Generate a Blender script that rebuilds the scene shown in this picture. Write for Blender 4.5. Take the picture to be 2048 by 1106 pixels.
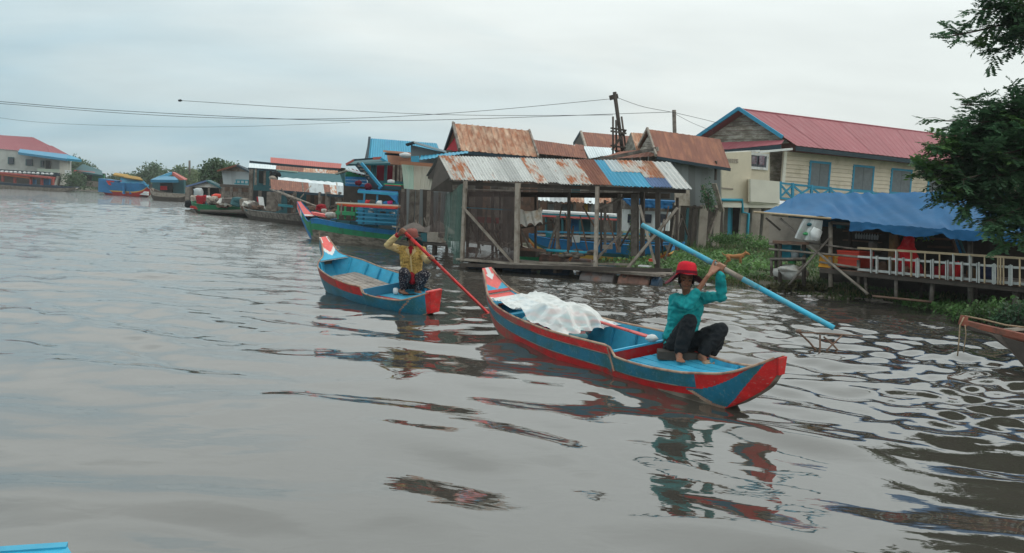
import bpy, bmesh, math, random
import numpy as np
from math import sin, cos, pi, radians, atan2, sqrt
from mathutils import Vector, Matrix, noise, Euler
V = Vector
rnd = random.Random(7)
for o in list(bpy.data.objects): bpy.data.objects.remove(o)
scene = bpy.context.scene
COL = scene.collection
# ---------------------------------------------------------------- camera
FPX, CAMH = 1800.0, 1.8
PITCH, ROLL = radians(4.74), radians(3.0)
cam_d = bpy.data.cameras.new('camera')
cam = bpy.data.objects.new('camera', cam_d); COL.objects.link(cam)
CM = (Matrix.Rotation(pi/2-PITCH, 3, 'X') @ Matrix.Rotation(ROLL, 3, 'Z'))
cam.matrix_world = Matrix.Translation((0, 0, CAMH)) @ CM.to_4x4()
cam_d.sensor_width = 36; cam_d.lens = FPX/2048*36
cam_d.clip_start = 0.05; cam_d.clip_end = 4000
scene.camera = cam
scene.render.resolution_x = 1024; scene.render.resolution_y = 553
# ---------------------------------------------------------------- world
SUN_EL, SUN_AZ = radians(58), radians(60)
world = bpy.data.worlds.new('World'); scene.world = world; world.use_nodes = True
wn = world.node_tree; wn.nodes.clear()
def wnode(t, **k):
    n = wn.nodes.new(t)
    for a, b in k.items(): setattr(n, a, b)
    return n
wout = wnode('ShaderNodeOutputWorld'); wbg = wnode('ShaderNodeBackground'); wbg2 = wnode('ShaderNodeBackground')
sky = wnode('ShaderNodeTexSky', sky_type='NISHITA', sun_disc=False)
sky.sun_elevation = SUN_EL; sky.sun_rotation = SUN_AZ; sky.altitude = 10; sky.air_density = 1.2; sky.dust_density = 2.0
wbg.inputs['Strength'].default_value = 0.10
wn.links.new(sky.outputs[0], wbg.inputs['Color'])
tc = wnode('ShaderNodeTexCoord'); sep = wnode('ShaderNodeSeparateXYZ'); wn.links.new(tc.outputs['Generated'], sep.inputs[0])
# cloud deck coordinates: direction projected on a flat layer, softened near the horizon
zc = wnode('ShaderNodeMath', operation='MAXIMUM'); zc.inputs[1].default_value = 0.0; wn.links.new(sep.outputs['Z'], zc.inputs[0])
za = wnode('ShaderNodeMath', operation='ADD'); za.inputs[1].default_value = 0.22; wn.links.new(zc.outputs[0], za.inputs[0])
dx = wnode('ShaderNodeMath', operation='DIVIDE'); dy = wnode('ShaderNodeMath', operation='DIVIDE')
wn.links.new(sep.outputs['X'], dx.inputs[0]); wn.links.new(za.outputs[0], dx.inputs[1])
wn.links.new(sep.outputs['Y'], dy.inputs[0]); wn.links.new(za.outputs[0], dy.inputs[1])
cmb = wnode('ShaderNodeCombineXYZ'); wn.links.new(dx.outputs[0], cmb.inputs[0]); wn.links.new(dy.outputs[0], cmb.inputs[1])
n1 = wnode('ShaderNodeTexNoise'); n1.inputs['Scale'].default_value = 0.9; n1.inputs['Detail'].default_value = 6; n1.inputs['Roughness'].default_value = 0.5; n1.inputs['Distortion'].default_value = 0.6
mp = wnode('ShaderNodeMapping'); mp.inputs['Location'].default_value = (3.1, 1.7, 0); mp.inputs['Rotation'].default_value = (0, 0, 0.5); mp.inputs['Scale'].default_value = (0.8, 1.5, 1)
wn.links.new(cmb.outputs[0], mp.inputs[0]); wn.links.new(mp.outputs[0], n1.inputs['Vector'])
# cover = noise + drift to the east (clearer air to the west) + elevation
def wm(op, a, b, clamp=False):
    n = wnode('ShaderNodeMath', operation=op, use_clamp=clamp)
    for i, x in enumerate((a, b)):
        if isinstance(x, (int, float)): n.inputs[i].default_value = x
        else: wn.links.new(x, n.inputs[i])
    return n.outputs[0]
nn = wm('MULTIPLY', wm('SUBTRACT', n1.outputs['Fac'], 0.5), 1.25)
east = wm('MULTIPLY', sep.outputs['X'], 0.95)
elev = wm('MULTIPLY', wm('MINIMUM', zc.outputs[0], 0.3), 2.7)
cover = wm('ADD', wm('ADD', wm('ADD', nn, east), elev), 0.53, True)
cr = wnode('ShaderNodeValToRGB'); wn.links.new(cover, cr.inputs[0])
el = cr.color_ramp.elements
el[0].position = 0.0; el[0].color = (0.33, 0.53, 0.635, 1)
el[1].position = 1.0; el[1].color = (0.78, 0.835, 0.815, 1)
e2 = el.new(0.45); e2.color = (0.57, 0.70, 0.74, 1)
n2 = wnode('ShaderNodeTexNoise'); n2.inputs['Scale'].default_value = 2.3; n2.inputs['Detail'].default_value = 5
wn.links.new(mp.outputs[0], n2.inputs['Vector'])
mr = wnode('ShaderNodeMapRange'); mr.inputs['From Min'].default_value = 0.3; mr.inputs['From Max'].default_value = 0.7; mr.inputs['To Min'].default_value = 0.93; mr.inputs['To Max'].default_value = 1.04
wn.links.new(n2.outputs['Fac'], mr.inputs[0])
wn.links.new(cr.outputs[0], wbg2.inputs['Color'])
# overcast luminance rises toward the zenith
zen = wm('ADD', 0.97, wm('MINIMUM', wm('MULTIPLY', wm('MULTIPLY', zc.outputs[0], zc.outputs[0]), 3.4), 0.48))
wn.links.new(wm('MULTIPLY', mr.outputs[0], zen), wbg2.inputs['Strength'])
mixs = wnode('ShaderNodeMixShader'); mixs.inputs[0].default_value = 0.93
wn.links.new(wbg.outputs[0], mixs.inputs[1]); wn.links.new(wbg2.outputs[0], mixs.inputs[2]); wn.links.new(mixs.outputs[0], wout.inputs['Surface'])
# ---------------------------------------------------------------- sun (veiled)
sd = bpy.data.lights.new('sun', 'SUN'); sd.energy = 0.6; sd.angle = radians(25); sd.color = (1, 0.95, 0.88)
so = bpy.data.objects.new('sun', sd); COL.objects.link(so)
# sun_rotation is clockwise from +Y
sdir = V((sin(SUN_AZ)*cos(SUN_EL), cos(SUN_AZ)*cos(SUN_EL), sin(SUN_EL)))
so.rotation_euler = sdir.to_track_quat('Z', 'Y').to_euler()
scene.view_settings.view_transform = 'Standard'; scene.view_settings.look = 'None'
scene.view_settings.exposure = 0.08; scene.view_settings.gamma = 1.0
scene.view_settings.use_curve_mapping = False
scene.cycles.max_bounces = 6; scene.cycles.transparent_max_bounces = 12
# ---------------------------------------------------------------- picture -> place
CMI = CM.transposed()
def ray(px, py): return CM @ V(((px-1024)/FPX, -(py-553)/FPX, -1))
def at(px, py, Y):                       # point seen at photograph pixel (px,py) at distance Y
    r = ray(px, py); return V((0, 0, CAMH)) + r*(Y/r.y)
def on(px, py, z=0.0):                   # point seen at pixel on the level z
    r = ray(px, py); return V((0, 0, CAMH)) + r*((z-CAMH)/r.z)
def proj(p):
    q = CMI @ (V(p)-V((0, 0, CAMH))); return (1024+FPX*q.x/-q.z, 553-FPX*q.y/-q.z)
# ---------------------------------------------------------------- materials
MATS = {}
def M(name, col, rough=0.75, var=0.18, scale=3.0, bump=0.0, bscale=40.0, metal=0.0, spec=0.35,
      col2=None, thr=0.55, soft=0.08, stretch=(1, 1, 1), uv=False, orand=0.12, alpha=1.0, sheen=0, coat=0, scale2=None, col3=None, thr3=0.6, scale3=12):
    m = bpy.data.materials.new(name); m.use_nodes = True; nt = m.node_tree; N = nt.nodes; L = nt.links
    b = N['Principled BSDF']
    b.inputs['Roughness'].default_value = rough; b.inputs['Metallic'].default_value = metal
    b.inputs['Specular IOR Level'].default_value = spec
    if coat: b.inputs['Coat Weight'].default_value = coat
    t = N.new('ShaderNodeTexCoord'); mp = N.new('ShaderNodeMapping'); mp.inputs['Scale'].default_value = stretch
    L.new(t.outputs['UV' if uv else 'Object'], mp.inputs[0])
    oi = N.new('ShaderNodeObjectInfo')
    add = N.new('ShaderNodeVectorMath'); add.operation = 'ADD'
    sc = N.new('ShaderNodeVectorMath'); sc.operation = 'SCALE'; sc.inputs['Scale'].default_value = 13.0 if uv else 0.0
    cx = N.new('ShaderNodeCombineXYZ'); L.new(oi.outputs['Random'], cx.inputs[0]); L.new(oi.outputs['Random'], cx.inputs[1])
    L.new(cx.outputs[0], sc.inputs[0]); L.new(mp.outputs[0], add.inputs[0]); L.new(sc.outputs[0], add.inputs[1])
    def tex(s, detail=6, r=0.6):
        n = N.new('ShaderNodeTexNoise'); n.inputs['Scale'].default_value = s; n.inputs['Detail'].default_value = detail; n.inputs['Roughness'].default_value = r
        L.new(add.outputs[0], n.inputs['Vector']); return n
    na = tex(scale)
    mr = N.new('ShaderNodeMapRange'); mr.inputs['From Min'].default_value = 0.25; mr.inputs['From Max'].default_value = 0.75
    mr.inputs['To Min'].default_value = 1-var; mr.inputs['To Max'].default_value = 1+var; L.new(na.outputs['Fac'], mr.inputs[0])
    mo = N.new('ShaderNodeMapRange'); mo.inputs['To Min'].default_value = 1-orand; mo.inputs['To Max'].default_value = 1+orand; L.new(oi.outputs['Random'], mo.inputs[0])
    mul = N.new('ShaderNodeMath'); mul.operation = 'MULTIPLY'; L.new(mr.outputs[0], mul.inputs[0]); L.new(mo.outputs[0], mul.inputs[1])
    cur = None
    rgb = N.new('ShaderNodeRGB'); rgb.outputs[0].default_value = (*col, 1); cur = rgb.outputs[0]
    def patch(cur, c2, th, s):
        nb = tex(s, 8, 0.65)
        r2 = N.new('ShaderNodeMapRange'); r2.inputs['From Min'].default_value = th-soft; r2.inputs['From Max'].default_value = th+soft; L.new(nb.outputs['Fac'], r2.inputs[0])
        mx = N.new('ShaderNodeMix'); mx.data_type = 'RGBA'; L.new(r2.outputs[0], mx.inputs[0]); L.new(cur, mx.inputs[6]); mx.inputs[7].default_value = (*c2, 1)
        return mx.outputs[2]
    if col2: cur = patch(cur, col2, thr, scale2 or scale*0.7)
    if col3: cur = patch(cur, col3, thr3, scale3)
    vm = N.new('ShaderNodeVectorMath'); vm.operation = 'SCALE'; L.new(cur, vm.inputs[0]); L.new(mul.outputs[0], vm.inputs['Scale'])
    L.new(vm.outputs[0], b.inputs['Base Color'])
    if bump:
        nb = tex(bscale, 4); bp = N.new('ShaderNodeBump'); bp.inputs['Strength'].default_value = bump; bp.inputs['Distance'].default_value = 0.02
        L.new(nb.outputs['Fac'], bp.inputs['Height']); L.new(bp.outputs[0], b.inputs['Normal'])
    if alpha < 1: b.inputs['Alpha'].default_value = alpha
    MATS[name] = m; return m
RUST = (0.20, 0.07, 0.03); ORUST = (0.42, 0.13, 0.035); ZINC = (0.36, 0.37, 0.36)
# painted boat timber: scuffed paint, dirt
DIRT = (0.10, 0.085, 0.07)
M('red_paint', (0.55, 0.018, 0.018), 0.5, 0.3, 6, 0.25, 60, col2=(0.33, 0.05, 0.04), thr=0.58, stretch=(1, 1, 1.6), col3=(0.36, 0.24, 0.20), thr3=0.66, scale3=30)
M('dark_red_paint', (0.45, 0.012, 0.014), 0.5, 0.25, 6, 0.2, 60, col2=(0.25, 0.05, 0.04), thr=0.58, col3=(0.16, 0.10, 0.08), thr3=0.66, scale3=24)
M('worn_red_paint', (0.38, 0.05, 0.042), 0.55, 0.25, 7, 0.15, 60, col2=(0.24, 0.10, 0.07), thr=0.56, col3=(0.45, 0.36, 0.32), thr3=0.70, scale3=26)
M('pink_red_paint', (0.72, 0.13, 0.12), 0.5, 0.18, 8, 0.1, 60, col3=(0.7, 0.45, 0.4), thr3=0.68, scale3=30)
M('blue_paint', (0.014, 0.155, 0.25), 0.45, 0.22, 5, 0.12, 60, col2=(0.022, 0.11, 0.12), thr=0.54, soft=0.12, col3=(0.14, 0.24, 0.27), thr3=0.67, scale3=30)
M('light_blue_paint', (0.04, 0.34, 0.52), 0.5, 0.18, 6, 0.1, 60, col2=(0.04, 0.27, 0.45), thr=0.6, col3=(0.18, 0.30, 0.36), thr3=0.70, scale3=25)
M('sky_blue_paint', (0.04, 0.23, 0.38), 0.5, 0.15, 6, col2=(0.05, 0.2, 0.35), thr=0.65)
M('strong_blue_paint', (0.012, 0.17, 0.38), 0.5, 0.18, 5, col2=(0.02, 0.13, 0.33), thr=0.6)
M('green_paint', (0.02, 0.21, 0.09), 0.5, 0.2, 5, col2=(0.03, 0.13, 0.07), thr=0.58)
M('light_green_paint', (0.05, 0.35, 0.15), 0.5, 0.2, 5)
M('white_paint', (0.66, 0.67, 0.66), 0.55, 0.1, 5, col2=(0.42, 0.40, 0.37), thr=0.62)
M('yellow_paint', (0.62, 0.38, 0.08), 0.55, 0.15, 5)
M('orange_paint', (0.60, 0.13, 0.03), 0.5, 0.15, 5)
M('bare_hull_wood', (0.24, 0.20, 0.16), 0.75, 0.3, 4, 0.3, 30, col2=(0.10, 0.08, 0.06), thr=0.52, stretch=(1, 1, 4))
M('worn_edge_wood', (0.40, 0.27, 0.19), 0.7, 0.3, 9, 0.2, 40, col2=(0.25, 0.12, 0.09), thr=0.55)
M('floor_board', (0.30, 0.26, 0.23), 0.8, 0.2, 6, 0.2, 40, col2=(0.18, 0.15, 0.13), thr=0.55)
M('grey_wood', (0.21, 0.18, 0.155), 0.85, 0.3, 5, 0.35, 35, col2=(0.11, 0.09, 0.075), thr=0.52, stretch=(1, 1, 1), orand=0.3)
M('pale_wood', (0.36, 0.31, 0.26), 0.8, 0.25, 5, 0.3, 35, col2=(0.22, 0.18, 0.145), thr=0.55, orand=0.2)
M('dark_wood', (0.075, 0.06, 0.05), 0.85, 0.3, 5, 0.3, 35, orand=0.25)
M('brown_wood', (0.17, 0.10, 0.07), 0.85, 0.3, 5, 0.3, 35, orand=0.25, col2=(0.10, 0.07, 0.055))
M('gable_wood', (0.36, 0.33, 0.28), 0.85, 0.25, 3, 0.3, 35, orand=0.2, col2=(0.19, 0.165, 0.13), thr=0.5, stretch=(1, 1, 3))
M('zinc_sheet', (0.52, 0.52, 0.50), 0.6, 0.15, 1.5, 0.05, 30, metal=0.05, uv=True, stretch=(3.5, 0.8, 1), col2=ORUST, thr=0.66, soft=0.05, orand=0.18, col3=(0.34, 0.33, 0.31), thr3=0.6, scale3=3)
M('zinc_rust_sheet', (0.52, 0.50, 0.46), 0.65, 0.15, 2.0, 0.05, 30, metal=0.05, uv=True, stretch=(3.2, 0.8, 1), col2=(0.40, 0.14, 0.055), thr=0.52, soft=0.05, orand=0.12, scale2=1.6)
M('rust_sheet', (0.36, 0.15, 0.08), 0.8, 0.25, 2.0, 0.1, 40, uv=True, stretch=(3.5, 0.8, 1), col2=(0.50, 0.36, 0.26), thr=0.52, soft=0.12, col3=(0.2, 0.075, 0.04), thr3=0.58, scale3=2.2)
M('brown_rust_sheet', (0.20, 0.078, 0.052), 0.75, 0.12, 1.5, 0.05, 40, uv=True, stretch=(3, 0.8, 1), col2=(0.29, 0.12, 0.07), thr=0.55, orand=0.06)
M('pink_roof_sheet', (0.28, 0.070, 0.085), 0.6, 0.10, 1.5, uv=True, stretch=(3, 0.7, 1), col2=(0.32, 0.11, 0.125), thr=0.60, orand=0.06)
M('red_roof_sheet', (0.43, 0.10, 0.08), 0.6, 0.10, 1.5, uv=True, stretch=(3, 0.7, 1), orand=0.05)
M('blue_roof_sheet', (0.045, 0.29, 0.44), 0.55, 0.12, 1.5, uv=True, stretch=(3, 0.7, 1), orand=0.06, col2=(0.05, 0.28, 0.46), thr=0.6)
M('slate_blue_sheet', (0.13, 0.19, 0.33), 0.6, 0.15, 2, uv=True, stretch=(3, 0.7, 1), orand=0.1)
M('grey_sheet', (0.20, 0.22, 0.225), 0.65, 0.15, 1.2, metal=0.1, uv=True, stretch=(3, 0.7, 1), col2=(0.13, 0.135, 0.135), thr=0.55, orand=0.2)
M('pale_grey_sheet', (0.42, 0.46, 0.47), 0.6, 0.12, 1.2, uv=True, stretch=(3, 0.7, 1), col2=(0.3, 0.32, 0.33), thr=0.6, orand=0.15)
M('white_sheet', (0.66, 0.72, 0.74), 0.6, 0.10, 1.2, uv=True, stretch=(3, 0.7, 1), orand=0.08)
M('mint_sheet', (0.42, 0.56, 0.46), 0.65, 0.10, 1.2, uv=True, stretch=(3, 0.7, 1), col2=(0.52, 0.56, 0.46), thr=0.55, orand=0.05)
M('cream_sheet', (0.60, 0.56, 0.46), 0.65, 0.10, 1.2, uv=True, stretch=(3, 0.7, 1), orand=0.05)
M('salmon_wall', (0.62, 0.30, 0.20), 0.8, 0.12, 2, orand=0.05)
M('cream_siding', (0.64, 0.55, 0.43), 0.75, 0.10, 2, col2=(0.5, 0.43, 0.31), thr=0.62, orand=0.06)
M('cream_wall', (0.64, 0.57, 0.44), 0.8, 0.10, 1.2, 0.1, 60, col2=(0.5, 0.45, 0.34), thr=0.62)
M('white_wall', (0.70, 0.67, 0.58), 0.8, 0.08, 1.2, col2=(0.55, 0.52, 0.44), thr=0.65)
M('concrete', (0.36, 0.31, 0.26), 0.85, 0.15, 2, 0.2, 60, col2=(0.25, 0.215, 0.18), thr=0.55)
M('grey_plaster', (0.46, 0.47, 0.44), 0.85, 0.12, 0.6, col2=(0.36, 0.37, 0.34), thr=0.55)
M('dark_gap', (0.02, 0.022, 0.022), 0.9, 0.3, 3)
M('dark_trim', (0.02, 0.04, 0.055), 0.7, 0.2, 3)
M('blue_trim', (0.03, 0.25, 0.40), 0.6, 0.15, 4)
M('teal_trim', (0.025, 0.105, 0.12), 0.6, 0.2, 4)
M('shutter', (0.15, 0.17, 0.18), 0.6, 0.2, 4)
M('window_glass', (0.03, 0.035, 0.05), 0.12, 0.2, 2, spec=0.6)
M('pvc_blue', (0.03, 0.33, 0.47), 0.4, 0.1, 4)
M('turquoise_tarp', (0.035, 0.22, 0.27), 0.6, 0.15, 4)
M('tarp_blue', (0.014, 0.10, 0.235), 0.6, 0.25, 0.8, 0.3, 4, col2=(0.022, 0.13, 0.28), thr=0.55, soft=0.2, spec=0.2)
M('white_cloth', (0.62, 0.60, 0.56), 0.9, 0.12, 5, 0.2, 20, col2=(0.40, 0.30, 0.18), thr=0.58)
M('net', (0.10, 0.17, 0.14), 0.9, 0.3, 8, alpha=0.6)
M('brown_net', (0.085, 0.062, 0.056), 0.9, 0.5, 4, alpha=0.62)
M('oar_blue', (0.04, 0.36, 0.52), 0.5, 0.2, 5, 0.1, 50, col2=(0.10, 0.30, 0.36), thr=0.56, col3=(0.30, 0.32, 0.30), thr3=0.68, scale3=14)
M('white_stain_cloth', (0.72, 0.70, 0.65), 0.9, 0.1, 3, 0.2, 20, col2=(0.40, 0.24, 0.10), thr=0.55)
M('orange_crate', (0.70, 0.06, 0.03), 0.4, 0.1, 3)
M('yellow_crate', (0.72, 0.33, 0.03), 0.45, 0.12, 4)
M('teal_bin', (0.02, 0.27, 0.36), 0.45, 0.1, 3)
M('red_cloth', (0.60, 0.012, 0.018), 0.85, 0.2, 8, 0.3, 25)
M('crimson_cloth', (0.33, 0.01, 0.02), 0.85, 0.2, 8, 0.3, 25)
M('brown_cloth', (0.22, 0.12, 0.05), 0.85, 0.2, 5, 0.3, 25)
M('black_cloth', (0.010, 0.013, 0.016), 0.9, 0.25, 8, 0.4, 30)
M('teal_cloth', (0.008, 0.32, 0.33), 0.85, 0.2, 7, 0.35, 26)
M('navy_cloth', (0.02, 0.03, 0.08), 0.9, 0.2, 6)
M('magenta_cloth', (0.6, 0.03, 0.20), 0.9, 0.2, 6)
M('skin', (0.26, 0.115, 0.068), 0.5, 0.12, 30, 0.12, 120)
M('lips', (0.19, 0.06, 0.045), 0.5, 0.1)
M('eye_white', (0.22, 0.18, 0.15), 0.35, 0.05)
M('hair', (0.008, 0.007, 0.007), 0.5, 0.3, 30)
M('red_hat', (0.55, 0.010, 0.025), 0.85, 0.15, 14, 0.35, 40)
M('maroon_hat', (0.13, 0.006, 0.018), 0.9, 0.2, 14, 0.3, 40)
M('brown_hat', (0.24, 0.075, 0.06), 0.85, 0.15, 14, 0.3, 40)
M('black_rubber', (0.015, 0.015, 0.015), 0.6, 0.2)
M('grey_plank', (0.06, 0.05, 0.042), 0.8, 0.3, 5, 0.3, 40)
M('rope', (0.33, 0.24, 0.16), 0.9, 0.3, 30, 0.4, 60)
M('wire', (0.02, 0.025, 0.028), 0.7, 0.1)
M('drum_brown', (0.22, 0.11, 0.08), 0.6, 0.25, 3, 0.1, col2=(0.10, 0.07, 0.06), thr=0.5)
M('drum_grey', (0.17, 0.15, 0.145), 0.6, 0.25, 3, 0.1, col2=(0.26, 0.12, 0.08), thr=0.6)
M('drum_blue', (0.02, 0.05, 0.09), 0.5, 0.25, 3)
M('foam_white', (0.70, 0.71, 0.70), 0.7, 0.1, 4)
M('plastic_white', (0.6, 0.62, 0.62), 0.35, 0.1, 4)
M('green_plastic', (0.05, 0.35, 0.12), 0.4, 0.1, 4)
M('purple_plastic', (0.22, 0.02, 0.08), 0.45, 0.1, 6)
M('stripe_pink', (0.50, 0.22, 0.21), 0.8, 0.15, 10)
M('stripe_teal', (0.20, 0.40, 0.42), 0.8, 0.15, 10)
M('dog_fur', (0.46, 0.20, 0.08), 0.9, 0.2, 25, 0.3, 80)
M('dog_pale', (0.42, 0.34, 0.24), 0.9, 0.2, 25, 0.3, 80)
M('red_brown_wood', (0.26, 0.085, 0.055), 0.8, 0.3, 5, 0.3, 35, col2=(0.15, 0.07, 0.05))
M('dim_tarp', (0.16, 0.135, 0.12), 0.85, 0.3, 4, 0.3, 12)
M('bark', (0.10, 0.08, 0.06), 0.9, 0.3, 6, 0.5, 25)
M('thatch', (0.36, 0.22, 0.06), 0.9, 0.2, 6)
M('bamboo', (0.50, 0.38, 0.24), 0.6, 0.2, 6, orand=0.2)
M('picket_grey', (0.52, 0.53, 0.51), 0.75, 0.15, 5, orand=0.12, col2=(0.33, 0.33, 0.31), thr=0.6)
M('poster', (0.25, 0.22, 0.26), 0.6, 0.6, 6, col2=(0.12, 0.03, 0.05), thr=0.5)
# cloth prints
def print_mat(name, base, dot, scale, thr, rough=0.85, bump=0.3):
    m = M(name, base, rough, 0.2, 8, bump, 26); nt = m.node_tree; N = nt.nodes; L = nt.links; b = N['Principled BSDF']
    src = b.inputs['Base Color'].links[0].from_socket
    t = N.new('ShaderNodeTexCoord'); nz = N.new('ShaderNodeTexNoise'); nz.inputs['Scale'].default_value = 25
    L.new(t.outputs['Object'], nz.inputs['Vector'])
    ad = N.new('ShaderNodeMix'); ad.data_type = 'RGBA'; ad.blend_type = 'ADD'; ad.inputs[0].default_value = 0.04
    L.new(t.outputs['Object'], ad.inputs[6]); L.new(nz.outputs['Color'], ad.inputs[7])
    v = N.new('ShaderNodeTexVoronoi'); v.inputs['Scale'].default_value = scale; L.new(ad.outputs[2], v.inputs['Vector'])
    r = N.new('ShaderNodeMapRange'); r.inputs['From Min'].default_value = thr; r.inputs['From Max'].default_value = thr-0.08; L.new(v.outputs['Distance'], r.inputs[0])
    mx = N.new('ShaderNodeMix'); mx.data_type = 'RGBA'; L.new(r.outputs[0], mx.inputs[0]); L.new(src, mx.inputs[6]); mx.inputs[7].default_value = (*dot, 1)
    L.new(mx.outputs[2], b.inputs['Base Color']); return m
print_mat('floral_cloth', (0.018, 0.016, 0.026), (0.42, 0.38, 0.38), 42, 0.33)
print_mat('yellow_print', (0.52, 0.34, 0.10), (0.20, 0.12, 0.035), 45, 0.36)
M('plain_yellow', (0.54, 0.41, 0.20), 0.85, 0.15, 8, 0.3, 26)
# leaves: a little light goes through them
def leaf_mat(name, c1, c2, trans=0.25, vs=9):
    m = bpy.data.materials.new(name); m.use_nodes = True; nt = m.node_tree; N = nt.nodes; L = nt.links; b = N['Principled BSDF']
    b.inputs['Roughness'].default_value = 0.55; b.inputs['Specular IOR Level'].default_value = 0.3
    g = N.new('ShaderNodeNewGeometry'); mx = N.new('ShaderNodeMix'); mx.data_type = 'RGBA'
    mx.inputs[6].default_value = (*c1, 1); mx.inputs[7].default_value = (*c2, 1); L.new(g.outputs['Random Per Island'], mx.inputs[0])
    t = N.new('ShaderNodeTexCoord'); nz = N.new('ShaderNodeTexNoise'); nz.inputs['Scale'].default_value = vs*0.12; L.new(t.outputs['Object'], nz.inputs['Vector'])
    mr = N.new('ShaderNodeMapRange'); mr.inputs['From Min'].default_value = 0.3; mr.inputs['From Max'].default_value = 0.7; mr.inputs['To Min'].default_value = 0.55; mr.inputs['To Max'].default_value = 1.4; L.new(nz.outputs['Fac'], mr.inputs[0])
    s = N.new('ShaderNodeVectorMath'); s.operation = 'SCALE'; L.new(mx.outputs[2], s.inputs[0]); L.new(mr.outputs[0], s.inputs['Scale'])
    L.new(s.outputs[0], b.inputs['Base Color'])
    tr = N.new('ShaderNodeBsdfTranslucent'); L.new(s.outputs[0], tr.inputs['Color']); ms = N.new('ShaderNodeMixShader'); ms.inputs[0].default_value = trans
    L.new(b.outputs[0], ms.inputs[1]); L.new(tr.outputs[0], ms.inputs[2]); L.new(ms.outputs[0], N['Material Output'].inputs['Surface'])
    MATS[name] = m; return m
leaf_mat('leaf_dark', (0.055, 0.13, 0.07), (0.10, 0.20, 0.09), trans=0.4)
leaf_mat('leaf_mid', (0.07, 0.16, 0.05), (0.13, 0.24, 0.07), trans=0.35)
leaf_mat('leaf_lime', (0.09, 0.17, 0.04), (0.18, 0.26, 0.07))
leaf_mat('leaf_far', (0.06, 0.12, 0.06), (0.11, 0.17, 0.08), vs=2)
leaf_mat('leaf_far_pale', (0.11, 0.17, 0.07), (0.18, 0.22, 0.10), vs=2)
leaf_mat('grass_blade', (0.035, 0.085, 0.025), (0.09, 0.15, 0.045), vs=6)
leaf_mat('grass_dry', (0.13, 0.13, 0.06), (0.22, 0.20, 0.10), vs=6)
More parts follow.
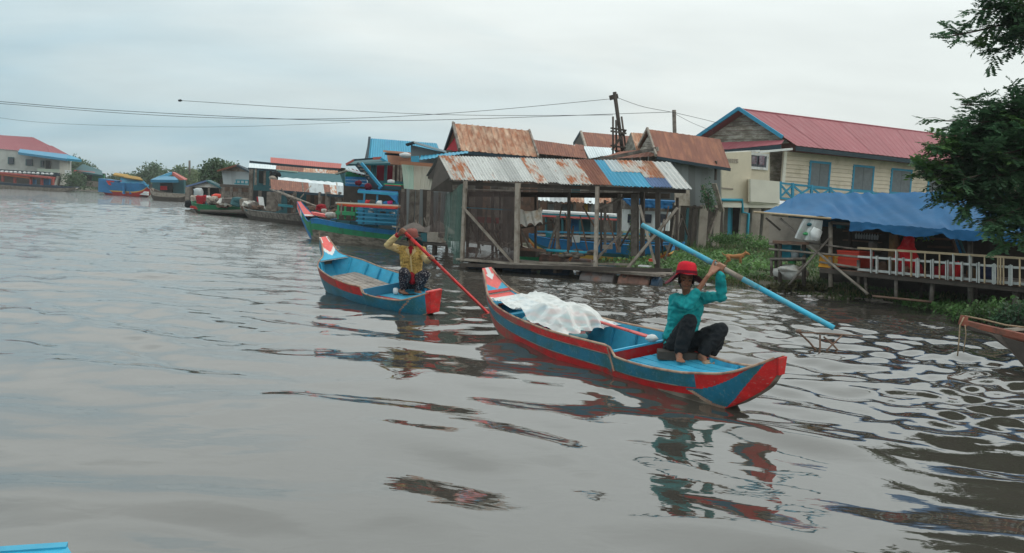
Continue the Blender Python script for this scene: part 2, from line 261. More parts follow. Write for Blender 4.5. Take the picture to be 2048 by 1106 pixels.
# ---------------------------------------------------------------- mesh building
class MB:
    def __init__(s): s.v = []; s.f = []; s.m = []; s.uv = []; s.hasuv = False
    def add(s, vs, fs, mi=0, uvs=None):
        k = len(s.v); s.v += [tuple(p) for p in vs]
        for i, f in enumerate(fs):
            s.f.append(tuple(j+k for j in f)); s.m.append(mi if isinstance(mi, int) else mi[i])
            s.uv.append([uvs[j] for j in f] if uvs else [(0, 0)]*len(f))
        if uvs: s.hasuv = True
        return s
    def box(s, c, size, rot=None, mi=0, bev=0):
        hx, hy, hz = size[0]/2, size[1]/2, size[2]/2
        vs = [V((x*hx, y*hy, z*hz)) for x in (-1, 1) for y in (-1, 1) for z in (-1, 1)]
        if rot is not None: vs = [rot @ p for p in vs]
        c = V(c); vs = [p+c for p in vs]
        return s.add(vs, [(0, 1, 3, 2), (4, 6, 7, 5), (0, 4, 5, 1), (2, 3, 7, 6), (0, 2, 6, 4), (1, 5, 7, 3)], mi)
    def beam(s, p0, p1, w, h, up=(0, 0, 1), mi=0):
        p0, p1 = V(p0), V(p1); d = (p1-p0); L = d.length
        if L < 1e-6: return s
        d.normalize(); up = V(up)
        x = d.cross(up)
        if x.length < 1e-3: x = d.cross(V((1, 0, 0)))
        x.normalize(); z = x.cross(d)
        R = Matrix((x, d, z)).transposed()
        return s.box((p0+p1)/2, (w, L, h), R, mi)
    def tube(s, pts, r, n=8, mi=0, caps=True):
        pts = [V(p) for p in pts]; rs = r if isinstance(r, (list, tuple)) else [r]*len(pts)
        vs = []; prev = None
        for i, p in enumerate(pts):
            d = (pts[min(i+1, len(pts)-1)]-pts[max(i-1, 0)]).normalized()
            a = prev if prev else (V((0, 0, 1)) if abs(d.z) < 0.9 else V((1, 0, 0)))
            x = (a-d*a.dot(d)).normalized(); y = d.cross(x); prev = x
            for k in range(n):
                t = 2*pi*k/n; vs.append(p+(x*cos(t)+y*sin(t))*rs[i])
        fs = []
        for i in range(len(pts)-1):
            for k in range(n):
                a = i*n+k; b = i*n+(k+1) % n; fs.append((a, b, b+n, a+n))
        if caps: fs.append(tuple(range(n-1, -1, -1))); fs.append(tuple((len(pts)-1)*n+k for k in range(n)))
        return s.add(vs, fs, mi)
    def slab(s, q, th, mi=0, uvs=None):                      # thick quad; q = 4 corners; thickness along the normal, centred
        q = [V(p) for p in q]; n = (q[1]-q[0]).cross(q[3]-q[0]).normalized()*(th/2)
        vs = [p+n for p in q]+[p-n for p in q]
        return s.add(vs, [(0, 1, 2, 3), (7, 6, 5, 4), (0, 4, 5, 1), (1, 5, 6, 2), (2, 6, 7, 3), (3, 7, 4, 0)], mi, (uvs*2) if uvs else None)
    def grid(s, P, nu, nv, mi=0, uv=None, close=False):      # P(i,j) with i in 0..nu, j in 0..nv
        vs = [P(i, j) for i in range(nu+1) for j in range(nv+1)]
        fs = [(i*(nv+1)+j, (i+1)*(nv+1)+j, (i+1)*(nv+1)+j+1, i*(nv+1)+j+1) for i in range(nu) for j in range(nv)]
        mis = mi if isinstance(mi, int) else [mi(i, j) for i in range(nu) for j in range(nv)]
        return s.add(vs, fs, mis, uv)
    def lathe(s, prof, c, n=20, mi=0, axis=None):
        R = axis if axis is not None else Matrix.Identity(3); c = V(c); vs = []
        for r, z in prof:
            for k in range(n): vs.append(c+R @ V((r*cos(2*pi*k/n), r*sin(2*pi*k/n), z)))
        fs = [(i*n+k, i*n+(k+1) % n, (i+1)*n+(k+1) % n, (i+1)*n+k) for i in range(len(prof)-1) for k in range(n)]
        fs.append(tuple(range(n-1, -1, -1))); fs.append(tuple((len(prof)-1)*n+k for k in range(n)))
        return s.add(vs, fs, mi)
    def blob(s, c, r, n=10, seed=0, amp=0.15, mi=0, rot=None, sq=1.0):
        r = (r, r, r) if isinstance(r, (int, float)) else r; c = V(c); vs = []; m = n*2
        for i in range(n+1):
            th = pi*i/n
            for k in range(m):
                ph = 2*pi*k/m; d = V((sin(th)*cos(ph), sin(th)*sin(ph), cos(th)))
                if sq != 1.0: d = V([math.copysign(abs(t_)**sq, t_) for t_ in d])
                q = d*(1+amp*noise.noise(d*1.7+V((seed*3.1, seed, 0)))+amp*.5*noise.noise(d*4.1+V((seed, 2, seed))))
                q = V((q.x*r[0], q.y*r[1], q.z*r[2]))
                if rot is not None: q = rot @ q
                vs.append(c+q)
        fs = [(i*m+k, (i+1)*m+k, (i+1)*m+(k+1) % m, i*m+(k+1) % m) for i in range(n) for k in range(m)]
        return s.add(vs, fs, mi)
    def build(s, name, mats, parent=None, smooth=False, kind=None, solid=0):
        if isinstance(mats, str): mats = [mats]
        off = V((0, 0, 0))
        p = parent
        while p is not None: off += p.location; p = p.parent
        if not s.v: return None
        me = bpy.data.meshes.new(name); vs = np.array(s.v, dtype=np.float64)
        if parent is None:
            off = V((float((vs[:, 0].min()+vs[:, 0].max())/2), float((vs[:, 1].min()+vs[:, 1].max())/2), float(vs[:, 2].min())))
        vs = vs-np.array(off)
        me.from_pydata(vs.tolist(), [], s.f)
        for m in mats: me.materials.append(MATS[m])
        me.polygons.foreach_set('material_index', s.m)
        if smooth: me.polygons.foreach_set('use_smooth', [True]*len(s.f))
        if s.hasuv:
            l = me.uv_layers.new(name='UVMap'); l.data.foreach_set('uv', [c for f in s.uv for p in f for c in p])
        me.validate(); me.update()
        o = bpy.data.objects.new(name, me); COL.objects.link(o)
        if parent is not None: o.parent = parent
        else: o.location = off
        if kind: o['kind'] = kind
        if solid:
            md = o.modifiers.new('solid', 'SOLIDIFY'); md.thickness = solid; md.offset = 0
        return o
def tag(o, label=None, cat=None, group=None, kind=None):
    for k, v in (('label', label), ('category', cat), ('group', group), ('kind', kind)):
        if v: o[k] = v
    return o
def thing(name, loc, label, cat, group=None):
    o = bpy.data.objects.new(name, None); COL.objects.link(o); o.location = V(loc); o.empty_display_size = 0.3
    return tag(o, label, cat, group)
def lerp(a, b, t): return a+(b-a)*t
def bil(q, u, v): return lerp(lerp(q[0], q[1], u), lerp(q[3], q[2], u), v)
def sheets(T, q, n, mats, waves=5, amp=0.012, seg=3, name='roof_sheet', th=0.006, lift=0.0, jag=0.0, us=None, v0=0.0, v1=1.0, prof='sine', sub=None):
    """corrugated sheets side by side over the quad q = (eave_left, eave_right, ridge_right, ridge_left)"""
    q = [V(p) for p in q]; nrm = (q[1]-q[0]).cross(q[3]-q[0]).normalized()
    if nrm.z < 0: nrm = -nrm
    if q[0].y > 45: amp *= .4
    us = us or [i/n for i in range(n+1)]
    r = random.Random(int(abs(q[0].x*100+q[0].z*37)) % 9999)
    W = (q[1]-q[0]).length; H = (q[3]-q[0]).length; out = []
    for i in range(len(us)-1):
        u0, u1 = us[i], us[i+1]+0.012/max(1, len(us)-1); k = 4 if prof == 'sine' else 2
        nu = waves*k; a = v0+r.uniform(-jag, jag)/H; b = v1
        pu = []; base = (i % 2)*0.004+r.uniform(0, 0.003)+lift
        tilt = r.uniform(-1, 1)*0.004
        mb = MB(); vs = []; uvs = []
        for jj in range(seg+1):
            v = lerp(a, b, jj/seg)
            for ii in range(nu+1):
                u = lerp(u0, u1, ii/nu)
                if prof == 'sine': h = amp*sin(2*pi*ii/4)
                else: h = amp if (ii % 4 == 0) else 0
                p = bil(q, u, v)+nrm*(h+base+tilt*(ii/nu)); vs.append(p); uvs.append((u*W, v*H))
        n0 = len(vs)
        fs = [(j*(nu+1)+c, j*(nu+1)+c+1, (j+1)*(nu+1)+c+1, (j+1)*(nu+1)+c) for j in range(seg) for c in range(nu)]
        # underside
        vs2 = [p-nrm*th for p in vs]
        fs2 = [tuple(reversed([a_+n0 for a_ in f])) for f in fs]
        edge = [(c, c+n0, c+1+n0, c+1) for c in range(nu)]+[(seg*(nu+1)+c, seg*(nu+1)+c+1, seg*(nu+1)+c+1+n0, seg*(nu+1)+c+n0) for c in range(nu)]
        mb.add(vs+vs2, fs+fs2+edge, 0, uvs+uvs)
        mt = mats[i % len(mats)] if isinstance(mats, (list, tuple)) else mats
        out.append(mb.build(name, mt, T, smooth=False))
    return out
def planks(T, q, n, mats, th=0.02, gap=0.006, name='plank', vert=False, jit=0.004, seed=1, ragged=0.0):
    """n boards over the quad q=(bl,br,tr,tl); horizontal by default"""
    q = [V(p) for p in q]; nrm = (q[1]-q[0]).cross(q[3]-q[0]).normalized(); r = random.Random(seed)
    H = ((q[3]-q[0]).length if not vert else (q[1]-q[0]).length); g = gap/H/2
    for i in range(n):
        a, b = i/n+g, (i+1)/n-g; off = nrm*r.uniform(-jit, jit)
        e0, e1 = r.uniform(-ragged, ragged), r.uniform(-ragged, ragged)
        if vert: c = [bil(q, a, 0+e0), bil(q, b, 0+e0), bil(q, b, 1+e1), bil(q, a, 1+e1)]
        else: c = [bil(q, 0+e0, a), bil(q, 1+e1, a), bil(q, 1+e1, b), bil(q, 0+e0, b)]
        c = [p+off for p in c]
        m = mats if isinstance(mats, str) else r.choice(mats)
        MB().slab(c, th).build(name, m, T)
def post(T, p, ztop, w=0.1, mat='grey_wood', name='post', zb=None, lean=(0, 0), rd=False):
    p = V(p); b = V((p.x, p.y, p.z if zb is None else zb)); t = V((p.x+lean[0], p.y+lean[1], ztop))
    mb = MB()
    if rd: mb.tube([b, (b+t)/2+V((rnd.uniform(-.01, .01), rnd.uniform(-.01, .01), 0)), t], [w/2*1.1, w/2, w/2*.9], 8)
    else: mb.beam(b, t, w, w, up=(0, 1, 0))
    return mb.build(name, mat, T, smooth=rd)
def bar(T, a, b, w=0.06, h=None, mat='grey_wood', name='brace', rd=False):
    mb = MB()
    if rd: mb.tube([a, b], w/2, 8)
    else: mb.beam(a, b, w, h or w)
    return mb.build(name, mat, T, smooth=rd)
# remeshed organic bodies -----------------------------------------------------
def cap_pts(mb, p0, p1, r0, r1, n=12, m=4):
    p0, p1 = V(p0), V(p1); d = (p1-p0)
    if d.length < 1e-6: d = V((0, 0, 1))
    d.normalize(); pts = []; rs = []
    for i in range(m): a = pi/2*(1-i/m); pts.append(p0-d*r0*sin(a)); rs.append(max(r0*cos(a), 1e-4))
    pts.append(p0); rs.append(r0); pts.append(p1); rs.append(r1)
    for i in range(1, m+1): a = pi/2*i/m; pts.append(p1+d*r1*sin(a)); rs.append(max(r1*cos(a), 1e-4))
    mb.tube(pts, rs, n)
def chain(mb, pts, rs, n=12):
    for i in range(len(pts)-1): cap_pts(mb, pts[i], pts[i+1], rs[i], rs[i+1], n)
def fuse(name, mb, mat, parent, voxel=0.008, smooth=4, fold=0.0, fscale=14, seed=0, open_fn=None, dec=0):
    o = mb.build(name, mat, parent)
    md = o.modifiers.new('r', 'REMESH'); md.mode = 'VOXEL'; md.voxel_size = voxel; md.use_smooth_shade = True
    if smooth:
        ms = o.modifiers.new('s', 'SMOOTH'); ms.iterations = smooth; ms.factor = 0.5
    dg = bpy.context.evaluated_depsgraph_get(); me = bpy.data.meshes.new_from_object(o.evaluated_get(dg)); old = o.data
    o.modifiers.clear(); o.data = me; bpy.data.meshes.remove(old); me.name = name
    if fold:
        n = len(me.vertices); co = np.zeros(n*3); me.vertices.foreach_get('co', co); no = np.zeros(n*3); me.vertices.foreach_get('normal', no)
        co = co.reshape(-1, 3); no = no.reshape(-1, 3)
        for i in range(n):
            p = V(co[i]); k = noise.noise(V((p.x*fscale*.8+p.z*fscale*.7+seed, p.y*fscale, p.z*fscale*1.5-p.x*fscale*.5)))+0.5*noise.noise(p*fscale*2.1+V((seed, 5, 1)))
            k = 1-abs(k)*2.2
            co[i] += no[i]*fold*k
        me.vertices.foreach_set('co', co.ravel()); me.update()
    me.polygons.foreach_set('use_smooth', [True]*len(me.polygons))
    if not me.materials: me.materials.append(MATS[mat])
    return o
# ================================================================ water, bank, bed
SHORE = [(-2600, 372, 0), (-600, 360, 0), (0, 374, 0), (200, 384, 0), (300, 394, 0), (368, 405, 0), (500, 416, 0), (640, 432, 0), (760, 458, 0), (900, 480, 0), (1040, 502, 0),
         (1180, 524, 0), (1330, 552, 0), (1420, 562, 0), (1540, 580, 0), (1640, 592, 0), (1860, 612, 0), (2048, 640, 0), (2250, 672, 0), (2600, 740, 0)]
sh_az = []; sh_r = []
for px, py, _ in SHORE:
    p = on(px, py, 0); a = atan2(p.x, p.y)
    if px == -2600: a = radians(-100); p = V((0, 150, 0))
    if px == -600: a = radians(-45); p = V((0, 150, 0))
    sh_az.append(a); sh_r.append(p.length if abs(p.z) < 1 else 100)
sh_az.append(radians(75)); sh_r.append(9.0); sh_az.append(radians(110)); sh_r.append(10.0); sh_az.append(radians(150)); sh_r.append(120)
sh_az.insert(0, radians(-170)); sh_r.insert(0, 200)
sh_az = np.array(sh_az); sh_r = np.array(sh_r)
order = np.argsort(sh_az); sh_az = sh_az[order]; sh_r = sh_r[order]
def shore_r(a): return np.interp(a, sh_az, sh_r)
def ground_z(x, y):
    r = np.hypot(x, y); a = np.arctan2(x, y); d = r-shore_r(a)+0.35*np.sin(a*61)+0.2*np.sin(a*143+1)
    s = np.maximum(0.3, 0.02*shore_r(a))
    z = np.interp(d/s, [-30, -12, -3, 0, 3, 9, 30, 100], [-1.6, -1.0, -0.25, -0.01, 0.10, 0.20, 0.33, 0.5])
    z = z+(0.03*np.sin(x*1.7+0.6*y)*np.cos(y*1.3-0.4*x)+0.015*np.sin(4.3*x+2.1*y))*np.clip((d+1)/3, 0, 1)
    return z
def gz(x, y): return float(ground_z(np.array([x]), np.array([y]))[0])
def polar_mesh(name, az, rr, zf, mat, smooth=True):
    A, R = np.meshgrid(az, rr); X = R*np.sin(A); Y = R*np.cos(A); Z = zf(X, Y, R, A)
    n, m = A.shape; co = np.stack([X, Y, Z], -1).reshape(-1, 3)
    i = np.arange(n-1)[:, None]*m+np.arange(m-1)[None, :]
    f = np.stack([i, i+m, i+m+1, i+1], -1).reshape(-1, 4)
    me = bpy.data.meshes.new(name); me.vertices.add(len(co)); me.vertices.foreach_set('co', co.ravel())
    me.loops.add(f.size); me.loops.foreach_set('vertex_index', f.ravel()); me.polygons.add(len(f))
    me.polygons.foreach_set('loop_start', np.arange(0, f.size, 4)); me.polygons.foreach_set('use_smooth', np.ones(len(f), bool))
    me.update(calc_edges=True); me.materials.append(mat)
    o = bpy.data.objects.new(name, me); COL.objects.link(o); o['kind'] = 'structure'; return o
# mud and grass ground
def ground_material():
    m = bpy.data.materials.new('bank_earth'); m.use_nodes = True; nt = m.node_tree; N = nt.nodes; L = nt.links; b = N['Principled BSDF']
    t = N.new('ShaderNodeTexCoord'); g = N.new('ShaderNodeNewGeometry'); s = N.new('ShaderNodeSeparateXYZ'); L.new(g.outputs['Position'], s.inputs[0])
    n = N.new('ShaderNodeTexNoise'); n.inputs['Scale'].default_value = 0.8; n.inputs['Detail'].default_value = 8; L.new(t.outputs['Object'], n.inputs['Vector'])
    a = N.new('ShaderNodeMath'); a.operation = 'MULTIPLY_ADD'; a.inputs[1].default_value = 0.35; L.new(n.outputs['Fac'], a.inputs[0]); L.new(s.outputs['Z'], a.inputs[2])
    r = N.new('ShaderNodeValToRGB'); L.new(a.outputs[0], r.inputs[0]); e = r.color_ramp.elements
    e[0].position = 0.18; e[0].color = (0.055, 0.042, 0.032, 1); e[1].position = 0.42; e[1].color = (0.06, 0.085, 0.03, 1); x = e.new(0.28); x.color = (0.10, 0.085, 0.055, 1)
    L.new(r.outputs[0], b.inputs['Base Color']); b.inputs['Roughness'].default_value = 0.85
    n2 = N.new('ShaderNodeTexNoise'); n2.inputs['Scale'].default_value = 9; n2.inputs['Detail'].default_value = 6; L.new(t.outputs['Object'], n2.inputs['Vector'])
    bp = N.new('ShaderNodeBump'); bp.inputs['Strength'].default_value = 0.6; bp.inputs['Distance'].default_value = 0.08; L.new(n2.outputs['Fac'], bp.inputs['Height']); L.new(bp.outputs[0], b.inputs['Normal'])
    return m
azg = np.concatenate([np.linspace(-pi, radians(-34), 60)[:-1], np.linspace(radians(-34), radians(38), 420), np.linspace(radians(38), pi, 60)[1:]])
rg = np.concatenate([[0.5, 4, 8, 12], np.geomspace(14, 60, 110), np.geomspace(62, 160, 50), np.geomspace(170, 1800, 14)])
polar_mesh('ground', azg, rg, lambda X, Y, R, A: ground_z(X, Y), ground_material())
# water
def water_material():
    m = bpy.data.materials.new('river_water'); m.use_nodes = True; nt = m.node_tree; N = nt.nodes; L = nt.links; b = N['Principled BSDF']
    b.inputs['Base Color'].default_value = (0.105, 0.088, 0.062, 1); b.inputs['Roughness'].default_value = 0.03
    b.inputs['IOR'].default_value = 2.05; b.inputs['Specular IOR Level'].default_value = 0.5
    t = N.new('ShaderNodeTexCoord')
    n0 = N.new('ShaderNodeTexNoise'); n0.inputs['Scale'].default_value = 0.5; n0.inputs['Detail'].default_value = 3; L.new(t.outputs['Object'], n0.inputs['Vector'])
    mx = N.new('ShaderNodeMix'); mx.data_type = 'RGBA'; L.new(n0.outputs['Fac'], mx.inputs[0]); mx.inputs[6].default_value = (0.047, 0.043, 0.036, 1); mx.inputs[7].default_value = (0.062, 0.056, 0.047, 1); L.new(mx.outputs[2], b.inputs['Base Color'])
    n = N.new('ShaderNodeTexNoise'); n.inputs['Scale'].default_value = 3.2; n.inputs['Detail'].default_value = 3; n.inputs['Roughness'].default_value = 0.45; n.inputs['Distortion'].default_value = 0.4
    mp = N.new('ShaderNodeMapping'); mp.inputs['Rotation'].default_value = (0, 0, 0.25); mp.inputs['Scale'].default_value = (0.8, 1.4, 1); L.new(t.outputs['Object'], mp.inputs[0]); L.new(mp.outputs[0], n.inputs['Vector'])
    bp = N.new('ShaderNodeBump'); bp.inputs['Strength'].default_value = 0.22; bp.inputs['Distance'].default_value = 0.02; L.new(n.outputs['Fac'], bp.inputs['Height'])
    # open river further out is ruffled by the breeze
    sp = N.new('ShaderNodeSeparateXYZ'); L.new(t.outputs['Object'], sp.inputs[0]); r1 = N.new('ShaderNodeMapRange'); r1.inputs['From Min'].default_value = 12; r1.inputs['From Max'].default_value = 45; r1.inputs['To Max'].default_value = 1.0; L.new(sp.outputs['Y'], r1.inputs[0])
    n3 = N.new('ShaderNodeTexNoise'); n3.inputs['Scale'].default_value = 5.5; n3.inputs['Detail'].default_value = 2; L.new(mp.outputs[0], n3.inputs['Vector'])
    m3 = N.new('ShaderNodeMath'); m3.operation = 'MULTIPLY'; L.new(n3.outputs['Fac'], m3.inputs[0]); L.new(r1.outputs[0], m3.inputs[1])
    b3 = N.new('ShaderNodeBump'); b3.inputs['Strength'].default_value = 0.7; b3.inputs['Distance'].default_value = 0.075; L.new(m3.outputs[0], b3.inputs['Height']); L.new(bp.outputs[0], b3.inputs['Normal']); L.new(b3.outputs[0], b.inputs['Normal'])
    return m
WR = np.random.RandomState(11)
def comps(n, l0, l1, slope, spread, main):
    lam = np.exp(WR.uniform(np.log(l0), np.log(l1), n)); th = main+WR.normal(0, spread, n)
    return [(l, t, slope*l/(2*pi), WR.uniform(0, 2*pi)) for l, t in zip(lam, th)]
SW = comps(14, 0.7, 2.4, 0.0245, 0.45, radians(75)); RP = comps(26, 0.30, 0.95, 0.0185, 0.7, radians(60)); CH = comps(30, 0.20, 0.62, 0.027, 0.8, radians(84))
AZV = np.concatenate([np.linspace(-pi, radians(-36), 40)[:-1], np.linspace(radians(-36), radians(36), 640), np.linspace(radians(36), pi, 40)[1:]])
RV = np.concatenate([[0.3, 0.7], np.geomspace(1.2, 75, 640), np.geomspace(80, 1800, 24)])
def water_z(X, Y, R, A):
    sp = np.maximum(0.0022*R, 0.0065*R*0.8)
    wx = X+0.25*np.sin(0.7*Y+0.3*X)+0.10*np.sin(2.3*X-1.1*Y); wy = Y+0.22*np.sin(0.9*X-0.2*Y)+0.09*np.sin(1.9*Y+1.7*X)
    Z = np.zeros_like(X)
    patch = 0.5+0.5*np.sin(0.55*X+0.8*np.sin(0.23*Y)+1.0)*np.cos(0.35*Y+0.5*np.sin(0.41*X))
    chop = np.clip((X/np.maximum(Y, 0.1)+0.02)/0.12, 0, 1)*np.clip((R-7.5)/3, 0, 1)          # rougher water on the bank side
    nearR = 0.25+0.75*np.clip((R-6)/8, 0, 1)
    for l, t, a, p in SW: Z += a*np.sin(2*pi/l*(wx*cos(t)+wy*sin(t))+p)*np.clip(l/(5*sp), 0, 1)
    for l, t, a, p in RP: Z += a*np.sin(2*pi/l*(wx*cos(t)+wy*sin(t))+p)*np.clip(l/(5*sp)-0.2, 0, 1)*(0.35+0.65*patch)*(nearR+0.4*chop)
    for l, t, a, p in CH: Z += a*np.sin(2*pi/l*(wx*cos(t)+wy*sin(t))+p)*np.clip(l/(5*sp)-0.3, 0, 1)*(0.05+0.5*patch*nearR+0.2*np.clip((R-9)/6, 0, 1)+0.9*chop)
    # wash around the two hulls
    for cx, cy, k in ((0.95, 10.3, 1.0), (-2.2, 14.9, 1.0)):
        d = np.hypot(X-cx, Y-cy); Z += 0.002*k*np.sin(2*pi*d/0.6)*np.exp(-((d-2.6)/0.8)**2)
    # far water: ripples stretched out to the horizon
    F = np.clip((R-30)/30, 0, 1); Z += F*0.02*np.sin(Y*1.1+0.4*X+2*np.sin(0.2*X))*np.sin(0.23*X+0.5)
    return Z*np.clip((1200-R)/800, 0, 1)
polar_mesh('water', AZV, RV, water_z, water_material())
# ================================================================ boats
def smooth_interp(tab, t, k):
    # tab: list of (t, v1, v2, ...) ; cubic Hermite
    n = len(tab)
    if t <= tab[0][0]: return tab[0][k]
    if t >= tab[-1][0]: return tab[-1][k]
    for i in range(n-1):
        if tab[i][0] <= t <= tab[i+1][0]: break
    x0, x1 = tab[i][0], tab[i+1][0]; y0, y1 = tab[i][k], tab[i+1][k]; h = x1-x0; s = (t-x0)/h
    def d(j):
        if j == 0: return (tab[1][k]-tab[0][k])/(tab[1][0]-tab[0][0])
        if j == n-1: return (tab[-1][k]-tab[-2][k])/(tab[-1][0]-tab[-2][0])
        a = (tab[j][k]-tab[j-1][k])/(tab[j][0]-tab[j-1][0]); b = (tab[j+1][k]-tab[j][k])/(tab[j+1][0]-tab[j][0])
        return 0 if a*b <= 0 else 2*a*b/(a+b)
    m0, m1 = d(i)*h, d(i+1)*h
    return (2*s**3-3*s*s+1)*y0+(s**3-2*s*s+s)*m0+(-2*s**3+3*s*s)*y1+(s**3-s*s)*m1
class Hull:
    """open wooden boat: stations t 0 (bow) .. 1 (stern); table (t, z_keel, z_gunwale, half_beam_top, half_beam_bottom, axial shift)"""
    def __init__(s, bow, stern, tab, heel=0.0, bend=0.0):
        s.b = V((bow[0], bow[1], 0)); s.e = V((stern[0], stern[1], 0)); s.ax = (s.e-s.b); s.L = s.ax.length; s.ax.normalize()
        s.pt = V((-s.ax.y, s.ax.x, 0)); s.tab = tab; s.heel = heel; s.bend = bend
        # side +1 = left of travel bow->stern
    def q(s, t, k): return smooth_interp(s.tab, t, k)
    def P(s, t, side, h, inset=0.0, dz=0.0):                # h: 0 chine .. 1 gunwale
        zk, zg, wt, wb = (s.q(t, k) for k in (1, 2, 3, 4)); w = max(lerp(wb, wt, h**0.75)-inset, 0.0)
        z = lerp(zk, zg, h)+dz
        c = s.b+s.ax*(s.L*t)+s.pt*(s.bend*sin(pi*t))
        y = side*w
        y2 = y; z2 = y*sin(s.heel)+z
        return c+s.pt*y2+V((0, 0, z2))
    def C(s, t, y, z):
        c = s.b+s.ax*(s.L*t)+s.pt*(s.bend*sin(pi*t)); y2 = y; z2 = y*sin(s.heel)+z
        return c+s.pt*y2+V((0, 0, z2))
def hull_parts(T, H, colour, mats, inner='light_blue_paint', nt=110, nh=14, th=0.022, rail='worn_edge_wood', rail_r=0.014, floor='floor_board', ribs=9, rib_mat=None, t_in=(0.06, 0.97)):
    # outer shell: colour(t,h) -> index in mats
    out = MB()
    for sd in (1, -1):
        out.grid(lambda i, j: H.P(i/nt, sd, j/nh), nt, nh, mi=lambda i, j: colour((i+.5)/nt, (j+.5)/nh, sd))
    out.grid(lambda i, j: H.P(i/nt, 1 if j else -1, 0), nt, 1, mi=mats.index('bare_hull_wood') if 'bare_hull_wood' in mats else 0)
    out.build('hull', mats, T, smooth=False)
    inn = MB(); k = nt//2; a0, a1 = t_in
    for sd in (1, -1):
        inn.grid(lambda i, j: H.P(lerp(a0, a1, i/k), sd, j/6, th, 0.012*(1-j/6)), k, 6)
    inn.build('lining', inner, T, smooth=True)
    fl = MB(); fl.grid(lambda i, j: H.P(lerp(a0, a1, i/k), 1 if j else -1, 0.02, th, 0.012), k, 1)
    fl.build('bottom', inner, T)
    # gunwale rails
    for sd in (1, -1):
        mb = MB(); m = 60
        mb.tube([H.P(lerp(0.005, 0.995, i/m), sd, 1, th*0.4, 0.006) for i in range(m+1)], rail_r, 6)
        mb.build('gunwale', rail, T, smooth=True)
    for i in range(ribs):
        t = lerp(a0+0.08, a1-0.1, i/(ribs-1)); mb = MB(); pts = []
        for sd in (-1, 1):
            seq = [0.0, 0.25, 0.5, 0.75, 0.95]
            seq = seq[::-1] if sd == -1 else seq
            pts += [H.P(t, sd, h, th+0.018, 0.02) for h in seq]
        for a, b in zip(pts[:-1], pts[1:]): mb.beam(a, b, 0.03, 0.03, up=H.ax)
        mb.build('rib', rib_mat or inner, T)
    return
def end_board(T, H, ts, name, mats, pattern, hh=(1.0, 1.0), lift=0.006, nx=10, wk=0.0, th=0.02):
    """board closing the top between the gunwales over t range ts; pattern(u,v)->mat index"""
    t0, t1 = ts; n = 30; nx = 24
    mb = MB(); 
    def P(i, j):
        t = lerp(t0, t1, i/n); a = H.P(t, -1, hh[0]); b = H.P(t, 1, hh[1]); return lerp(a, b, j/nx)+V((0, 0, lift))
    mb.grid(P, n, nx, mi=lambda i, j: pattern((i+.5)/n, (j+.5)/nx))
    mb.grid(lambda i, j: P(i, nx-j)-V((0, 0, th)), n, nx, mi=0)
    return mb.build(name, mats, T)
def oar(name, a, b, blade_at, label, group, mats, w=0.03, bl=0.55, bw=0.075, bt=0.014, both=False, mid=None, flat=V((0, 0, 1))):
    """long paddle from a to b; blade at the b end (or both)"""
    a, b = V(a), V(b); d = (b-a); L = d.length; d.normalize()
    T = thing(name, a, label, 'oar', group)
    mid = mid or [(0, 1, mats[0])]
    for (s0, s1, mt) in mid:
        mb = MB(); mb.tube([a+d*(L*s0), a+d*(L*(s0+s1)/2), a+d*(L*s1)], w/2, 10); mb.build('shaft', mt, T, smooth=True)
    for end in ([1, 0] if both else [1]):
        mb = MB(); x = d.cross(flat).normalized(); y = x.cross(d)
        e0 = b if end else a; dd = -d if end else d
        n = 10; st = []
        for i in range(n+1):
            s = i/n; ww = lerp(bw, w/2*1.02, s**2.2)*(0.72 if i == 0 else 1); tt = lerp(bt, w/2*1.02, s); c = e0+dd*(bl*s)
            st.append([c+x*ww*cos(q)+y*tt*sin(q) for q in [2*pi*k/12 for k in range(12)]])
        vs = [p for r_ in st for p in r_]
        fs = [(i*12+k, i*12+(k+1) % 12, (i+1)*12+(k+1) % 12, (i+1)*12+k) for i in range(n) for k in range(12)]
        fs += [tuple(range(12)), tuple(n*12+k for k in range(11, -1, -1))]
        mb.add(vs, fs); mb.build('blade', mats[1], T, smooth=True)
    return T
# ---------------------------------------------------------------- front sampan
FB = on(1010, 668, 0); FB0 = (-0.37, 12.95); FB1 = (2.42, 7.90)
FTAB = [  # t, zk, zg, wt, wb
    (0.00, 0.70, 0.83, 0.075, 0.06),
    (0.035, 0.44, 0.67, 0.125, 0.08),
    (0.08, 0.16, 0.52, 0.21, 0.12),
    (0.15, -0.02, 0.43, 0.29, 0.17),
    (0.28, -0.09, 0.375, 0.37, 0.26),
    (0.45, -0.12, 0.36, 0.43, 0.32),
    (0.60, -0.12, 0.375, 0.43, 0.33),
    (0.645, -0.12, 0.38, 0.425, 0.33),
    (0.66, -0.12, 0.285, 0.42, 0.33),
    (0.74, -0.11, 0.26, 0.38, 0.28),
    (0.82, -0.10, 0.27, 0.31, 0.20),
    (0.87, -0.08, 0.30, 0.25, 0.13),
    (0.91, 0.00, 0.335, 0.20, 0.09),
    (0.96, 0.17, 0.44, 0.13, 0.06),
    (0.985, 0.28, 0.51, 0.085, 0.045),
    (1.00, 0.40, 0.555, 0.05, 0.035)]
fh = Hull(FB0, FB1, FTAB, heel=radians(8))
FT = thing('sampan', (FB0[0]*.5+FB1[0]*.5, FB0[1]*.5+FB1[1]*.5, 0), 'larger red and blue wooden rowing boat in front, carrying a plastic covered load', 'boat', 'rowed red and blue wooden boats')
fm = ['blue_paint', 'red_paint', 'dark_red_paint', 'bare_hull_wood', 'worn_red_paint', 'worn_edge_wood']
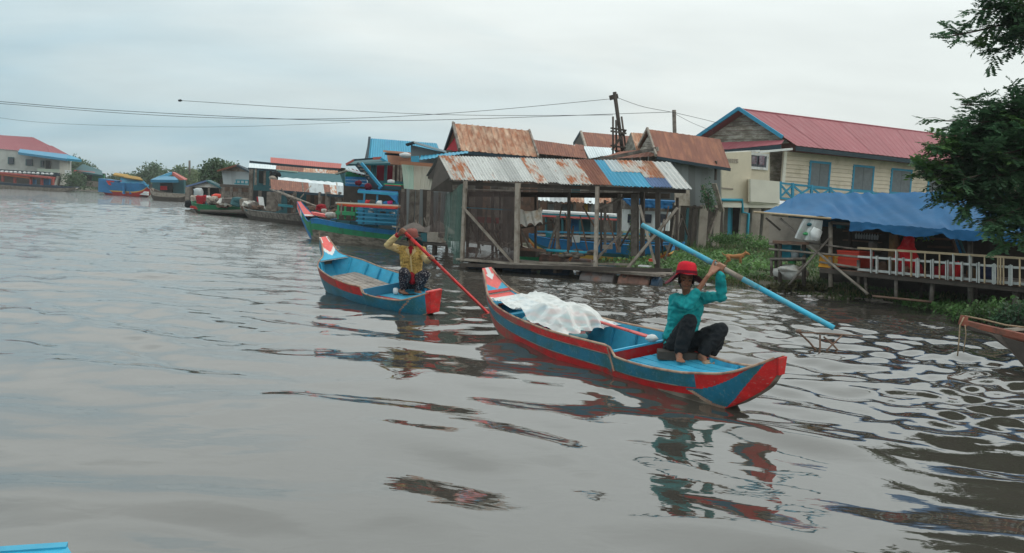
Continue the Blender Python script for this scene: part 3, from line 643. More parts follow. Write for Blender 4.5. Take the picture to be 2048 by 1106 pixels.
def fcol(t, h, sd):
    if t < 0.655:
        lo = 0.51; up = 0.82 if t > .1 else 0.76
        if h > up: return 1 if t > .35 else 4
        if h > lo: return 0
        return (2 if t > .25 else 4) if h > .16 else 3
    if t > .900+.085*h**.7: return 1                       # red stem edge
    st = lerp(.900, .838, min(1, h/.56))                   # bare wooden stripe running down and aft
    if t > .855 and h > .60+.40*max(0, (t-.855)/.105)**1.4: return 1
    if st < t < st+.011 and h < .56: return 5
    if t >= st and (h < .60 or t > .855): return 0
    if h > .64 and t <= .855: return 0
    return 2 if h > lerp(.30, .44, max(0, min(1, (t-.66)/.12))) else 3
hull_parts(FT, fh, fcol, fm, nt=300, nh=36, ribs=10)
def bowpat(u, v):
    c = abs(v-0.5)*2
    if u < 0.25: return 1 if c > 0.35 else 0
    w = 0.25+0.30*(1-c)
    if u < w+0.12: return 1 if u > w-0.12 else 0
    if u < w+0.28: return 1
    if u < 0.86: return 2
    return 3
end_board(FT, fh, (0.0, 0.075), 'bow_board', ['white_paint', 'pink_red_paint', 'light_blue_paint', 'red_paint'], bowpat)
end_board(FT, fh, (0.075, 0.125), 'bow_deck', ['pink_red_paint', 'white_paint', 'light_blue_paint'], lambda u, v: 0 if u < .35 else (1 if u < .6 else 2), hh=(.93, .93))
# stern deck boards and stern cap
for k in range(5):
    a, b = k/5+0.012, (k+1)/5-0.012; mb = MB(); n = 14
    def DP(i, j, dz=0): 
        t = lerp(0.665, 0.90, i/n); z = lerp(0.225, 0.30, max(0, (i/n-.55)/.45)**1.5); w = fh.q(t, 3)-0.05; u = lerp(a, b, j)
        return fh.C(t, lerp(-w, w, u), z+dz)
    mb.grid(lambda i, j: DP(i, j), n, 1); mb.grid(lambda i, j: DP(i, 1-j, -0.016), n, 1)
    mb.grid(lambda i, j: DP(i, 0, -0.016*(1-j)), n, 1); mb.grid(lambda i, j: DP(i, 1, -0.016*j), n, 1)
    mb.build('deck_board', 'light_blue_paint', FT)
end_board(FT, fh, (0.93, 1.0), 'stern_cap', ['red_paint', 'pink_red_paint', 'light_blue_paint', 'worn_edge_wood'], lambda u, v: 3 if (v < .12 or v > .9) else (1 if u > .2 else 2))
mb = MB(); q = [fh.P(1, -1, 0), fh.P(1, 1, 0), fh.P(1, 1, 1), fh.P(1, -1, 1)]; mb.slab([p+fh.ax*0.012 for p in q], 0.02); mb.build('stern_board', 'red_paint', FT)
for hh_, t0_, t1_ in ((.82, .1, .655), (.51, .04, .655), (.64, .665, .82)):
    for sd in (-1, 1):
        MB().tube([fh.P(lerp(t0_, t1_, i/40), sd, hh_, -.002) for i in range(41)], .005, 5).build('plank_seam', 'bare_hull_wood', FT, smooth=True)
# bulkhead panel in front of the rower: red with pale blue edge
q = [fh.P(0.655, -1, 0.05, .03), fh.P(0.655, 1, 0.05, .03), fh.C(0.655, fh.q(.64, 3)-.03, 0.325), fh.C(0.655, -fh.q(.64, 3)+.03, 0.325)]
MB().slab(q, 0.02).build('bulkhead', 'dark_red_paint', FT)
MB().beam(q[3]+V((0, 0, .01)), q[2]+V((0, 0, .01)), 0.035, 0.02).build('bulkhead_rail', 'light_blue_paint', FT)
# raised board fixed inside the cut-down side
mb = MB(); n = 8
mb.grid(lambda i, j: fh.P(lerp(.655, .78, i/n), 1, 1, .03+.02, lerp(0.0, lerp(.075, .0, i/n), j)), n, 1); mb.build('side_board', 'red_paint', FT, solid=0.012)
mb = MB(); e0 = fh.P(.645, -1, .98, -.004); e1 = fh.P(.663, -1, .62, -.004); mb.beam(e0, e1, .016, .02); mb.build('strake_end', 'worn_edge_wood', FT)
mb = MB(); e0 = fh.P(.645, 1, .98, -.004); e1 = fh.P(.663, 1, .62, -.004); mb.beam(e0, e1, .016, .02); mb.build('strake_end', 'worn_edge_wood', FT)
# thwarts
for t in (0.2, 0.42):
    MB().beam(fh.P(t, -1, .86, .02), fh.P(t, 1, .86, .02), .12, .022, up=(0, 0, 1)).build('thwart', 'light_blue_paint', FT)
# ---------------------------------------------------------------- second sampan (yellow shirt)
YB0 = (-3.60, 17.0); YB1 = (-1.17, 13.8)
YTAB = [
    (0.00, 0.74, 0.95, 0.085, 0.07),
    (0.05, 0.50, 0.80, 0.12, 0.09),
    (0.09, 0.26, 0.66, 0.17, 0.12),
    (0.13, 0.10, 0.57, 0.33, 0.17),
    (0.20, 0.00, 0.50, 0.46, 0.24),
    (0.38, -0.07, 0.40, 0.52, 0.29),
    (0.56, -0.10, 0.36, 0.53, 0.30),
    (0.635, -0.10, 0.36, 0.525, 0.30),
    (0.65, -0.10, 0.27, 0.52, 0.30),
    (0.75, -0.09, 0.23, 0.47, 0.28),
    (0.87, -0.06, 0.22, 0.37, 0.20),
    (0.95, -0.02, 0.29, 0.21, 0.12),
    (1.00, 0.04, 0.36, 0.095, 0.06)]
yh = Hull(YB0, YB1, YTAB, heel=radians(9))
YT = thing('sampan', (YB0[0]*.5+YB1[0]*.5, YB0[1]*.5+YB1[1]*.5, 0), 'smaller light blue wooden rowing boat with a red strake and red stern, rowed behind', 'boat', 'rowed red and blue wooden boats')
def ycol(t, h, sd):
    if t < 0.645:
        if h > 0.68 and t > .04: return 1 if t > .4 else 4
        return 0 if h > .1 else 3
    if t > 0.985: return 1
    dl = 0.93-0.10*(1-h)
    if dl-.01 < t < dl: return 5
    return 0 if h > .06 else 5
hull_parts(YT, yh, ycol, fm, nt=110, nh=18, ribs=8)
def ybow(u, v):
    c = abs(v-0.5)*2
    if u < 0.28: return 0 if c > .55 else 1
    w = 0.45+0.28*(1-c)
    if abs(u-w) < .07: return 0
    return 1 if u < w else 2
end_board(YT, yh, (0.0, 0.125), 'bow_board', ['white_paint', 'pink_red_paint', 'light_blue_paint'], ybow)
for k in range(7):
    a, b = k/7+.008, (k+1)/7-.008; mb = MB(); n = 12
    def FP(i, j, dz=0):
        t = lerp(.17, .64, i/n); z = lerp(.30, .16, i/n); w = min(yh.q(t, 3)-.09, .36); return yh.C(t, lerp(-w, w, lerp(a, b, j)), z+dz)
    mb.grid(lambda i, j: FP(i, j), n, 1); mb.grid(lambda i, j: FP(i, 0, -.015*(1-j)), n, 1); mb.grid(lambda i, j: FP(i, 1, -.015*j), n, 1)
    mb.build('floor_board', 'floor_board', YT)
for k in range(4):
    a, b = k/4+.01, (k+1)/4-.01; mb = MB(); n = 8
    def DP2(i, j, dz=0):
        t = lerp(.66, .95, i/n); w = yh.q(t, 3)-.06; return yh.C(t, lerp(-w, w, lerp(a, b, j)), .185+dz+.05*max(0, (i/n-.7)/.3))
    mb.grid(lambda i, j: DP2(i, j), n, 1); mb.build('deck_board', 'dark_red_paint' if k == 0 else 'light_blue_paint', YT)
q = [yh.P(.65, -1, .05, .03), yh.P(.65, 1, .05, .03), yh.C(.65, yh.q(.62, 3)-.03, .33), yh.C(.65, -yh.q(.62, 3)+.03, .33)]
MB().slab(q, .02).build('bulkhead', 'sky_blue_paint', YT)
mb = MB(); q = [yh.P(1, -1, 0, -.01), yh.P(1, 1, 0, -.01), yh.P(1, 1, 1.05, -.01), yh.P(1, -1, 1.05, -.01)]; mb.slab([p+yh.ax*.015 for p in q], .03); mb.build('stern_board', 'red_paint', YT)
mb = MB(); mb.beam(yh.P(.99, -1, 1, -.01, .02), yh.P(.99, 1, 1, -.01, .02), .07, .03); mb.build('stern_cap', 'pink_red_paint', YT)
# ---------------------------------------------------------------- moored green and blue boat
G0 = at(598, 402, 34.5); G1 = at(842, 470, 31.0)
GTAB = [
    (0.00, 1.13, 1.38, .10, .09),
    (0.04, .80, 1.14, .17, .12),
    (0.09, .40, .90, .26, .15),
    (0.14, .05, .72, .38, .18),
    (0.18, -.08, .66, .48, .22),
    (0.20, -.10, .76, .52, .26),
    (0.24, -.12, .80, .58, .34),
    (0.5, -.15, .70, .70, .50),
    (0.8, -.12, .60, .66, .44),
    (1.0, .02, .56, .48, .32)]
gh = Hull((G0.x, G0.y), (G1.x, G1.y), GTAB)
GT = thing('moored_boat', (G0.x*.5+G1.x*.5, G0.y*.5+G1.y*.5, 0), 'long moored boat in blue and green with a pink tipped upswept bow', 'boat')
gm = ['strong_blue_paint', 'green_paint', 'bare_hull_wood', 'white_paint', 'pink_red_paint', 'worn_edge_wood']
def gcol(t, h, sd):
    if t < .045: return 4 if .1 < h < .9 else 3
    if t < .06 and h > .3: return 3
    if t < .20:
        if h < .55-(t-.05)*1.2 and t < .17: return 0
        return 1 if h > .3 or t < .14 else 2
    if h > .80: return 0
    if h > .54: return 1
    if h < .52 and .27 < t < .285: return 5
    return 2
hull_parts(GT, gh, gcol, gm, inner='teal_trim', nt=100, nh=16, ribs=8, rail='strong_blue_paint', rail_r=.02)
end_board(GT, gh, (0, .10), 'bow_board', ['pink_red_paint', 'white_paint'], lambda u, v: 1 if (u > .85) else 0)
planks(GT, [gh.C(.62, -.5, .42), gh.C(.97, -.4, .40), gh.C(.97, .4, .40), gh.C(.62, .5, .42)], 6, ['grey_wood', 'dark_wood'], name='deck_board')
# ================================================================ people
def frame(f, up):
    f = V(f).normalized(); r = f.cross(V(up)).normalized(); u = r.cross(f); return f, r, u      # r = figure's right-hand side seen from behind
def add_head(mb, c, F, s=1.0):
    f, r, u = F; P = lambda a, b, d: V(c)+(r*a+f*b+u*d)*s
    R = Matrix((r, f, u)).transposed()
    mb.blob(P(0, -.012, .03), (.074*s, .090*s, .092*s), 12, amp=0.0, rot=R)
    mb.blob(P(0, .028, -.020), (.058*s, .058*s, .075*s), 12, amp=0.0, rot=R)
    mb.blob(P(0, .052, -.075), (.030*s, .026*s, .024*s), 8, amp=0.0, rot=R)                     # chin
    for k in (-1, 1):
        mb.blob(P(.034*k, .060, -.018), (.024*s, .020*s, .022*s), 8, amp=0, rot=R)              # cheek
        mb.blob(P(.030*k, .070, .028), (.026*s, .014*s, .010*s), 8, amp=0, rot=R)               # brow ridge
        mb.blob(P(.076*k, -.008, .0), (.010*s, .018*s, .030*s), 8, amp=0, rot=R)                # ear
        mb.blob(P(.013*k, .088, -.022), (.010*s, .012*s, .008*s), 6, amp=0, rot=R)
    cap_pts(mb, P(0, .080, .022), P(0, .100, -.018), .009*s, .012*s, 8)                         # nose
    mb.blob(P(0, .076, -.047), (.026*s, .014*s, .012*s), 8, amp=0, rot=R)                       # mouth mound
def face_parts(T, c, F, s=1.0):
    f, r, u = F; P = lambda a, b, d: V(c)+(r*a+f*b+u*d)*s
    R = Matrix((r, f, u)).transposed()
    for k in (-1, 1):
        MB().blob(P(.031*k, .078, .010), (.0125*s, .007*s, .0050*s), 8, amp=0, rot=R).build('eye', 'eye_white', T, smooth=True)
        MB().blob(P(.031*k, .084, .009), (.0065*s, .005*s, .0062*s), 6, amp=0, rot=R).build('iris', 'hair', T, smooth=True)
        MB().tube([P(.014*k, .086, .033), P(.032*k, .088, .039), P(.050*k, .076, .033)], .0038*s, 5).build('eyebrow', 'hair', T, smooth=True)
        MB().tube([P(.014*k, .082, .016), P(.031*k, .086, .019), P(.047*k, .074, .014)], .0028*s, 5).build('eyelid', 'skin', T, smooth=True)
    MB().tube([P(-.024, .080, -.048), P(0, .0915, -.045), P(.024, .080, -.048)], .0052*s, 6).build('lips', 'lips', T, smooth=True)
def add_hair(T, c, F, s=1.0, low=-.05):
    f, r, u = F; P = lambda a, b, d: V(c)+(r*a+f*b+u*d)*s
    R = Matrix((r, f, u)).transposed(); mb = MB()
    mb.blob(P(0, -.026, .030), (.083*s, .088*s, .094*s), 10, amp=.05, rot=R)
    mb.blob(P(0, -.055, low), (.070*s, .045*s, .065*s), 8, amp=.1, rot=R)
    for k in (-1, 1): mb.blob(P(.073*k, .015, -.005), (.014*s, .022*s, .045*s), 8, amp=.1, rot=R)
    fuse('hair', mb, 'hair', T, .008, 2)
def grip(mb, wrist, c, d, r=.017, thumb=1, s=1.0, wrap=1):
    wrist, c, d = V(wrist), V(c), V(d).normalized(); v = wrist-c; v = (v-d*v.dot(d))
    if v.length < 1e-4: v = V((0, 0, -1))
    v.normalize(); n = d.cross(v)*wrap
    def A(ang, rad, off): return c+d*off+(v*cos(ang)+n*sin(ang))*rad
    lens = [0.94, 1.0, 0.95, 0.82]
    for i in range(4):
        off = (i-1.5)*.0205*s*thumb*-1; k = A(radians(-12), r+.026*s, off)
        cap_pts(mb, wrist+d*off*.45, k, .0165*s, .0125*s, 8)
        seq = [k]+[A(radians(a*lens[i]), r+.0085*s, off) for a in (50, 112, 175, 225)]
        chain(mb, seq, [.0112*s, .0100*s, .0094*s, .0088*s, .0075*s], 8)
    b0 = wrist+d*(.018*s*thumb)*1.0+v*-.01; tb = [b0, A(radians(-20), r+.016*s, .036*s*thumb), A(radians(-80), r+.010*s, .046*s*thumb), A(radians(-135), r+.009*s, .044*s*thumb)]
    chain(mb, tb, [.0145*s, .0125*s, .0105*s, .0085*s], 8)
def add_torso(mb, J, g=0.0, low=1.0):
    sd = (V(J['shR'])-V(J['shL'])).normalized(); hd = (V(J['hipR'])-V(J['hipL'])).normalized()
    for k in (-1, 0, 1):
        a = V(J['chest'])+sd*(.075*k); m = V(J['spine'])+(sd+hd)*.5*(.062*k); p = lerp(V(J['spine']), V(J['pelvis']), low)+hd*(.075*k)
        chain(mb, [a, m, p], [.098+g, .088+g, .105+g])
    chain(mb, [V(J['shL']), V(J['chest'])+V((0, 0, .05)), V(J['shR'])], [.052+g, .072+g, .052+g])
def hat(T, c, F, crown_r, crown_h, brim_r, droop, mat, under, band, seed=0, wave=0.02, tilt=0.0):
    f, r, u = F; Rt = Matrix((r, f, u)).transposed() @ Matrix.Rotation(tilt, 3, 'X'); c = V(c); n = 48
    def S(rad, z, ph):
        return c+Rt @ V((rad*cos(ph), rad*1.08*sin(ph), z))
    prof = [(0.001, crown_h), (crown_r*.45, crown_h*.985), (crown_r*.78, crown_h*.90), (crown_r*.93, crown_h*.70), (crown_r*.99, crown_h*.40), (crown_r*1.03, crown_h*.12), (crown_r*1.05, 0.0)]
    mb = MB(); mb.grid(lambda i, j: S(prof[i][0]*(1+.015*sin(3*2*pi*j/n+seed)), prof[i][1]+.004*sin(2*2*pi*j/n), 2*pi*j/n), len(prof)-1, n)
    m = 7
    def B(i, j, dz=0):
        ph = 2*pi*j/n; s = i/m; rad = lerp(crown_r*1.05, brim_r, s); side = abs(cos(ph))
        z = -droop*(s**1.3)*(.02+1.25*side*side)+wave*s*sin(5*ph+seed)+.5*wave*s*sin(8*ph+seed*2)
        return S(rad*(1+.03*s*sin(3*ph+seed)), z+dz, ph)
    mb2 = MB(); mb2.grid(lambda i, j: B(i, n-j, .002), m, n); 
    h = mb.build('hat', mat, T, smooth=True, solid=.004)
    for p in mb2.v: pass
    mb2.m = [0 if (k//n) < 1 else 1 for k in range(len(mb2.f))]
    b1 = mb2.build('brim', [mat, under], h, smooth=True)
    mb3 = MB(); mb3.grid(lambda i, j: B(i, j, -.003), m, n); mb3.build('brim_lining', under, h, smooth=True)
    mb4 = MB(); mb4.grid(lambda i, j: S(crown_r*(1.045+.012*(i % 2 == 0))+.003, lerp(.012, crown_h*.30, i/3), 2*pi*j/n), 3, n); mb4.build('hat_band', band, h, smooth=True)
    return h
def foot(mb, ankle, heel, toe, s=1.0):
    ankle, heel, toe = V(ankle), V(heel), V(toe); d = (toe-heel).normalized(); x = d.cross(V((0, 0, 1))).normalized()
    chain(mb, [ankle, heel+V((0, 0, .015))], [.034*s, .030*s]); cap_pts(mb, ankle, lerp(heel, toe, .6)+V((0, 0, .006)), .032*s, .024*s)
    for k in (-1, 0, 1): cap_pts(mb, heel, lerp(heel, toe, .78)+x*(.020*k*s), .026*s, .019*s)
    for k in range(5): 
        o = (k-2)*.0155*s; L = [.94, 1.0, .98, .95, .9][k] 
        cap_pts(mb, lerp(heel, toe, .75)+x*o, lerp(heel, toe, L)+x*o*1.15, .012*s, (.0105 if k else .0125)*s, 8)
def limbs(mb, pts, rs): chain(mb, [V(p) for p in pts], rs)
# ---------------------------------------------------------------- rower in the front boat
J = dict(pelvis=at(1361, 686, 9.53), hipL=at(1350, 691, 9.5), hipR=at(1375, 691, 9.5), spine=at(1366, 650, 9.52), chest=at(1372, 614, 9.47), neck=at(1373, 588, 9.44),
         head=at(1372.5, 560, 9.38), shL=at(1351, 600, 9.42), shR=at(1397, 597, 9.50), elL=at(1376, 609, 9.19), wrL=at(1415, 553, 9.16), hnL=at(1427, 539, 9.13),
         elR=at(1443, 593, 9.35), wrR=at(1441, 551, 9.26), hnR=at(1437, 531, 9.2),
         knL=at(1379, 643, 9.23), anL=at(1360, 703, 9.24), knR=at(1441, 660, 9.32), anR=at(1404, 708, 9.22))
oa, ob = at(1284, 450, 9.75), at(1668, 656, 8.72)
od = (ob-oa).normalized()
def nearest(p): return oa+od*((V(p)-oa).dot(od))
F1 = frame(V((-0.12, -1, -0.10)), (0.0, 0, 1))
W1 = thing('person', (J['pelvis'].x, J['pelvis'].y, .25), 'woman in a teal shirt, black trousers and red floppy hat holding up a blue oar', 'person')
b = MB()
add_torso(b, J); chain(b, [J['chest'], J['neck'], J['head']-F1[2]*.05], [.07, .045, .048]); add_head(b, J['head'], F1, 1.0)
limbs(b, [J['shL'], J['elL'], lerp(J['elL'], J['wrL'], .35), J['wrL']], [.046, .034, .034, .021]); limbs(b, [J['shR'], J['elR'], lerp(J['elR'], J['wrR'], .35), J['wrR']], [.046, .035, .034, .023])
g1, g2 = nearest(at(1424, 533, 9.15)), nearest(at(1438, 530, 9.2))
grip(b, lerp(J['wrL'], g1, .35), g1, od, .028, thumb=-1, s=1.1, wrap=1); grip(b, lerp(J['wrR'], g2, .35)+V((0, 0, 0)), g2, od, .028, thumb=1, s=1.1, wrap=-1)
limbs(b, [J['wrL'], lerp(J['wrL'], g1, .4)], [.023, .024]); limbs(b, [J['wrR'], lerp(J['wrR'], g2, .4)], [.023, .024])
DZ1 = .285
def sole(px, py, Y, z): p = at(px, py, Y); return V((p.x, p.y, z))
hL, tL = at(1356, 712, 9.26), at(1362, 724, 9.08); hR, tR = at(1400, 716, 9.26), at(1419, 728, 9.12)
limbs(b, [J['hipL'], J['knL'], lerp(J['knL'], J['anL'], .3), J['anL']], [.085, .055, .052, .033]); limbs(b, [J['hipR'], J['knR'], lerp(J['knR'], J['anR'], .3), J['anR']], [.085, .055, .052, .033])
foot(b, J['anL'], hL, tL, 1.0); foot(b, J['anR'], hR, tR, 1.0)
fuse('body', b, 'skin', W1, .0055, 3)
face_parts(W1, J['head'], F1); add_hair(W1, J['head'], F1)
s = MB(); add_torso(s, J, .016, .75)
cuffL = lerp(J['elL'], J['wrL'], .42)
limbs(s, [J['shL'], J['elL'], cuffL], [.062, .052, .043]); limbs(s, [J['shR'], J['elR'], lerp(J['elR'], J['wrR'], .98)], [.062, .052, .043])
chain(s, [J['chest']+V((0, 0, .06)), J['neck']-V((0, 0, .012))], [.075, .052])
fuse('shirt', s, 'teal_cloth', W1, .007, 1, fold=.013, fscale=10, seed=3)
t = MB(); hd = (J['hipR']-J['hipL']).normalized()
for k in (-1, 0, 1): cap_pts(t, J['pelvis']+hd*.06*k+V((0, 0, .03)), J['pelvis']+hd*.07*k-V((0, 0, .02)), .118, .118)
hmL = lerp(J['knL'], J['anL'], .90); hmR = lerp(J['knR'], J['anR'], .85)
limbs(t, [J['hipL'], lerp(J['hipL'], J['knL'], .55), J['knL'], lerp(J['knL'], hmL, .5), hmL], [.110, .095, .074, .078, .066])
limbs(t, [J['hipR'], lerp(J['hipR'], J['knR'], .55), J['knR'], lerp(J['knR'], hmR, .5), hmR], [.105, .095, .076, .078, .066])
limbs(t, [J['knR'], at(1436, 690, 9.34), at(1427, 706, 9.30)], [.06, .05, .035]); limbs(t, [lerp(J['hipL'], J['knL'], .3), at(1346, 690, 9.42)], [.08, .07])
fuse('trousers', t, 'black_cloth', W1, .008, 1, fold=.010, fscale=10, seed=8)
hat(W1, J['head']+F1[2]*.052+F1[0]*-.006, F1, .104, .140, .215, .085, 'red_hat', 'maroon_hat', 'maroon_hat', seed=2.6, wave=.013, tilt=radians(14))
oar('oar', oa, ob, None, 'light blue oar with a bare wooden grip held aloft by the woman in teal', None, ['oar_blue', 'oar_blue'], w=.056, bl=.85, bw=.044, bt=.027, both=True,
    mid=[(0, .405, 'oar_blue'), (.405, .55, 'pale_wood'), (.55, 1, 'oar_blue')])
# low wooden block she sits on, rolled net by her feet
k = MB(); c0 = at(1345, 709, 9.42); k.beam(c0+V((-.16, 0, 0)), c0+V((.34, -.05, 0)), .20, .085); tag(k.build('seat_block', 'grey_plank'), 'low dark wooden block under the woman in teal', 'stool')
k = MB(); c0 = at(1432, 727, 9.15); k.blob(c0, (.10, .07, .03), 8, 3, .5); k.blob(c0+V((-.09, -.02, .0)), (.06, .05, .028), 8, 5, .5)
o = k.build('rope_coil', 'rope', smooth=True); tag(o, 'small grey heap of netting beside the bare feet of the woman in teal', 'net')
MATS['rope']
# ---------------------------------------------------------------- rower in the second boat
K = dict(pelvis=at(823, 560, 14.97), hipL=at(813, 563, 14.95), hipR=at(833, 563, 14.95), spine=at(823, 537, 14.95), chest=at(823, 511, 14.9), neck=at(823, 494, 14.87),
         head=at(823.5, 477.5, 14.8), shL=at(803, 500, 14.88), shR=at(843, 500, 14.88), elL=at(775, 490, 14.74), wrL=at(795, 470, 14.6),
         elR=at(854, 521, 14.72), wrR=at(862, 517, 14.5), knL=at(808, 545, 14.56), anL=at(807, 577, 14.76), knR=at(850, 549, 14.6), anR=at(836, 579, 14.76))
pa, pb = at(804, 459, 14.42), on(978, 628, -.04)
pd = (pb-pa).normalized()
def near2(p): return pa+pd*((V(p)-pa).dot(pd))
F2 = frame(V((.05, -1, -0.25)), (0, 0, 1))
W2 = thing('person', (K['pelvis'].x, K['pelvis'].y, .2), 'woman in a patterned yellow shirt, floral trousers and brown hat paddling a red oar', 'person')
b = MB(); add_torso(b, K); chain(b, [K['chest'], K['neck'], K['head']-F2[2]*.05], [.07, .045, .048]); add_head(b, K['head'], F2, 1.0)
limbs(b, [K['shL'], K['elL'], lerp(K['elL'], K['wrL'], .35), K['wrL']], [.046, .035, .034, .022]); limbs(b, [K['shR'], K['elR'], lerp(K['elR'], K['wrR'], .35), K['wrR']], [.046, .035, .034, .022])
g1, g2 = near2(at(806, 461, 14.45)), near2(at(864, 516, 14.4))
grip(b, lerp(K['wrL'], g1, .5), g1, pd, .026, thumb=1, s=1.15, wrap=-1); grip(b, lerp(K['wrR'], g2, .3), g2, pd, .026, thumb=-1, s=1.15, wrap=1)
limbs(b, [K['wrL'], lerp(K['wrL'], g1, .5)], [.023, .024]); limbs(b, [K['wrR'], lerp(K['wrR'], g2, .4)], [.023, .024])
hL, tL = at(800, 584, 14.8), at(813, 587, 14.62); hR, tR = at(832, 585, 14.8), at(849, 592, 14.62)
limbs(b, [K['hipL'], K['knL'], lerp(K['knL'], K['anL'], .3), K['anL']], [.085, .055, .052, .033]); limbs(b, [K['hipR'], K['knR'], lerp(K['knR'], K['anR'], .3), K['anR']], [.085, .055, .052, .033])
foot(b, K['anL'], hL, tL); foot(b, K['anR'], hR, tR)
fuse('body', b, 'skin', W2, .007, 3); face_parts(W2, K['head'], F2); add_hair(W2, K['head'], F2)
s = MB(); add_torso(s, K, .020, .80); chain(s, [K['chest']+V((0, 0, .06)), K['neck']-V((0, 0, .03))], [.075, .055])
limbs(s, [K['shL'], lerp(K['shL'], K['elL'], .35)], [.068, .060]); limbs(s, [K['shR'], lerp(K['shR'], K['elR'], .4)], [.068, .060])
fuse('shirt', s, 'yellow_print', W2, .009, 1, fold=.010, fscale=12, seed=5)
s = MB(); limbs(s, [lerp(K['shL'], K['elL'], .25), K['elL'], lerp(K['elL'], K['wrL'], .82)], [.062, .056, .045]); fuse('sleeve', s, 'plain_yellow', W2, .010, 2, fold=.006, seed=2)
s = MB(); limbs(s, [lerp(K['shR'], K['elR'], .3), K['elR'], lerp(K['elR'], K['wrR'], .7)], [.062, .056, .045]); fuse('sleeve', s, 'plain_yellow', W2, .010, 2, fold=.006, seed=2)
s = MB(); limbs(s, [lerp(K['elL'], K['wrL'], .74), lerp(K['elL'], K['wrL'], 1.02)], [.042, .038]); fuse('cuff', s, 'crimson_cloth', W2, .008, 1)
# open collar, red undershirt, placket, pocket flaps
cf = K['chest']+V((0, -.115, .045)); c = MB()
c.slab([K['neck']+V((-.055, -.085, -.015)), cf+V((0, -.012, -.03)), K['neck']+V((.055, -.085, -.015)), K['neck']+V((0, -.07, .03))], .012); c.build('undershirt', 'crimson_cloth', W2)
for sx in (-1, 1):
    c = MB(); n0 = K['neck']; c.slab([n0+V((sx*.060, -.060, .004)), n0+V((sx*.030, -.098, -.030)), cf+V((sx*.022, -.026, -.045)), n0+V((sx*.092, -.075, -.055))], .008); c.build('collar', 'plain_yellow', W2)
q0, q1 = cf+V((0, -.016, -.05)), at(824, 543, 14.80)
MB().beam(q0, q1+V((0, -.02, 0)), .022, .008, up=(0, -1, 0)).build('placket', 'plain_yellow', W2)
s = MB(); cap_pts(s, at(823, 551, 14.80), at(825, 562, 14.78), .055, .06); fuse('shirt_tail', s, 'crimson_cloth', W2, .009, 2, fold=.005)
t = MB(); hd = (K['hipR']-K['hipL']).normalized()
for k in (-1, 0, 1): cap_pts(t, K['pelvis']+hd*.06*k+V((0, 0, .02)), K['pelvis']+hd*.07*k-V((0, 0, .04)), .118, .118)
hmL = lerp(K['knL'], K['anL'], .92); hmR = lerp(K['knR'], K['anR'], .90)
limbs(t, [K['hipL'], lerp(K['hipL'], K['knL'], .5), K['knL'], lerp(K['knL'], hmL, .5), hmL], [.115, .10, .082, .082, .055])
limbs(t, [K['hipR'], lerp(K['hipR'], K['knR'], .5), K['knR'], lerp(K['knR'], hmR, .5), hmR], [.115, .10, .082, .082, .055])
fuse('trousers', t, 'floral_cloth', W2, .010, 2, fold=.008, fscale=10, seed=4)
hat(W2, K['head']+F2[2]*.045+F2[0]*.004, F2, .097, .125, .178, .05, 'brown_hat', 'black_cloth', 'brown_hat', seed=2.2, wave=.008, tilt=radians(6))
oar('oar', pa, pb, None, 'red oar dipped into the water by the woman in yellow', None, ['red_paint', 'red_paint'], w=.052, bl=1.25, bw=.085, bt=.022,
    mid=[(0, .10, 'red_paint'), (.10, .44, 'red_paint'), (.44, .56, 'pale_wood'), (.56, 1, 'red_paint')])
# cup and small things at her feet
tag(MB().lathe([(.035, 0), (.045, .04), (.042, .09), (.02, .10)], at(791, 588, 14.7), 14).build('jug', 'plastic_white', smooth=True), 'small pale jug beside the feet of the woman in yellow', 'jug')
tag(MB().blob(at(826, 590, 14.62), (.17, .08, .018), 8, 2, .2).build('sandal', 'black_rubber', smooth=True), 'flat black sandals under the feet of the woman in yellow', 'sandals')
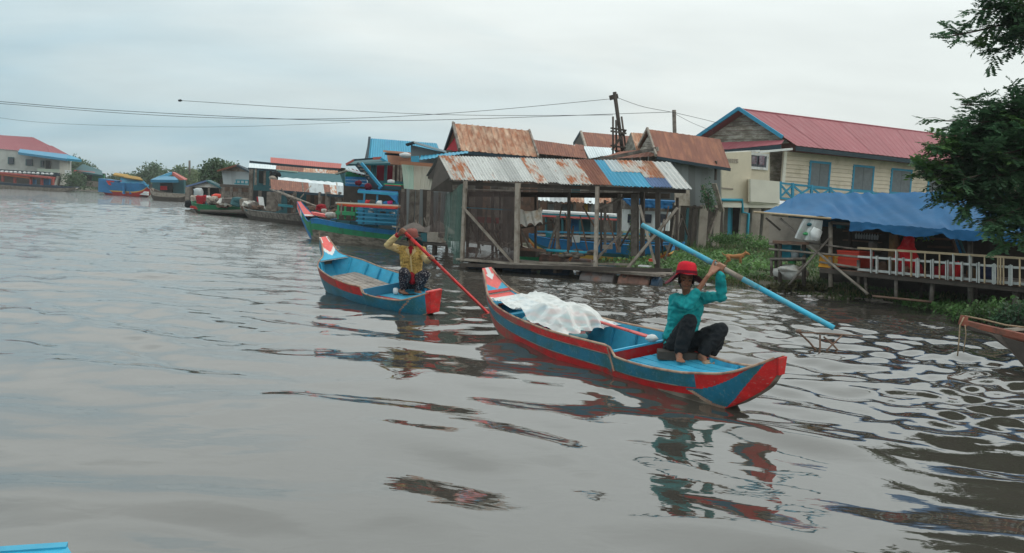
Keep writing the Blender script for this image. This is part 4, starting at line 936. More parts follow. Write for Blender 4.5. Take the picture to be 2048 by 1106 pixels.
# ---------------------------------------------------------------- load in the front boat
def sheet_cover():
    # striped sacks under a clear plastic sheet
    def P(t, y, z): return fh.C(t, y, z)
    bn = MB()
    top = thing('bundle', fh.C(.37, 0, .1), 'bundle of pink and teal striped sacks lying under the plastic sheet', 'bundle')
    for i, (t, y, z, r) in enumerate([(.30, -.12, .30, .17), (.36, -.10, .36, .19), (.41, .05, .34, .19), (.33, .12, .34, .18), (.44, -.1, .27, .14)]):
        m = MB(); c = P(t, y, z)
        m.blob(c, (r*1.15, r, r*.85), 12, i, .25, mi=0)
        o = m.build('sack', ['stripe_pink', 'stripe_teal'], top, smooth=True)
        for p in o.data.polygons:
            zz = (sum((o.data.vertices[v].co.z for v in p.vertices))/len(p.vertices)); p.material_index = int((zz+1)*22) % 2
    rg = MB(); c = P(.40, -.30, .36); R = Matrix.Rotation(.5, 3, 'Z') @ Matrix.Rotation(radians(80), 3, 'X')
    pts = [c+R @ V((.055*cos(a), .055*sin(a), 0)) for a in [2*pi*k/16 for k in range(17)]]
    rg.tube(pts, .022, 8); tag(rg.build('tube_ring', 'purple_plastic', smooth=True), 'purple ring pressed against the inside of the clear plastic sheet', 'ring')
    def ridged(t, y):
        k = noise.noise(V((t*13+y*2.5, y*4-t*6, 5.0))); return .6-abs(k)*2.6
    n, m = 110, 64; mb = MB()
    def H(t, y):
        w = fh.q(t, 3)
        g = fh.q(t, 2)
        hump = .27*math.exp(-((t-.385)/.085)**4)*math.exp(-((y+.02)/.33)**4)+.13*math.exp(-((t-.22)/.10)**4)
        z = g-.055+.05*min(1, (abs(y)/w)**3)+hump-.03*(t < .3)*0
        fo = .024*ridged(t, y)+.014*noise.noise(V((t*24+y*9, y*3+t*3, 0)))++.018*abs(noise.noise(V((t*46, y*11, 3))))+.006*noise.noise(V((t*110, y*30, 8)))
        if hump > .08: fo += .022*sin(atan2(y+.02, (t-.385)*5)*7+2*noise.noise(V((t*9, y*5, 1))))*min(1, abs(t-.385)*14+abs(y)*2.2)
        return z+fo
    def S(i, j):
        t = lerp(.095, .485, i/n); w = fh.q(t, 3)-.012; e = .02*noise.noise(V((i*.3, j*.3, 0))); y = lerp(-w, w, j/m)
        t2 = t+.008*sin(j*.5)*(i/n)**6
        return fh.C(t2, y, H(t, y))
    mb.grid(S, n, m)
    return mb
pm = bpy.data.materials.new('clear_plastic'); pm.use_nodes = True; nt = pm.node_tree; bs = nt.nodes['Principled BSDF']; bs.inputs['Base Color'].default_value = (.80, .82, .80, 1); bs.inputs['Roughness'].default_value = .22
lw = nt.nodes.new('ShaderNodeLayerWeight'); lw.inputs['Blend'].default_value = .55; mr = nt.nodes.new('ShaderNodeMapRange'); mr.inputs['To Min'].default_value = .34; mr.inputs['To Max'].default_value = .92
nt.links.new(lw.outputs['Facing'], mr.inputs[0]); nt.links.new(mr.outputs[0], bs.inputs['Alpha']); MATS['clear_plastic'] = pm
tag(sheet_cover().build('plastic_sheet', 'clear_plastic', smooth=True), 'crumpled clear plastic sheet spread over the load in the larger front boat', 'plastic sheet')
# spare oar lying inside
ia, ib = fh.C(.40, .20, .40), fh.C(.648, .10, .40)
oar('oar', ia, ib, None, 'faded red oar lying inside the larger front boat behind the plastic sheet', None, ['pink_red_paint', 'pink_red_paint'], w=.035, bl=.4, bw=.045, bt=.016, flat=V((0, 0, 1)))
tag(MB().blob(fh.C(.652, .12, .385), (.07, .06, .04), 8, 4, .3).build('plastic_bag', 'plastic_white', smooth=True), 'small white plastic bag on the end of the faded red oar', 'bag')
# ================================================================ right bank
class Fac:
    """vertical wall plane through two picture columns at given distances"""
    def __init__(s, ax, Ya, bx, Yb, y=400):
        a, b = at(ax, y, Ya), at(bx, y, Yb); s.o = V((a.x, a.y, 0)); s.u = V((b.x-a.x, b.y-a.y, 0)).normalized(); s.n = V((s.u.y, -s.u.x, 0))
        if s.n.y > 0: s.n = -s.n
    def p(s, px, py, out=0.0):
        r = ray(px, py); c = V((0, 0, CAMH)); o = s.o+s.n*out; t = (o-c).dot(s.n)/r.dot(s.n); return c+r*t
    def q(s, pts, out=0.0): return [s.p(x, y, out) for x, y in pts]
    def rect(s, x0, y0, x1, y1, out=0.0):                       # upright rectangle through two opposite corners (top-left, bottom-right)
        a, b = s.p(x0, y0, out), s.p(x1, y1, out)
        return [V((a.x, a.y, b.z)), V((b.x, b.y, b.z)), V((b.x, b.y, a.z)), V((a.x, a.y, a.z))]
def wall(T, q, mat, th=.12, name='wall'): return MB().slab(q, th).build(name, mat, T)
def framed_window(T, F, x0, y0, x1, y1, frame='blue_trim', pane='shutter', out=.03, w=.07, bars=1, slats=0, name='window'):
    q = F.rect(x0, y0, x1, y1, out+.02); bl, br, tr, tl = q; n = F.n
    mb = MB()
    for a, b in ((bl, br), (tl, tr)): mb.beam(a-F.u*w/2, b+F.u*w/2, .08, w, up=(0, 0, 1))
    for a, b in ((bl, tl), (br, tr)): mb.beam(a+V((0, 0, w/2)), b-V((0, 0, w/2)), w, .08, up=n)
    W = mb.build(name, frame, T)
    k = bars+1
    for i in range(k):
        a, b = lerp(bl, br, i/k)+F.u*.01, lerp(bl, br, (i+1)/k)-F.u*.01; c, d = lerp(tl, tr, i/k)+F.u*.01, lerp(tl, tr, (i+1)/k)-F.u*.01
        s = MB().slab([a, b, d, c], .03)
        if slats:
            for j in range(slats):
                v = (j+.5)/slats; s.beam(lerp(a, c, v)+n*.02, lerp(b, d, v)+n*.02, .02, .03)
        s.build('shutter' if pane == 'shutter' else 'pane', pane, W)
    return W
# ---- large house with the pink-red roof
HF = Fac(1566, 44, 2040, 53)
RH = thing('house', HF.p(1700, 480), 'large cream sided house on columns with a pinkish red corrugated roof and blue trim', 'house')
E0, E1 = HF.p(1592, 291, .75), HF.p(2085, 347, .75)
back = -HF.n*3.1; 
def ridge_at(px, py, off=2.35): return HF.p(px, py, -off)
R0, R1 = ridge_at(1481, 218.5), ridge_at(2085, 295)
sheets(RH, [E0, E1, R1, R0], 11, 'pink_roof_sheet', waves=10, amp=.02, seg=2, prof='rib', th=.01)
Bk0, Bk1 = R0*2-E0, R1*2-E1; Bk0.z = E0.z; Bk1.z = E1.z
sheets(RH, [Bk1, Bk0, R0, R1], 6, 'pink_roof_sheet', waves=6, amp=.028, seg=1, prof='rib', th=.01)
MB().tube([R0, R1], .06, 6).build('ridge_cap', 'pink_roof_sheet', RH)
ap = R0+HF.u*-.12
gl = lerp(ap, Bk0+HF.u*-.12, .86); gr = lerp(ap, E0+HF.u*-.12, .80)
for a, b in ((ap, gl), (ap, gr)): MB().beam(a+V((0, 0, .03)), b+V((0, 0, .03)), .10, .17).build('barge_board', 'blue_trim', RH)
g0, g1 = gl+HF.u*.5, gr+HF.u*.5; g0.z = g1.z = min(gl.z, gr.z)-.12; apx = ap+HF.u*.5-V((0, 0, .12))
for i in range(7):                                                # gable boards
    a, b = i/7+.006, (i+1)/7-.006
    MB().slab([lerp(g0, apx, a), lerp(g1, apx, a), lerp(g1, apx, min(b, .995)), lerp(g0, apx, min(b, .995))], .03).build('gable_board', 'gable_wood', RH)
# pent roof below the gable
pq = [HF.p(1450, 301, .0)-HF.n*0, HF.p(1592, 289.5, .8), gr+V((0, 0, -.08)), gl+V((0, 0, -.10))]
pl = gl-HF.u*1.1+V((0, 0, -.75)); pr = HF.p(1578, 290, .75)-HF.u*.5
sheets(RH, [pl, pr, gr+HF.u*.1+V((0, 0, -.1)), gl+HF.u*.1+V((0, 0, -.1))], 4, 'pink_roof_sheet', waves=6, amp=.025, seg=1, prof='rib', th=.01)
MB().beam(pl-V((0, 0, .12)), pr-V((0, 0, .12)), .06, .2).build('fascia', 'dark_trim', RH)
MB().beam(E0-V((0, 0, .14)), E1-V((0, 0, .14)), .06, .2).build('fascia', 'dark_trim', RH)
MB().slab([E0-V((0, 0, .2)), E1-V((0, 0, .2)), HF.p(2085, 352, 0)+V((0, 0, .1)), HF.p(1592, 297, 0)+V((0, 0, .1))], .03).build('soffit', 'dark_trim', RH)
MB().beam(HF.p(1448, 306, .3), HF.p(1518, 302, .6), .12, .1).build('gutter', 'white_paint', RH)
MB().beam(HF.p(1518, 304, .6), HF.p(1584, 298, .85), .12, .1).build('gutter', 'white_paint', RH)
# siding between openings
topL, topR = HF.p(1566, 302), HF.p(2060, 352); zb = HF.p(1566, 395).z; zt = topL.z
uA = 0; uB = (topR-topL).length
def U(px, py=350): return (HF.p(px, py)-HF.o).dot(HF.u)
u0 = U(1566, 350); 
def HP(u, z, out=0): return HF.o+HF.u*u+HF.n*out+V((0, 0, z))
wins = [(1621, 323, 1656, 377), (1708, 331, 1743, 383), (1784, 338, 1819, 388), (1858, 347, 1893, 395), (1935, 356, 1970, 404)]
spans = []; prev = u0
wz = []
for w_ in wins:
    q = HF.rect(*w_); a = (q[0]-HF.o).dot(HF.u); b = (q[1]-HF.o).dot(HF.u); spans.append((prev, a, zb, zt)); spans.append((a, b, zb, q[0].z)); spans.append((a, b, q[3].z, zt)); prev = b
spans.append((prev, U(2060), zb, zt))
ph = (zt-zb)/11
for (a, b, z0, z1) in spans:
    i0 = 0
    for i in range(11):
        lo, hi = zb+i*ph, zb+(i+1)*ph; lo2, hi2 = max(lo, z0), min(hi, z1)
        if hi2-lo2 < .02: continue
        o = .035*(hi2-lo2)/ph
        MB().add([HP(a, lo2+.004, .03+o), HP(b, lo2+.004, .03+o), HP(b, hi2, .03), HP(a, hi2, .03), HP(a, lo2+.004, -.02), HP(b, lo2+.004, -.02), HP(b, hi2, -.02), HP(a, hi2, -.02)],
                 [(0, 1, 2, 3), (0, 4, 5, 1), (3, 2, 6, 7), (0, 3, 7, 4), (1, 5, 6, 2)]).build('siding_board', 'cream_siding', RH)
for i, w_ in enumerate(wins): framed_window(RH, HF, *w_, w=.11, bars=1, slats=8)
wall(RH, [HP(u0, zb, -.1), HP(U(2060), zb, -.1), HP(U(2060), zt, -.1), HP(u0, zt, -.1)], 'cream_siding', .08)
# recess wall between annex and siding, left side wall
AF = Fac(1441, 46.2, 1566, 44.4)
wall(RH, HF.q([(1535, 372), (1566, 372), (1566, 300), (1535, 300)], -.9), 'gable_wood', .06)
planks(RH, HF.q([(1535, 370), (1567, 372), (1567, 303), (1535, 301)], -.8), 9, 'gable_wood', th=.03, name='recess_board')
post(RH, HF.p(1564, 395), HF.p(1566, 303).z, .14, 'white_wall', 'corner_post', zb=zb)
# annex: cream wall with window, vents
A = lambda pts, out=0: HF.q(pts, out)
wall(RH, A([(1494, 362), (1537, 365), (1537, 300), (1494, 302)], .05), 'cream_wall', .15)
wall(RH, A([(1441, 405), (1500, 407), (1500, 303), (1441, 306)], .55), 'cream_wall', .18)
for r_ in range(2):
    for c_ in range(5): MB().slab(HF.rect(1456+c_*4.3, 317+r_*4.6+c_*.2, 1458.8+c_*4.3, 320.6+r_*4.6+c_*.2, .66), .03).build('vent_hole', 'concrete', RH)
framed_window(RH, HF, 1498, 307, 1533, 338, frame='white_paint', pane='window_glass', out=.16, bars=3, w=.12)
MB().slab(HF.rect(1504, 312, 1512, 328, .24), .01).build('poster', 'poster', RH); MB().slab(HF.rect(1519, 311, 1528, 330, .24), .01).build('poster', 'poster', RH)
wall(RH, A([(1499, 403), (1557, 407), (1557, 363), (1499, 358)], 1.05), 'white_wall', .14, 'parapet')
MB().slab([HF.p(1499, 404, 1.0), HF.p(1557, 408, 1.0), HF.p(1557, 408, -.2), HF.p(1499, 404, -.2)], .12).build('balcony_slab', 'white_wall', RH)
wall(RH, [HF.p(1499, 404, .55), HF.p(1499, 404, 1.05), HF.p(1499, 358, 1.05), HF.p(1499, 358, .55)], 'cream_wall', .12, 'parapet')
MB().beam(HF.p(1443, 376, .66), HF.p(1466, 378, .66), .04, .06).build('ledge', 'concrete', RH)
MB().beam(HF.p(1441, 410, .5), HF.p(1562, 412, .9), .3, .2).build('floor_beam', 'white_wall', RH)
MB().slab([HF.p(1441, 409, .6), HF.p(2060, 440, .6), HF.p(2060, 436, -3.8), HF.p(1441, 405, -3.8)], .15).build('floor_slab', 'concrete', RH)
gzr = .2
for px, w_ in ((1484, .32), (1507, .40), (1530, .40), (1590, .4), (1660, .4), (1740, .4)):
    p = HF.p(px, 480, .55); post(RH, p, HF.p(px, 412, .55).z, w_, 'concrete', 'column', zb=gzr)
for px in (1450, 1560, 1700): p = HF.p(px, 470, -2.5); post(RH, p, HF.p(px, 412, .5).z, .3, 'concrete', 'column', zb=gzr)
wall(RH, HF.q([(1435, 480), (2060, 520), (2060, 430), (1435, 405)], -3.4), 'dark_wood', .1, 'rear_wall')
wall(RH, HF.q([(1538, 482), (1640, 490), (1640, 420), (1538, 414)], -.9), 'concrete', .1, 'rear_wall')
MB().tube([HF.p(1442, 400, .72), HF.p(1484, 400, .75), HF.p(1485.5, 425, .8), HF.p(1497, 427, .85), HF.p(1493.5, 486, .85)], .07, 8).build('drain_pipe', 'pvc_blue', RH, smooth=True)
bar(RH, HF.p(1461, 412, -.6), HF.p(1459, 480, -.6), .22, .1, 'pvc_blue', 'door_post')
# balcony railing with crossed braces
rt = [(1560, 366), (2040, 413)]
def RL(px, dy, out=.75): 
    y = 366+(px-1560)*(386-366)/188.0*1.0; return HF.p(px, y+dy, out)
MB().beam(RL(1560, 0), RL(2040, 0), .07, .09).build('rail', 'blue_trim', RH); MB().beam(RL(1560, 30), RL(2040, 28), .07, .09).build('rail', 'blue_trim', RH)
bx = [1560, 1585, 1623, 1660, 1703, 1745, 1790, 1835, 1880, 1925, 1970]
for i, x in enumerate(bx):
    MB().beam(RL(x, -3), RL(x, 31), .12, .10, up=HF.n).build('baluster', 'blue_trim', RH)
    if i+1 < len(bx):
        MB().beam(RL(x, 2), RL(bx[i+1], 28), .05, .09).build('brace', 'blue_trim', RH); MB().beam(RL(x, 28), RL(bx[i+1], 2), .04, .09).build('brace', 'blue_trim', RH)
MB().slab([RL(1560, 33), RL(2040, 31), HF.p(2040, 440, -.1), HF.p(1560, 398, -.1)], .1).build('balcony_floor', 'pale_wood', RH)
# ---- stilt house with brown roof
BF = Fac(1345, 36, 1441, 37.2)
BH = thing('stilt_house', BF.p(1380, 480), 'grey sheet metal stilt house with a steep brown rusted roof beside the cream house', 'house')
def quadY(pts): return [at(x, y, Y) for x, y, Y in pts]
rq = quadY([(1314, 313, 35.2), (1461, 337, 36.6), (1440, 278.5, 38.2), (1296, 258.5, 36.8)])
sheets(BH, rq, 5, 'brown_rust_sheet', waves=8, amp=.007, seg=2, prof='rib')
bk = quadY([(1275, 300, 38.6), (1440, 320, 40)]); sheets(BH, [bk[1], bk[0], rq[3], rq[2]], 3, 'brown_rust_sheet', waves=4, amp=.015, seg=1)
MB().beam(rq[0]-V((0, 0, .05)), rq[1]-V((0, 0, .05)), .05, .12).build('fascia', 'dark_trim', BH)
for a, b in ((rq[3], rq[0]), (rq[3], bk[0])): MB().beam(a+V((-.03, 0, .03)), b+V((-.03, 0, .03)), .07, .12).build('barge_board', 'pale_wood', BH)
gg = quadY([(1279, 302, 38.0), (1310, 306, 35.9)]); apx = rq[3]+V((.12, .1, -.12))
for i in range(4):
    a, b = i/4+.01, (i+1)/4-.01
    MB().slab([lerp(gg[0], apx, a), lerp(gg[1], apx, a), lerp(gg[1], apx, min(b, .99)), lerp(gg[0], apx, min(b, .99))], .03).build('gable_board', 'gable_wood', BH)
planks(BH, BF.q([(1351, 410), (1403, 417), (1403, 322), (1349, 316)]), 4, 'grey_sheet', th=.03, vert=True, name='wall_panel')
planks(BH, BF.q([(1403, 414), (1441, 418), (1441, 332), (1403, 326)], -.1), 3, 'grey_sheet', th=.03, vert=True, name='wall_panel')
planks(BH, BF.q([(1349, 411), (1380, 412), (1379, 380), (1349, 379)], .12), 2, 'pale_wood', th=.02, name='patch_board')
wall(BH, quadY([(1349, 410, 36.2), (1300, 395, 39), (1300, 305, 39), (1349, 312, 36.2)]), 'grey_sheet', .05)
for x, yb, w_, m_ in ((1353, 474, .16, 'pale_wood'), (1403, 489, .34, 'concrete'), (1431, 484, .26, 'concrete'), (1372, 480, .10, 'teal_trim'), (1320, 470, .2, 'grey_wood'), (1385, 476, .12, 'dark_wood')):
    p = BF.p(x, 470, 0 if x > 1340 else -.5); post(BH, p, BF.p(x, 410).z, w_, m_, 'stilt', zb=gz(p.x, p.y)-.1)
bar(BH, BF.p(1432, 421, .1), BF.p(1413, 482, .1), .2, .08, 'grey_wood')
bar(BH, BF.p(1362, 426, .1), BF.p(1376, 470, .1), .07, .05, 'dark_wood')
bar(BH, BF.p(1405, 370, .5), BF.p(1418, 421, .5), .20, .05, 'pale_wood', 'hanging_board'); bar(BH, BF.p(1428, 367, .5), BF.p(1444, 423, .5), .26, .05, 'pale_wood', 'hanging_board')
bar(BH, BF.p(1432, 322, .4), BF.p(1431, 360, .4), .10, .05, 'dark_wood', 'hanging_board')
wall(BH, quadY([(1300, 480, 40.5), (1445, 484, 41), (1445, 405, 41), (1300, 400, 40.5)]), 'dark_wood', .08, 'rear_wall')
MB().slab(quadY([(1349, 411, 36), (1441, 418, 37), (1441, 415, 40), (1300, 402, 39.5)]), .08).build('floor_slab', 'dark_wood', BH)
# lean-to and small twin gable
SG = thing('shack', at(1262, 420, 38.5), 'small gabled shack with a rust orange roof left of the steep brown roof', 'shack')
a = quadY([(1273, 301, 38), (1300, 300, 38.5), (1290, 267, 39.6), (1262, 265, 39)]); sheets(SG, a, 2, 'rust_sheet', waves=4, seg=1)
b_ = quadY([(1247, 303, 39.8)]); MB().slab([b_[0], a[0], lerp(a[3], a[0], .02), lerp(a[3], b_[0], .02)], .04).build('gable_board', 'gable_wood', SG)
sheets(SG, quadY([(1190, 320, 36.5), (1314, 312, 35.6), (1316, 297, 37), (1240, 303, 38)]), 4, 'brown_rust_sheet', waves=3, seg=1)
bar(SG, at(1190, 321, 36.4), at(1316, 296.5, 35.5), .1, .12, 'grey_wood', 'fascia'); bar(SG, at(1314, 294, 35.5), at(1316, 302, 35.5), .08, .08, 'pale_wood', 'fascia')
planks(SG, quadY([(1200, 430, 38.2), (1345, 440, 38.0), (1345, 312, 38.0), (1200, 312, 38.2)]), 9, ['dark_wood', 'grey_wood'], vert=True, name='wall_board')
# ---- roofs behind
RB = thing('house', at(1120, 400, 42), 'low wooden house with a long brown rusted roof behind the open shed', 'house')
sheets(RB, quadY([(1075, 307, 41), (1174, 317, 40), (1166, 293, 42), (1068, 279.5, 43)]), 4, 'brown_rust_sheet', waves=5, seg=1)
sheets(RB, quadY([(1150, 300, 41.5), (1168, 300, 41.2), (1168, 290, 42), (1150, 288, 43)]), 1, 'brown_rust_sheet', waves=2, seg=1)
planks(RB, quadY([(1070, 420, 41.6), (1180, 425, 41.0), (1176, 312, 41.0), (1076, 303, 41.6)]), 6, ['teal_trim', 'dark_wood', 'grey_wood'], vert=True, name='wall_board')
RC = thing('house', at(1200, 400, 46), 'house with a brown gabled roof directly behind the utility pole frame', 'house')
c = quadY([(1172, 295, 45.5), (1262, 303, 44), (1258, 272, 46.5), (1162, 263.5, 48)]); sheets(RC, c, 4, 'brown_rust_sheet', waves=5, seg=1)
MB().beam(c[3], c[0], .1, .14).build('barge_board', 'pale_wood', RC); e = at(1148, 287, 50); MB().beam(c[3], e, .1, .14).build('barge_board', 'dark_trim', RC)
MB().slab([e, c[0], lerp(c[3], c[0], .02), lerp(c[3], e, .02)], .05).build('gable_board', 'dark_wood', RC)
wall(RC, quadY([(1165, 400, 46.5), (1262, 400, 45), (1262, 300, 45), (1165, 290, 46.5)]), 'dark_wood')
sheets(RC, quadY([(1178, 317, 43), (1232, 308, 42.6), (1226, 296, 44), (1166, 292, 44.5)]), 3, 'white_sheet', waves=4, seg=1)
RR = thing('house', at(985, 400, 32), 'tall house with a steep streaky orange rust roof rising above the grey shed', 'house')
q = quadY([(921, 301, 31.2), (1074, 314, 30.6), (1056, 261.5, 32.5), (908, 247, 33.2)]); sheets(RR, q, 6, 'rust_sheet', waves=4, amp=.03, seg=3, prof='rib')
e = at(889, 303, 34.8); sheets(RR, [at(1050, 303, 34.2), e, q[3], q[2]], 3, 'rust_sheet', waves=4, seg=1)
MB().beam(q[3]+V((-.04, 0, .02)), q[0]+V((-.04, 0, .02)), .08, .12).build('barge_board', 'grey_wood', RR); MB().beam(q[3], e, .08, .12).build('barge_board', 'dark_trim', RR); MB().beam(q[2]+V((.04, 0, .02)), q[1]+V((.04, 0, .02)), .06, .10).build('barge_board', 'grey_wood', RR)
MB().slab([lerp(e, q[0], .1), q[0]+V((.3, 0, 0)), lerp(q[3], q[0], .03)+V((.3, 0, -.1)), lerp(q[3], e, .03)+V((.3, 0, -.1))], .04).build('gable_board', 'crimson_cloth', RR)
MATS['crimson_wall'] = MATS['crimson_cloth']
planks(RR, quadY([(885, 482, 33.5), (1078, 486, 32.8), (1074, 305, 32.8), (892, 300, 33.5)]), 12, ['dark_wood', 'grey_wood', 'brown_wood'], vert=True, name='wall_board')
MB().beam(q[0]-V((.0, 0, .06)), q[1]-V((0, 0, .06)), .06, .1).build('fascia', 'dark_trim', RR)
# ---- patched open shed on drums
S0, S1, S2, S3 = at(902, 358, 24.0), at(1377, 377, 21.2), at(1334, 324.5, 22.9), at(877, 311, 25.7)
SH = thing('open_shed', at(1130, 520, 24), 'open floating shed with a patchwork roof of grey, rusted and blue metal sheets', 'shed')
us = [0, .06, .114, .17, .227, .28, .333, .385, .438, .485, .533, .58, .629]
sheets(SH, [S0, S1, S2, S3], 1, ['zinc_rust_sheet', 'zinc_rust_sheet', 'zinc_sheet', 'zinc_sheet', 'zinc_sheet', 'zinc_sheet', 'zinc_sheet', 'zinc_rust_sheet', 'zinc_sheet', 'zinc_sheet', 'zinc_rust_sheet', 'zinc_rust_sheet'], waves=4, amp=.016, seg=5, us=us, jag=.06)
sheets(SH, [S0, S1, S2, S3], 1, 'brown_rust_sheet', waves=4, amp=.012, us=[.629, .667, .705], lift=.006)
sheets(SH, [S0, S1, S2, S3], 1, 'blue_roof_sheet', waves=4, amp=.014, us=[.705, .745], lift=.004)
sheets(SH, [S0, S1, S2, S3], 1, 'blue_roof_sheet', waves=4, amp=.014, us=[.745, .80, .86], v1=.55, lift=.004, jag=.04)
sheets(SH, [S0, S1, S2, S3], 1, ['pale_grey_sheet', 'zinc_rust_sheet'], waves=4, amp=.014, us=[.745, .80, .86], v0=.52, lift=.016)
sheets(SH, [S0, S1, S2, S3], 1, 'slate_blue_sheet', waves=4, amp=.018, us=[.86, .90, .94], v1=.36, lift=.008)
sheets(SH, [S0, S1, S2, S3], 1, ['zinc_rust_sheet', 'rust_sheet'], waves=4, amp=.016, us=[.86, .90, .94], v0=.33, lift=.018)
sheets(SH, [S0, S1, S2, S3], 1, 'zinc_sheet', waves=4, amp=.016, us=[.94, 1.0], lift=.006, jag=.05)
B0, B1 = V((S3.x*2-S0.x, S3.y*2-S0.y, S0.z+.1)), V((S2.x*2-S1.x, S2.y*2-S1.y, S1.z+.1))
sheets(SH, [B1, B0, S3, S2], 7, ['grey_sheet', 'brown_rust_sheet', 'grey_sheet'], waves=4, seg=1)
MB().slab([S0+V((.05, .1, -.05)), B0+V((.05, 0, -.05)), S3+V((.05, 0, -.05)), lerp(S0, S3, .98)+V((.05, 0, -.05))], .02).build('gable_sheet', 'dark_wood', SH)
# dark sheet standing in for the shaded roof underside and gable, left end
MB().slab(quadY([(861, 382, 25.4), (905, 384, 24.6), (903, 352, 24.4), (877, 314, 25.6)]), .02).build('dark_roof_end', 'dark_wood', SH)
for a, b, w_ in ((at(905, 366, 24.1), at(1372, 383, 21.4), .09), (at(915, 388, 26.5), at(1340, 392, 24.0), .14)): bar(SH, a, b, .06, w_, 'dark_wood', 'beam')
DF = Fac(925, 23.6, 1345, 21.4)
def dpost(x, yt, yb, w_=.09, m_='pale_wood', out=0.0, dx=0, rd=False): 
    a, b = DF.p(x+dx, yt, out), DF.p(x, yb, out); bar(SH, b, a, w_, w_*.8, m_, 'post', rd)
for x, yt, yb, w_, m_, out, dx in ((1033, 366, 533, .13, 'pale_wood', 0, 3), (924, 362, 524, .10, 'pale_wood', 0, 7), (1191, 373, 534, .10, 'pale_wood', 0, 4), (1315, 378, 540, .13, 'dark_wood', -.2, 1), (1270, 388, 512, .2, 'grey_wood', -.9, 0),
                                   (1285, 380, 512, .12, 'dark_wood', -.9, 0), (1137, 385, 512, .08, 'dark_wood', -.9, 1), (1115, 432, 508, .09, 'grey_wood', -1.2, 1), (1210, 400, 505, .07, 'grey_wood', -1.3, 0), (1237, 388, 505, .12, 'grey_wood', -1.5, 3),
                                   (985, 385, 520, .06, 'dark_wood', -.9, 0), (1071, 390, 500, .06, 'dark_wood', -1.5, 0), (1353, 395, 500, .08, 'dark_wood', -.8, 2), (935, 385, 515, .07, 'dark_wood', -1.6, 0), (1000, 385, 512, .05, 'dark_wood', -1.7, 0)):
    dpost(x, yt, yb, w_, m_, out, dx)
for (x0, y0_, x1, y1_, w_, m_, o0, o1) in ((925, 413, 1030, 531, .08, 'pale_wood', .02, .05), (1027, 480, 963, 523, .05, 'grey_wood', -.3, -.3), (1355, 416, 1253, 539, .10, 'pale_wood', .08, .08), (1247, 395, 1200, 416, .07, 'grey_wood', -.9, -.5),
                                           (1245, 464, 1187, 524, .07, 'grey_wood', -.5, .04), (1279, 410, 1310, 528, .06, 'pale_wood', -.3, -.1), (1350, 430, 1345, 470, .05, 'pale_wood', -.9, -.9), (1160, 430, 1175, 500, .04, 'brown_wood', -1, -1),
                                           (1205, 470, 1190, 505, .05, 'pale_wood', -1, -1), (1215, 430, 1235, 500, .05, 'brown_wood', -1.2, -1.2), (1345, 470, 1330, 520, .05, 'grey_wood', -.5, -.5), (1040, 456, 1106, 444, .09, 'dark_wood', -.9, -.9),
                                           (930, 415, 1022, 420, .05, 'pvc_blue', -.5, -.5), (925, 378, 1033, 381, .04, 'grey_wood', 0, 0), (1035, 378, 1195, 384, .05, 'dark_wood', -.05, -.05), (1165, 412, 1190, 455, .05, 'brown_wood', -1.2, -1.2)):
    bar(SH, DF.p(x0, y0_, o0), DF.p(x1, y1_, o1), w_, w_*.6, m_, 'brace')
# deck
for i, (o0, o1) in enumerate(((.12, -.08), (-.12, -.38), (-.42, -.70), (-.74, -1.05), (-1.1, -1.4), (-1.45, -1.75))):
    zz = on(1035, 534, 0).z; mb = MB(); zt_ = .20 if i else .23
    a, b = DF.o+DF.u*-.05, DF.o+DF.u*5.35; a0, a1 = DF.n*o0, DF.n*o1
    mb.slab([a+a0+V((0, 0, zt_)), b+a0+V((0, 0, zt_)), b+a1+V((0, 0, zt_)), a+a1+V((0, 0, zt_))], .05); mb.build('deck_board', ['pale_wood', 'grey_wood'][i % 2], SH)
bar(SH, DF.p(920, 530, .16), DF.p(1343, 541, .16), .06, .09, 'dark_wood', 'edge_beam'); bar(SH, DF.p(1030, 524, -.3), DF.p(1262, 529, -.3), .05, .05, 'pale_wood', 'edge_beam')
for i in range(9):
    c = DF.o+DF.u*(.3+i*.6)-DF.n*.7+V((0, 0, .12)); MB().beam(c-DF.n*.8, c+DF.n*.75, .08, .08).build('joist', 'dark_wood', SH)
def drum(x0, x1, y, out, m_, r=.27, zc=.0):
    a, b = DF.p(x0, y, out), DF.p(x1, y, out); a.z = b.z = zc; d = b-a; L = d.length; R = d.to_track_quat('Z', 'Y').to_matrix()
    MB().lathe([(r*.9, 0), (r, .02), (r, L*.32), (r*1.04, L*.335), (r, L*.35), (r, L*.65), (r*1.04, L*.665), (r, L*.68), (r, L-.02), (r*.9, L)], a, 20, axis=R).build('float_drum', m_, SH, smooth=False)
drum(1164, 1231, 555, -.12, 'drum_grey', zc=-.06, r=.24); drum(1240, 1302, 555, -.12, 'drum_brown', zc=-.06, r=.24); drum(1306, 1322, 556, -.12, 'drum_blue', zc=-.06, r=.24)
for x in (940, 1010, 1085): drum(x, x+58, 552, -.55, 'drum_blue', zc=-.1)
drum(1082, 1134, 516, -1.5, 'drum_brown', r=.16, zc=.30); drum(1144, 1184, 520, -1.5, 'drum_grey', r=.12, zc=.28)
